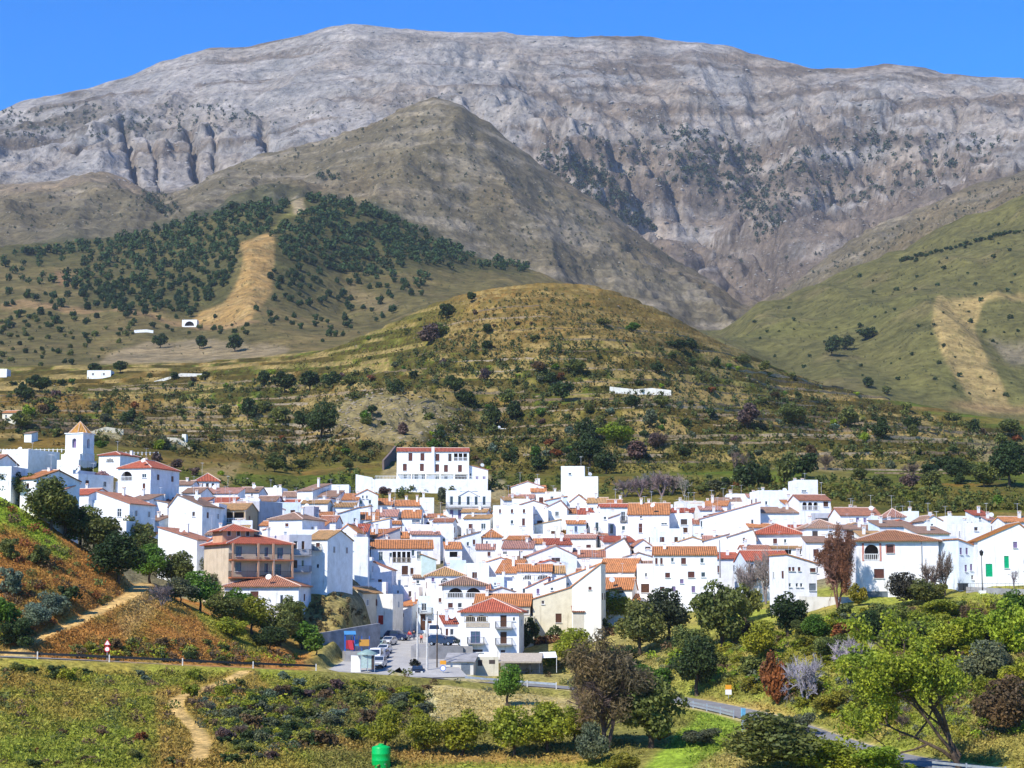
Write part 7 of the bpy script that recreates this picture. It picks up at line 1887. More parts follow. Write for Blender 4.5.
# ------------------------------------------------------------------ low walls
def wall_along(pts, h, th, mat, label, name='retaining_wall', cat='wall', color=None, below=1.5):
    """pts: points on the wall's foot"""
    pts = [Vector(p) for p in pts]; org = pts[0].copy(); m = MB()
    for a, b_ in zip(pts[:-1], pts[1:]):
        a, b_ = a - org, b_ - org
        d = (b_ - a); d.z = 0; d.normalize(); s_ = Vector((-d.y, d.x, 0)) * th
        A = [a - Vector((0, 0, below)), b_ - Vector((0, 0, below)), b_ + Vector((0, 0, h)), a + Vector((0, 0, h))]
        m.poly(A); m.poly([p + s_ for p in A[::-1]])
        m.poly([A[3], A[2], A[2] + s_, A[3] + s_]); m.poly([A[1], A[1] + s_, A[2] + s_, A[2]]); m.poly([A[0] + s_, A[0], A[3], A[3] + s_])
    o = m.build(name, mat, None, org, color=color); return tag(o, label, cat, kind='thing')
wall_along([P(310, 652, 296), P(330, 649, 299), P(352, 645, 303), P(380, 640, 310)], 2.7, .5, M_CONC, 'grey concrete retaining wall behind the playground')
wall_along([P(429, 657, 297), P(446, 657.5, 298), P(463, 657, 299)], 1.7, .5, M_CONC, 'grey wall holding up the parked cars left of the red roadside house')
wall_along([P(351, 666.5, 281), P(361, 667, 281)], 1.6, .3, M_WALL, 'short white wall beside the green roofed shelter', 'low_wall', color=WALLC['w'])
wall_along([hit(966, 593), hit(990, 594), hit(1010, 595), hit(1040, 596)], .9, .4, M_CONC, 'low grey wall in front of the green door house', 'low_wall')
wall_along([P(573, 556, 372), P(590, 556, 372), P(608, 556, 371)], 1.6, .3, M_WALL, 'cream garden wall below the orange fruited tree', 'garden_wall', color=WALLC['i'])
wall_along([P(574, 632, 312), P(592, 631, 313), P(612, 630, 314)], 1.0, .4, M_STONE, 'mossy stone wall under the yellow green trees', 'garden_wall')
wall_along([P(799, 604, 291), P(824, 605, 290), P(856, 605, 288)], 1.2, .4, M_WALL, 'pale garden wall at the foot of the reddish brown tree', 'garden_wall', color=(.6, .57, .5))
wall_along([P(430, 676, 282), P(447, 677, 283), P(463, 679, 283), P(500, 680, 284), P(530, 682, 284)], .55, .3, M_CONC, 'low kerb wall in front of the grey roofed shed', 'low_wall')
wall_along([P(745, 594, 318), P(770, 595, 318), P(792, 594, 318)], 1.1, .3, M_WALL, 'white garden wall behind the leafless trees', 'garden_wall', color=WALLC['w'])

def post_fence(pts, h, label, n):
    pts = [Vector(p) for p in pts]; o = empty('post_fence', pts[0], 0, label, 'fence'); org = pts[0]
    m = MB()
    for a, b_ in zip(pts[:-1], pts[1:]): m.bar(a - org + Vector((0, 0, h * .75)), b_ - org + Vector((0, 0, h * .75)), .06)
    m.build('rail', M_WHITEF, o); pm = MB(); pm.box(-.12, .12, -.12, .12, -.5, h); pme = pm.mesh('post', [M_WHITEF])
    for i in range(n):
        t = i / (n - 1) * (len(pts) - 1); k_ = min(int(t), len(pts) - 2)
        link('post', pme, o, pts[k_].lerp(pts[k_ + 1], t - k_) - org)
post_fence([hit(0, 452, 0, 440), hit(30, 452, 0, 440), hit(66, 452, 0, 440)], .8, 'white post fence behind the flat house left of the church', 18)
post_fence([hit(122, 455, 0, 440), hit(140, 455, 0, 440), hit(158, 455, 0, 440)], .8, 'white post fence above the red hipped manor', 10)

# ------------------------------------------------------------------ shed, yard and carport at the road
gx_ = P(459.5, 674.5, 287); s_ = scale_at(gx_)
sh = empty('shed', gx_, R(-6), 'low whitewashed shed with a grey roof and blue grey door at the roadside', 'shed')
W_ = 28 / s_; H_ = 13 / s_
m = MB(); m.box(-W_ / 2, W_ / 2, 0, 4, -1, H_, top=False); m.build('wall', M_WALL, sh, color=(.66, .63, .56))
m = MB(); slab(m, [(-W_ / 2 - .3, -.4, H_), (W_ / 2 + .3, -.4, H_), (W_ / 2 + .3, 4.3, H_ + 1.15), (-W_ / 2 - .3, 4.3, H_ + 1.15)], .12); m.build('roof', M_CONC, sh)
dm_, dp, _ = window_meshes('gr', 9 / s_, 10 / s_); d_ = link('door', dm_, sh, (6 / s_, -.03, .05)); link('panel', mat_dp := dp, d_, (0, -.0, 0))
gx_ = P(486, 674, 290); s_ = scale_at(gx_)
yw = empty('yard_wall', gx_, R(-3), 'cream yard wall with two dark openings right of the shed', 'wall')
m = MB(); m.box(-12.5 / s_, 12.5 / s_, 0, .4, -1, 17 / s_); m.build('wall', M_WALL, yw, color=WALLC['k'])
for x, z, w_, h_ in ((-6, 8, 4.5, 6), (6, 10, 6, 4)):
    m = MB(); m.box(-w_ / 2 / s_, w_ / 2 / s_, -.02, .1, 0, h_ / s_); m.build('opening', M_VOID, yw, (x / s_, 0, z / s_))  # dark slabs painted for the shade in the openings
gx_ = P(520, 676, 290); s_ = scale_at(gx_)
cp = empty('carport', gx_, R(-3), 'open carport with a flat tan roof below the red roadside house', 'carport')
W_, H_ = 43 / s_, 14.5 / s_
m = MB(); slab(m, [(-W_ / 2, -.3, H_), (W_ / 2, -.3, H_), (W_ / 2, 6, H_ + 1.1), (-W_ / 2, 6, H_ + 1.1)], .25); m.build('roof', M_STONE, cp)
m = MB(); m.box(-W_ / 2, W_ / 2, 5.6, 5.9, -1, H_ + .6); m.build('back_wall', M_CONC, cp)
for i in range(5):
    m = MB(); m.bar((0, 0, -.5), (0, 0, H_ - .1), .09); m.build('post', M_DKRAIL, cp, (-W_ / 2 + .2 + (W_ - .4) * i / 4, .1, 0))
link('railing', rail_mesh(W_ - .4, .1, 1.0, .5), cp, (0, 0, 0))
# white awning beside it
m = MB(); slab(m, [(-1.4, 0, 0), (1.4, 0, .1), (1.2, 2.4, .9), (-1.3, 2.4, .8)], .04); m.bar((-1.3, 0, -2.2), (-1.3, 0, 0), .05); m.bar((1.3, 0, -2.2), (1.3, 0, 0), .05)
o = m.build('awning', M_WHITEF, None, P(548, 658, 294)); tag(o, 'small white awning right of the carport', 'awning')

# ------------------------------------------------------------------ shelter, tank, signs, poles
gx_ = P(367.5, 669.5, 280); s_ = scale_at(gx_)
bs = empty('shelter', gx_, R(8), 'glazed roadside shelter with a domed grey green roof', 'shelter')
w2, h2 = 7 / s_, 14.5 / s_
m = MB()
for x in (-w2, 0, w2):
    for y in (0, 2.0): m.bar((x, y, -.3), (x, y, h2), .06)
m.build('frame', M_STEEL, bs)
M_FROST = mat_plain('frosted_glass', (.42, .52, .47), .25, .5)
for x0_, x1_, y_ in ((-w2, -.06, 0), (.06, w2 * .55, 0), (-w2, w2, 1.99)):
    m = MB(); m.box(x0_, x1_, y_ - .01, y_ + .01, .2, h2 - .1); m.build('glass_panel', M_FROST, bs)
m = MB(); m.box(w2 * .55, w2, .02, .06, 0, h2 - .1); m.build('doorway', M_VOID, bs)
m = MB(); prof = [(w2 + .5, h2), (w2 + .45, h2 + .25), (w2 * .7, h2 + .55), (w2 * .3, h2 + .72), (.02, h2 + .78)]
m.lathe(prof, 16, 0, 0, 1.0); rf_ = m.build('roof', mat_plain('green_grey_roof', (.22, .32, .29), .5, .3), bs, smooth=True); rf_.scale = (1, .8, 1)

g = hit(381, 766, 0, 120); s_ = scale_at(g); r0 = 9.4 / s_; h0 = 21 / s_
tk = empty('water_tank', g, 0, 'bright green round plastic water tank at the end of the orchard row', 'water tank')
M_TANK = mat_plain('green_plastic', (0.0, 0.42, 0.075), .35, .45, 0, .06)
m = MB(); prof = [(r0, -.3), (r0, h0 * .26), (r0 * 1.02, h0 * .28), (r0, h0 * .3), (r0, h0 * .56), (r0 * 1.02, h0 * .58), (r0, h0 * .6), (r0, h0 * .86), (r0 * .96, h0 * .9), (r0 * .5, h0 * .97), (r0 * .3, h0 * .985), (.02, h0 * .985)]
m.lathe(prof, 28); m.build('body', M_TANK, tk, smooth=True)
m = MB(); m.lathe([(r0 * .3, h0 * .98), (r0 * .3, h0 * 1.03), (r0 * .26, h0 * 1.05), (.02, h0 * 1.055)], 18); m.build('lid', M_TANK, tk)
m = MB(); m.bar((r0 * .5, -r0 * .9, .25), (r0 * .5, -r0 * 1.2, .25), .05); m.build('tap', M_STEEL, tk)

M_SRED = mat_plain('sign_red', (.55, .02, .02), .4, .4, 0, .03); M_SWHITE = mat_plain('sign_white', (.8, .8, .8), .4, .4, 0, .03); M_SBLUE = mat_plain('sign_blue', (.02, .12, .5), .4, .4, 0, .03); M_SYEL = mat_plain('sign_orange', (.7, .3, .02), .4, .4, 0, .03)
g = hit(107, 661, 0, 200)
sg = empty('road_sign', g, 0, 'red edged triangle sign above a round sign on the left road', 'road sign')
m = MB(); m.bar((0, 0, -.4), (0, 0, 2.75), .045, 0, 6); m.build('post', M_STEEL, sg)
def tri(r): return [(r * math.sin(a), r * math.cos(a)) for a in (0, -2 * math.pi / 3, 2 * math.pi / 3)]
m = MB(); m.prism([(x, 2.25 + z) for x, z in tri(.55)], -.07, -.05); tp_ = m.build('warning_plate', M_SRED, sg)
m = MB(); m.prism([(x, 2.25 + z) for x, z in tri(.36)], -.08, -.071); m.build('face', M_SWHITE, tp_)
def disc(r, z, y0, y1, mat, nm, par):
    m = MB(); m.prism([(r * math.cos(-t), z + r * math.sin(-t)) for t in [-2 * math.pi * i / 20 for i in range(20)]], y0, y1); return m.build(nm, mat, par)
dd = disc(.38, 1.5, -.07, -.05, M_SRED, 'round_plate', sg); disc(.26, 1.5, -.08, -.071, M_SWHITE, 'face', dd)
g = P(443, 679, 280)
sg = empty('road_sign', g, 0, 'blue and white round sign at the mouth of the street', 'road sign')
m = MB(); m.bar((0, 0, -.4), (0, 0, 2.6), .045, 0, 6); m.build('post', M_STEEL, sg)
dd = disc(.42, 1.55, -.07, -.05, M_SBLUE, 'round_plate', sg); disc(.33, 1.55, -.08, -.071, M_SWHITE, 'face', dd)
m = MB(); m.box(-.45, .45, -.07, -.05, 2.1, 2.65); m.build('orange_plate', M_SYEL, sg)
g = hit(728.5, 700, 0, 200)
sg = empty('road_sign', g, 0, 'small orange and white square sign on the bank above the road bend', 'road sign')
m = MB(); m.bar((0, 0, -.4), (0, 0, 1.9), .04, 0, 6); m.build('post', M_STEEL, sg)
m = MB(); m.box(-.4, .4, -.07, -.05, 1.35, 1.95); m.build('orange_plate', M_SYEL, sg)
m = MB(); m.box(-.4, .4, -.07, -.05, .7, 1.33); m.build('white_plate', M_SWHITE, sg)
g = hit(750, 734, 0, 150); s_ = scale_at(g)
pn = empty('roadside_frame', g, R(20), 'blue metal frame with a rusty orange panel beside the road bend', 'frame')
m = MB(); m.box(-.95, -.6, -.1, .1, -.5, 2.7); m.build('post', M_STEEL, pn); m = MB(); m.box(.35, .95, -.1, .1, -.5, 1.95); m.build('post', M_STEEL, pn)
m = MB(); m.box(-.6, .35, -.04, .04, -.4, 1.5); m.build('panel', mat_plain('rusty_orange', (.42, .17, .06), .9, .1), pn)
m = MB(); m.box(-1.0, -.55, -.12, .12, 1.9, 2.75); m.build('cap', mat_plain('light_blue_paint', (.16, .42, .62), .5, .3), pn)

def pole(px, pt, pb, Y, r, mat, label, arm=True):
    a_ = P(px, pb, Y); b_ = P(px, pt, Y)
    o = empty('utility_pole', a_, 0, label, 'utility pole'); h_ = b_.z - a_.z
    m = MB(); m.tube([(0, 0, -1), (0, 0, h_ * .5), (0, 0, h_)], [r, r * .85, r * .65], 8); m.build('pole', mat, o)
    if arm:
        m = MB(); m.bar((-.7, 0, h_ - .5), (.7, 0, h_ - .5), .05)
        for x in (-.6, 0, .6): m.bar((x, 0, h_ - .5), (x, 0, h_ - .25), .05)
        m.build('crossarm', M_STEEL, o)
pole(417.3, 601, 663, 289, .16, M_POST, 'pale utility pole standing highest beside the street')
pole(427, 617, 675, 283, .19, M_POST, 'thick pale utility pole behind the parked hatchback')
pole(437, 611, 668, 286, .12, M_BARK, 'brown wooden pole right of the two pale poles')
pole(720, 540, 572, 330, .14, M_CONC, 'grey pole against the drainpipe house', False)
g = hit(982.5, 593, 0, 200); s_ = scale_at(g)
lp = empty('street_lamp', g, 0, 'black lantern street lamp in front of the green door house', 'street lamp')
hh = 37 / s_
m = MB(); m.tube([(0, 0, -.3), (0, 0, .6), (0, 0, hh)], [.1, .08, .05], 8); m.build('pole', M_IRON, lp)
m = MB(); m.lathe([(.1, hh), (.22, hh + .1), (.3, hh + .55), (.34, hh + .58), (.12, hh + .8), (.02, hh + .9)], 8); m.build('lantern', M_IRON, lp)
m = MB(); m.box(-.5, .5, -.6, .2, -.6, .35); m.build('plinth', M_WHITEF, lp)
rl_ = hit(990, 591, 0, 200)
o = empty('railing_fence', rl_, R(-2), 'thin metal railing on the wall by the street lamp', 'railing'); link('railing', rail_mesh(9.5, .1, 1.1, .6), o)
for i, px in enumerate((961, 966)):
    g = P(px, 590.5, 282.5); bn = empty('wheelie_bin', g, R(-5 + 8 * i), ('dark wheelie bin at the foot of the pale blue wing, further from the lamp', 'dark wheelie bin at the foot of the pale blue wing, nearer the lamp')[i], 'bin')
    m = MB(); m.prism([(-.3, 0.05), (.3, .05), (.36, 1.0), (-.36, 1.0)], 0, .7); m.build('body', M_DKRAIL, bn)
    m = MB(); m.prism([(-.4, 1.0), (.4, 1.0), (.38, 1.1), (-.38, 1.1)], -.06, .76); m.build('lid', M_GREYD, bn)
    m = MB(); m.bar((-.33, .62, .12), (.33, .62, .12), .12, 0, 10); m.build('wheel', M_IRON, bn)

# ------------------------------------------------------------------ playground
o = empty('playground_slide', P(350, 650, 296), R(12), 'red and blue playground climbing frame with a slide', 'play frame')
M_PRED = mat_plain('play_red', (.40, .03, .04), .5, .4, 0, .05); M_PBLUE = mat_plain('play_blue', (.06, .22, .42), .5, .4, 0, .05); M_PYEL = mat_plain('play_yellow', (.55, .27, .04), .5, .4, 0, .05)
m = MB()
for x in (-.7, .7):
    for y in (0, 1.2): m.bar((x, y, -.3), (x, y, 2.4), .06, 0, 6)
m.build('frame', M_SBLUE, o)
m = MB(); slab(m, [(-.35, -2.0, .1), (.35, -2.0, .1), (.35, 0, 1.5), (-.35, 0, 1.5)], .08); m.prism([(-.42, .1), (-.35, .1), (-.35, .4), (-.42, .4)], -2, -1.9); m.build('slide', M_PRED, o)
m = MB(); m.box(-.65, .65, -.02, .02, .2, 1.45); m.build('panel', M_PRED, o)
m = MB(); slab(m, [(-.9, -.2, 2.35), (.9, -.2, 2.35), (.9, .6, 2.9), (-.9, .6, 2.9)], .06); m.build('canopy', M_PBLUE, o)
for px, mt, l, nm in ((356.5, M_PBLUE, 'light blue play panel in the middle of the playground', 'play_panel'), (364, M_PYEL, 'yellow orange play panel at the right of the playground', 'play_panel')):
    o = empty(nm, P(px, 649, 297), R(5), l, 'play panel')
    m = MB(); m.box(-.8, .8, -.06, .06, .45, 1.45); m.build('board', mt, o)
    m = MB(); m.bar((-.8, .1, -.3), (-.8, .1, 2.0), .06); m.bar((.8, .1, -.3), (.8, .1, 2.0), .06); m.build('frame', M_SBLUE, o)
m = MB(); m.box(-1.2, 3.4, -.9, 3, -1.5, .12); tag(m.build('play_floor', M_CONC, None, P(352, 652, 295), R(10)), 'raised grey floor of the playground', 'pavement', kind='structure')

# ------------------------------------------------------------------ vehicles
M_TYRE = mat_plain('tyre', (.015, .015, .015), .9, .1); M_CARG = mat_plain('car_glass', (.02, .035, .06), .08, .7, 0, .1); M_LIGHT = mat_plain('headlamp', (.75, .75, .7), .15, .6, 0, .05); M_TAIL = mat_plain('tail_lamp', (.4, .01, .01), .3, .5, 0, .05)
def paint(name, c):
    m, nt, b = new_mat(name); b.inputs['Base Color'].default_value = (*c, 1); spec(b, .28, .5); b.inputs['Coat Weight'].default_value = .4; return m
PAINTS = {k: paint(k + '_paint', c) for k, c in dict(white=(.78, .78, .77), navy=(.015, .03, .08), black=(.012, .013, .015), green=(.35, .48, .38), silver=(.4, .41, .42), blue=(.05, .12, .3)).items()}
_wheel = MB(); _wheel.lathe([(.02, -.1), (.2, -.1), (.3, -.1), (.32, -.06), (.32, .06), (.3, .1), (.2, .1), (.02, .1)], 18)
WHEEL = _wheel.mesh('wheel', [M_TYRE], True); WHEEL.transform(Matrix.Rotation(math.pi / 2, 4, 'Y'))
_rim = MB(); _rim.lathe([(.02, .11), (.19, .105), (.19, .06)], 12); RIM = _rim.mesh('rim', [M_STEEL]); RIM.transform(Matrix.Rotation(math.pi / 2, 4, 'Y'))
def vehicle(g, rz, kind, col, label, cat='car'):
    o = empty('parked_van' if kind == 'van' else 'parked_car', g, rz, label, cat, 'vehicles parked by the street')
    if kind == 'van': L_, w_, zs, prof = 4.9, .95, .95, [(-2.45, .35), (-2.5, .75), (-2.42, 1.0), (-1.75, 1.28), (-1.1, 2.05), (-.8, 2.22), (2.3, 2.25), (2.42, 2.1), (2.45, .4)]
    elif kind == 'suv': L_, w_, zs, prof = 4.3, .88, .95, [(-2.1, .38), (-2.15, .75), (-2.05, .95), (-1.05, 1.08), (-.35, 1.62), (.1, 1.7), (1.5, 1.68), (1.95, 1.15), (2.1, .95), (2.12, .4)]
    else: L_, w_, zs, prof = 3.9, .83, .85, [(-1.9, .3), (-1.97, .62), (-1.85, .82), (-.95, .95), (-.25, 1.4), (.15, 1.46), (1.15, 1.44), (1.75, 1.0), (1.92, .85), (1.95, .35)]
    zc = prof[3][1]
    m = MB(); n = len(prof)
    half = lambda z: w_ if z <= zc else w_ - (z - zc) * .2
    Lp = [(-half(z), y, z) for y, z in prof]; Rp = [(half(z), y, z) for y, z in prof]
    m.poly(Lp); m.poly(Rp[::-1])
    for i in range(n):
        j = (i + 1) % n; m.poly([Lp[j], Lp[i], Rp[i], Rp[j]])
    body = m.build('body', PAINTS[col], o)
    bv = body.modifiers.new('edge', 'BEVEL'); bv.width = .05; bv.segments = 2
    # glass: windscreen, rear window, sides
    y0, z0 = prof[3]; y1, z1 = prof[4]
    def inset(a, b_, t): return (a[0] + (b_[0] - a[0]) * t, a[1] + (b_[1] - a[1]) * t)
    a_, b_ = inset(prof[3], prof[4], .08), inset(prof[3], prof[4], .94)
    m = MB(); off = Vector((0, -.012, .02))
    q = [Vector((-half(a_[1]) + .08, *a_)) + off, Vector((half(a_[1]) - .08, *a_)) + off, Vector((half(b_[1]) - .08, *b_)) + off, Vector((-half(b_[1]) + .08, *b_)) + off]
    m.poly(q); m.build('windscreen', M_CARG, o)
    m = MB()
    zt_ = max(z for y, z in prof) - .12; zb_ = zc + .06
    for s in (-1, 1):
        x0_ = s * (half(zb_) + .012); x1_ = s * (half(zt_) + .012)
        ye_ = (y1 + .3) if kind != 'van' else -.3
        yb = 1.2 if kind != 'van' else .4
        pts = [(x0_, y0 + .35, zb_), (x0_, yb + .35, zb_), (x1_, yb, zt_), (x1_, ye_ - .1, zt_)]
        m.poly(pts if s > 0 else pts[::-1])
    m.build('side_glass', M_CARG, o)
    for s in (-1, 1):
        m = MB(); m.box(s * (w_ - .25) - .16, s * (w_ - .25) + .16, prof[1][0] - .03, prof[1][0] + .1, zs * .68, zs * .68 + .16); m.build('headlight', M_LIGHT, o)
        m = MB(); m.box(s * (w_ - .2) - .1, s * (w_ - .2) + .1, prof[-2][0] - .05, prof[-2][0] + .06, .75, .95); m.build('tail_light', M_TAIL, o)
        m = MB(); m.box(s * (half(zc) + .1) - .1, s * (half(zc) + .1) + .1, y0 + .3, y0 + .4, zc, zc + .16); m.build('mirror', M_DKRAIL, o)
        for yy in (-L_ * .31, L_ * .31):
            wh = link('wheel', WHEEL, o, (s * (w_ - .08), yy, .32), 0 if s > 0 else math.pi); link('rim', RIM, wh)
    m = MB(); m.box(-w_ * .9, w_ * .9, prof[0][0] - .06, prof[0][0] + .1, .3, .5); m.build('bumper', M_DKRAIL if kind != 'van' else M_STEEL, o)
    m = MB(); m.box(-.26, .26, prof[0][0] - .075, prof[0][0] - .061, .36, .48); m.build('number_plate', M_SWHITE, o)
    return o
def on(px, py, Y):
    p = P(px, py, Y); return Vector((p.x, p.y, ground(p.x, p.y) + .12))
vehicle(on(376.5, 658, 292), R(-8), 'van', 'white', 'white van with a dark windscreen parked by the playground', 'van')
vehicle(on(379, 663, 285.5), R(-6), 'suv', 'silver', 'car parked nose out in front of the white van')
vehicle(on(384, 646, 306), R(-14), 'car', 'white', 'white car behind the white van')
vehicle(on(379, 642, 314), R(-14), 'car', 'green', 'pale green car furthest along the playground row')
vehicle(on(381.5, 652, 299), R(-12), 'car', 'blue', 'blue car squeezed between the white van and the white car')
vehicle(on(389, 641, 321), R(-16), 'car', 'silver', 'silver car at the upper end of the playground row')
vehicle(on(397, 639, 330), R(70), 'suv', 'navy', 'dark blue car parked across the top of the street')
vehicle(on(417.5, 673.5, 282), R(4), 'car', 'black', 'black hatchback parked at the mouth of the street')
vehicle(P(441, 645.5, 302), R(80), 'suv', 'navy', 'navy car on the raised parking left of the red roadside house')
vehicle(P(453, 645.5, 303), R(84), 'car', 'black', 'black car at the right end of the raised parking')
vehicle(P(433, 637.5, 312), R(10), 'van', 'white', 'white van on the raised parking behind the navy car', 'van')
m = MB(); m.box(-5.2, 4.4, -2.5, 13, -2.5, 0); tag(m.build('parking_terrace', M_CONC, None, P(445, 645.6, 302)), 'raised concrete parking terrace', 'pavement', kind='structure')
plant(on(417, 668, 288), 2.3, 2.4, (.02, .025, .018), 'very dark bush behind the black hatchback', 'bush', 'bush', None, 'round', 'B', False)

# ------------------------------------------------------------------ people
M_SKIN = mat_plain('skin', (.5, .29, .2), .6, .3, 0, .03)
def skin_mesh(o, verts, edges, radii, mat, root=0, sub=1):
    me = bpy.data.meshes.new(o); me.from_pydata(verts, edges, []); me.materials.append(mat)
    ob = bpy.data.objects.new(o, me); COL.objects.link(ob)
    sk = ob.modifiers.new('skin', 'SKIN'); 
    for i, r_ in enumerate(radii):
        me.skin_vertices[0].data[i].radius = (r_ if isinstance(r_, tuple) else (r_, r_))
    me.skin_vertices[0].data[root].use_root = True
    ss = ob.modifiers.new('smooth', 'SUBSURF'); ss.levels = sub; ss.render_levels = sub
    return ob
def person(g, rz, shirt, trousers, label, stride=.18):
    o = empty('person', g, rz, label, 'person')
    J = dict(pel=(0, 0, .93), bel=(0, 0, 1.08), che=(0, -.01, 1.3), nck=(0, 0, 1.47), hd=(0, -.02, 1.56), top=(0, -.01, 1.72),
             sl=(-.19, 0, 1.41), el=(-.25, .02 + stride * .4, 1.14), wl=(-.25, -.04 + stride * .7, .9), hl=(-.25, -.06 + stride * .7, .8), sr=(.19, 0, 1.41), er=(.25, .02 - stride * .4, 1.14), wr=(.25, -.08 - stride * .7, .9), hr=(.25, -.1 - stride * .7, .8),
             pl=(-.1, 0, .9), kl=(-.11, -stride * .5, .5), al=(-.11, -stride, .08), tl=(-.11, -stride - .17, .03), pr=(.1, 0, .9), kr=(.11, stride * .3, .5), ar=(.11, stride, .1), tr=(.11, stride - .16, .03))
    ks = list(J); ix = {k: i for i, k in enumerate(ks)}
    E = [('pel', 'bel'), ('bel', 'che'), ('che', 'nck'), ('nck', 'hd'), ('hd', 'top'), ('che', 'sl'), ('sl', 'el'), ('el', 'wl'), ('wl', 'hl'), ('che', 'sr'), ('sr', 'er'), ('er', 'wr'), ('wr', 'hr'), ('pel', 'pl'), ('pl', 'kl'), ('kl', 'al'), ('al', 'tl'), ('pel', 'pr'), ('pr', 'kr'), ('kr', 'ar'), ('ar', 'tr')]
    Rd = dict(pel=(.15, .11), bel=(.14, .1), che=(.16, .11), nck=.055, hd=.095, top=.07, sl=.06, el=.045, wl=.03, hl=(.04, .02), sr=.06, er=.045, wr=.03, hr=(.04, .02), pl=.085, kl=.06, al=.04, tl=.035, pr=.085, kr=.06, ar=.04, tr=.035)
    body = skin_mesh('body', [J[k] for k in ks], [(ix[a], ix[b_]) for a, b_ in E], [Rd[k] for k in ks], M_SKIN); body.parent = o
    def cloth(nm, keys, edges, grow, mat, root):
        kx = {k: i for i, k in enumerate(keys)}
        ob = skin_mesh(nm, [J[k] for k in keys], [(kx[a], kx[b_]) for a, b_ in edges], [tuple(x + grow for x in (Rd[k] if isinstance(Rd[k], tuple) else (Rd[k], Rd[k]))) for k in keys], mat, kx[root]); ob.parent = o
    cloth('shirt', ['pel', 'bel', 'che', 'sl', 'el', 'wl', 'sr', 'er', 'wr'], [('pel', 'bel'), ('bel', 'che'), ('che', 'sl'), ('sl', 'el'), ('el', 'wl'), ('che', 'sr'), ('sr', 'er'), ('er', 'wr')], .022, shirt, 'bel')
    cloth('trousers', ['pel', 'pl', 'kl', 'al', 'pr', 'kr', 'ar'], [('pel', 'pl'), ('pl', 'kl'), ('kl', 'al'), ('pel', 'pr'), ('pr', 'kr'), ('kr', 'ar')], .018, trousers, 'pel')
    m = MB(); m.lathe([(.1, 1.56), (.112, 1.62), (.1, 1.7), (.06, 1.755), (.01, 1.77)], 12, 0, 0, .012); m.build('hair', M_WOOD, o, smooth=True)
    return o
M_JACK = mat_plain('red_jacket', (.6, .03, .03), .8, .2); M_JEANS = mat_plain('blue_jeans', (.05, .07, .13), .9, .1); M_DTR = mat_plain('dark_trousers', (.03, .03, .035), .9, .1); M_PINKS = mat_plain('coral_shirt', (.65, .16, .11), .8, .2)
person(on(409.5, 641.5, 330), R(10), M_JACK, M_JEANS, 'person in a red jacket walking down the middle of the street')
person(on(421.3, 639.5, 325), R(160), M_PINKS, M_DTR, 'person in a coral red top at the right edge of the street')
person(on(414, 641, 331), R(185), M_DTR, M_JEANS, 'person in dark clothes beside the one in the red jacket')

# ------------------------------------------------------------------ far houses and walls on the hillsides
K = dict(group='small farm buildings on the hillsides', ant=False, sidewin=0)
house(495, 507, 429, 3.6, 'T', 'small white flat farmhouse alone on the terraces above the pediment mansion', yaw=-14, D=5, win=[], chim=0, parapet=.2, Y=632, under=5, **K)
house(487, 496, 432, 2.2, 'T', 'low white lean wing left of the lone white farmhouse', yaw=-14, D=4, win=[], chim=0, parapet=.1, Y=630, under=5, **K)
house(2, 16, 413, 3.2, 'G', 'small hut with an orange roof on the terraces at the left edge', rc='o', wc='c', yaw=-10, D=6, win=[(6, 416, 2, 2, 'v')], chim=0, under=5, **K)
house(87, 111, 371.5, 3.4, 'T', 'long low white farmhouse below the bare field', yaw=-3, D=6, win=[(93, 374, 2, 2, 'v'), (104, 374, 2, 2, 'v')], chim=0, under=6, **K)
house(-8, 7, 370, 3.5, 'T', 'white farmhouse cut by the left edge below the pine hill', yaw=-3, D=6, win=[], chim=0, under=6, **K)
house(182, 197, 320, 5, 'T', 'white open fronted shed below the firebreak', yaw=-4, D=6, win=[], loggia=[(184, 195, 321, 326, 1, 'open')], chim=0, under=6, parapet=.2, **K)
house(182, 186, 436, 2.2, 'T', 'tiny pale hut on the terraces right of the church spire', wc='i', yaw=0, D=3, win=[], chim=0, under=4, **K)
house(24, 32, 433.5, 2.4, 'L', 'tiny white hut on the terraces left of the church spire', rc='b', wc='w', yaw=-20, D=3, win=[], chim=0, under=4, **K)
for pts, h_, l, c_ in (([(610, 396), (635, 393.5), (652, 392), (672, 391)], 2.8, 'long white wall across the middle of the rounded hill', 'i'), ([(154, 379), (180, 378), (205, 378.5)], 1.6, 'pale wall below the bare field', 'i'), ([(134, 336), (146, 332), (153, 329.5)], 2.0, 'white sheeted wall beside the bare field', 'w'), ([(82, 436), (105, 434), (122, 437)], 1.6, 'pale terrace wall behind the church spire', 'k'), ([(160, 444), (176, 443), (190, 444)], 1.5, 'pale terrace wall right of the church spire', 'k'), ([(384, 470), (391, 462), (396, 455)], 2.6, 'stone ramp wall with its shade painted dark climbing left of the hotel', 's')):
    pp = [hit(x, y, 0, 470) for x, y in pts]
    if c_ != 's':
        my = sum(v.y for v in pp) / len(pp); pp = [Vector((v.x / v.y * my, my + .15 * (v.x - pp[0].x), 0)) for v in pp]
        for v in pp: v.z = ground(v.x, v.y)
    wall_along(pp, h_, .5, M_WALL, l, 'terrace_wall', 'wall', color=WALLC[c_] if c_ != 's' else (.2, .15, .13), below=2)  # ramp wall coloured dark to stand for the shadow on it
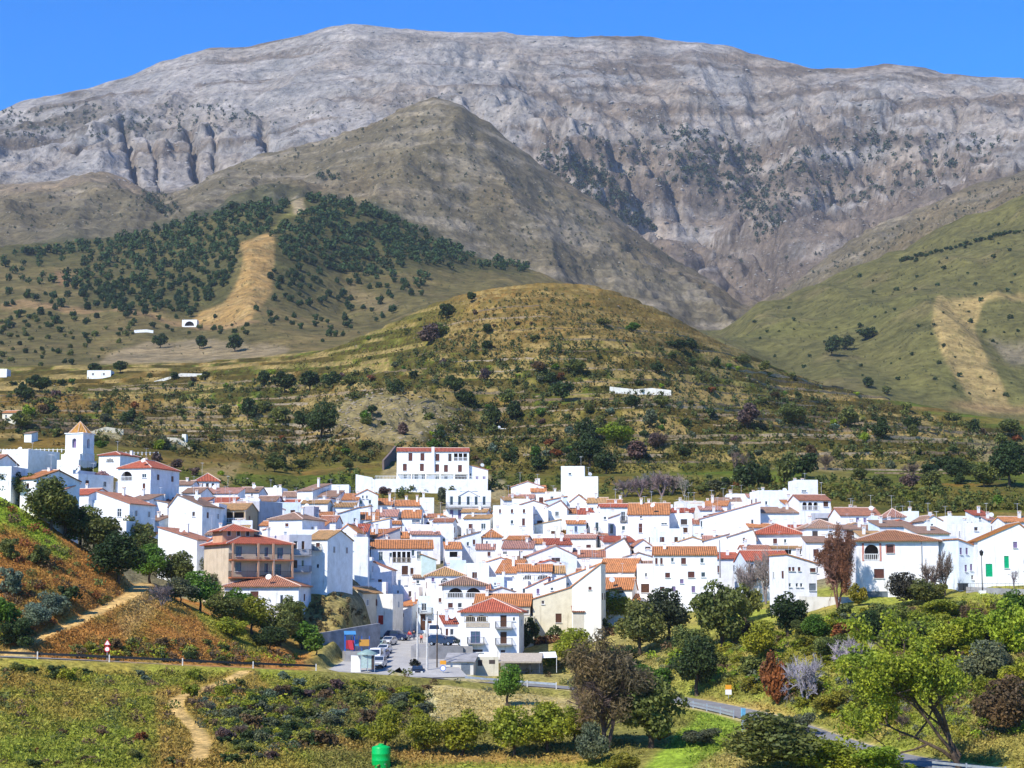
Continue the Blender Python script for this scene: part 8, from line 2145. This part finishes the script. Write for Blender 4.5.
# dry stone walls holding up the old terraces, each following its own contour
M_DRY = mat_tint('dry_stone', .95, .05, .55, 1.25, 1.6)
r_ = random.Random(55)
made_w = []
for px, py, g in scatter(400, [(0, 390), (300, 380), (440, 345), (480, 310), (540, 300), (640, 315), (740, 360), (900, 415), (1020, 440), (1020, 480), (850, 470), (600, 462), (480, 440), (440, 375), (340, 400), (260, 460), (0, 442)], 490, 1040, 0, 56):
    if len(made_w) >= 64: break
    if any(abs(px - a) < 60 and abs(py - b_) < 5.5 for a, b_ in made_w): continue
    made_w.append((px, py)); z0 = g.z; L_ = r_.uniform(14, 46)
    def trace(sgn):
        out, x, y = [], g.x, g.y
        for i in range(int(L_ / 2.5)):
            x2 = x + sgn * 2.5; best = None
            for dy in (-3.5, -2.5, -1.75, -1, -.5, 0, .5, 1, 1.75, 2.5, 3.5):
                e = abs(ground(x2, y + dy) - z0) + abs(dy) * .06
                if best is None or e < best[0]: best = (e, dy)
            x, y = x2, y + best[1]; out.append((x, y))
        return out
    pts_ = [*trace(-1)[::-1], (g.x, g.y), *trace(1)]
    q = [Vector((x, y, 0)) for x, y in pts_]
    for v in q: v.z = ground(v.x, v.y)
    for i in range(1, len(q) - 1): q[i].y = (q[i - 1].y + q[i].y + q[i + 1].y) / 3
    wall_along(q, r_.uniform(.35, .95), .6, M_DRY, f"dry stone terrace wall on the {REG(px, py)}", 'stone_wall', 'wall', color=r_.choice(((.27, .20, .12), (.22, .17, .10), (.31, .245, .16), (.17, .125, .075))), below=1.2)['group'] = f"dry stone terrace walls on the {REG(px, py)}"
# ------------------------------------------------------------------ light, sky, air, camera
SUN_AZ, SUN_EL = R(40), R(44)      # sun stands behind the viewer, to the left
d = Vector((-math.sin(SUN_AZ) * math.cos(SUN_EL), -math.cos(SUN_AZ) * math.cos(SUN_EL), math.sin(SUN_EL)))
sl = bpy.data.lights.new('sun', 'SUN'); sl.energy = 4.6; sl.angle = R(0.53); sl.color = (1.0, 0.955, 0.88)
so = bpy.data.objects.new('sun', sl); COL.objects.link(so)
so.rotation_euler = d.to_track_quat('Z', 'Y').to_euler()
w = bpy.data.worlds.new('World'); scene.world = w; w.use_nodes = True
nt = w.node_tree
sky = nt.nodes.new('ShaderNodeTexSky'); sky.sky_type = 'NISHITA'; sky.sun_disc = False
sky.sun_elevation = SUN_EL; sky.sun_rotation = math.atan2(d.x, d.y); sky.altitude = 700
sky.air_density = 1.0; sky.dust_density = 0.1; sky.ozone_density = 2.5
hs = nt.nodes.new('ShaderNodeHueSaturation'); hs.inputs['Saturation'].default_value = 1.62; hs.inputs['Value'].default_value = 1.0
nt.links.new(sky.outputs[0], hs.inputs['Color'])
nt.links.new(mixrgb(nt, hs.outputs[0], (0.50, 0.80, 1.12), 1.0, 'MULTIPLY'), nt.nodes['Background'].inputs['Color'])
nt.nodes['Background'].inputs['Strength'].default_value = 0.145

if HAZE:
    mb = MB(); mb.box(-4200, 4200, -300, 7300, -160, 1800)
    m = bpy.data.materials.new('valley_air'); m.use_nodes = True
    t = m.node_tree; t.nodes.remove(t.nodes['Principled BSDF'])
    pv = t.nodes.new('ShaderNodeVolumePrincipled')
    pv.inputs['Color'].default_value = (0.78, 0.86, 1.0, 1); pv.inputs['Density'].default_value = HAZE
    pv.inputs['Anisotropy'].default_value = 0.0
    t.links.new(pv.outputs[0], t.nodes['Material Output'].inputs['Volume'])
    tag(mb.build('haze', m), 'thin blue air filling the valley', 'haze', kind='stuff')

cam = bpy.data.cameras.new('camera'); co = bpy.data.objects.new('camera', cam); COL.objects.link(co)
cam.sensor_width = 36.0; cam.lens = 36.0 * F_PX / 1024.0
cam.clip_start = 1.0; cam.clip_end = 20000
co.location = (0, 0, 0); co.rotation_euler = (math.pi / 2 + TILT, 0, 0)
scene.camera = co
vs = scene.view_settings
vs.view_transform = 'Standard'; vs.look = 'None'; vs.exposure = 0.5; vs.gamma = 1.0; vs.use_curve_mapping = False
scene.cycles.use_denoising = True
scene.cycles.max_bounces = 6; scene.cycles.transparent_max_bounces = 6; scene.cycles.volume_bounces = 0
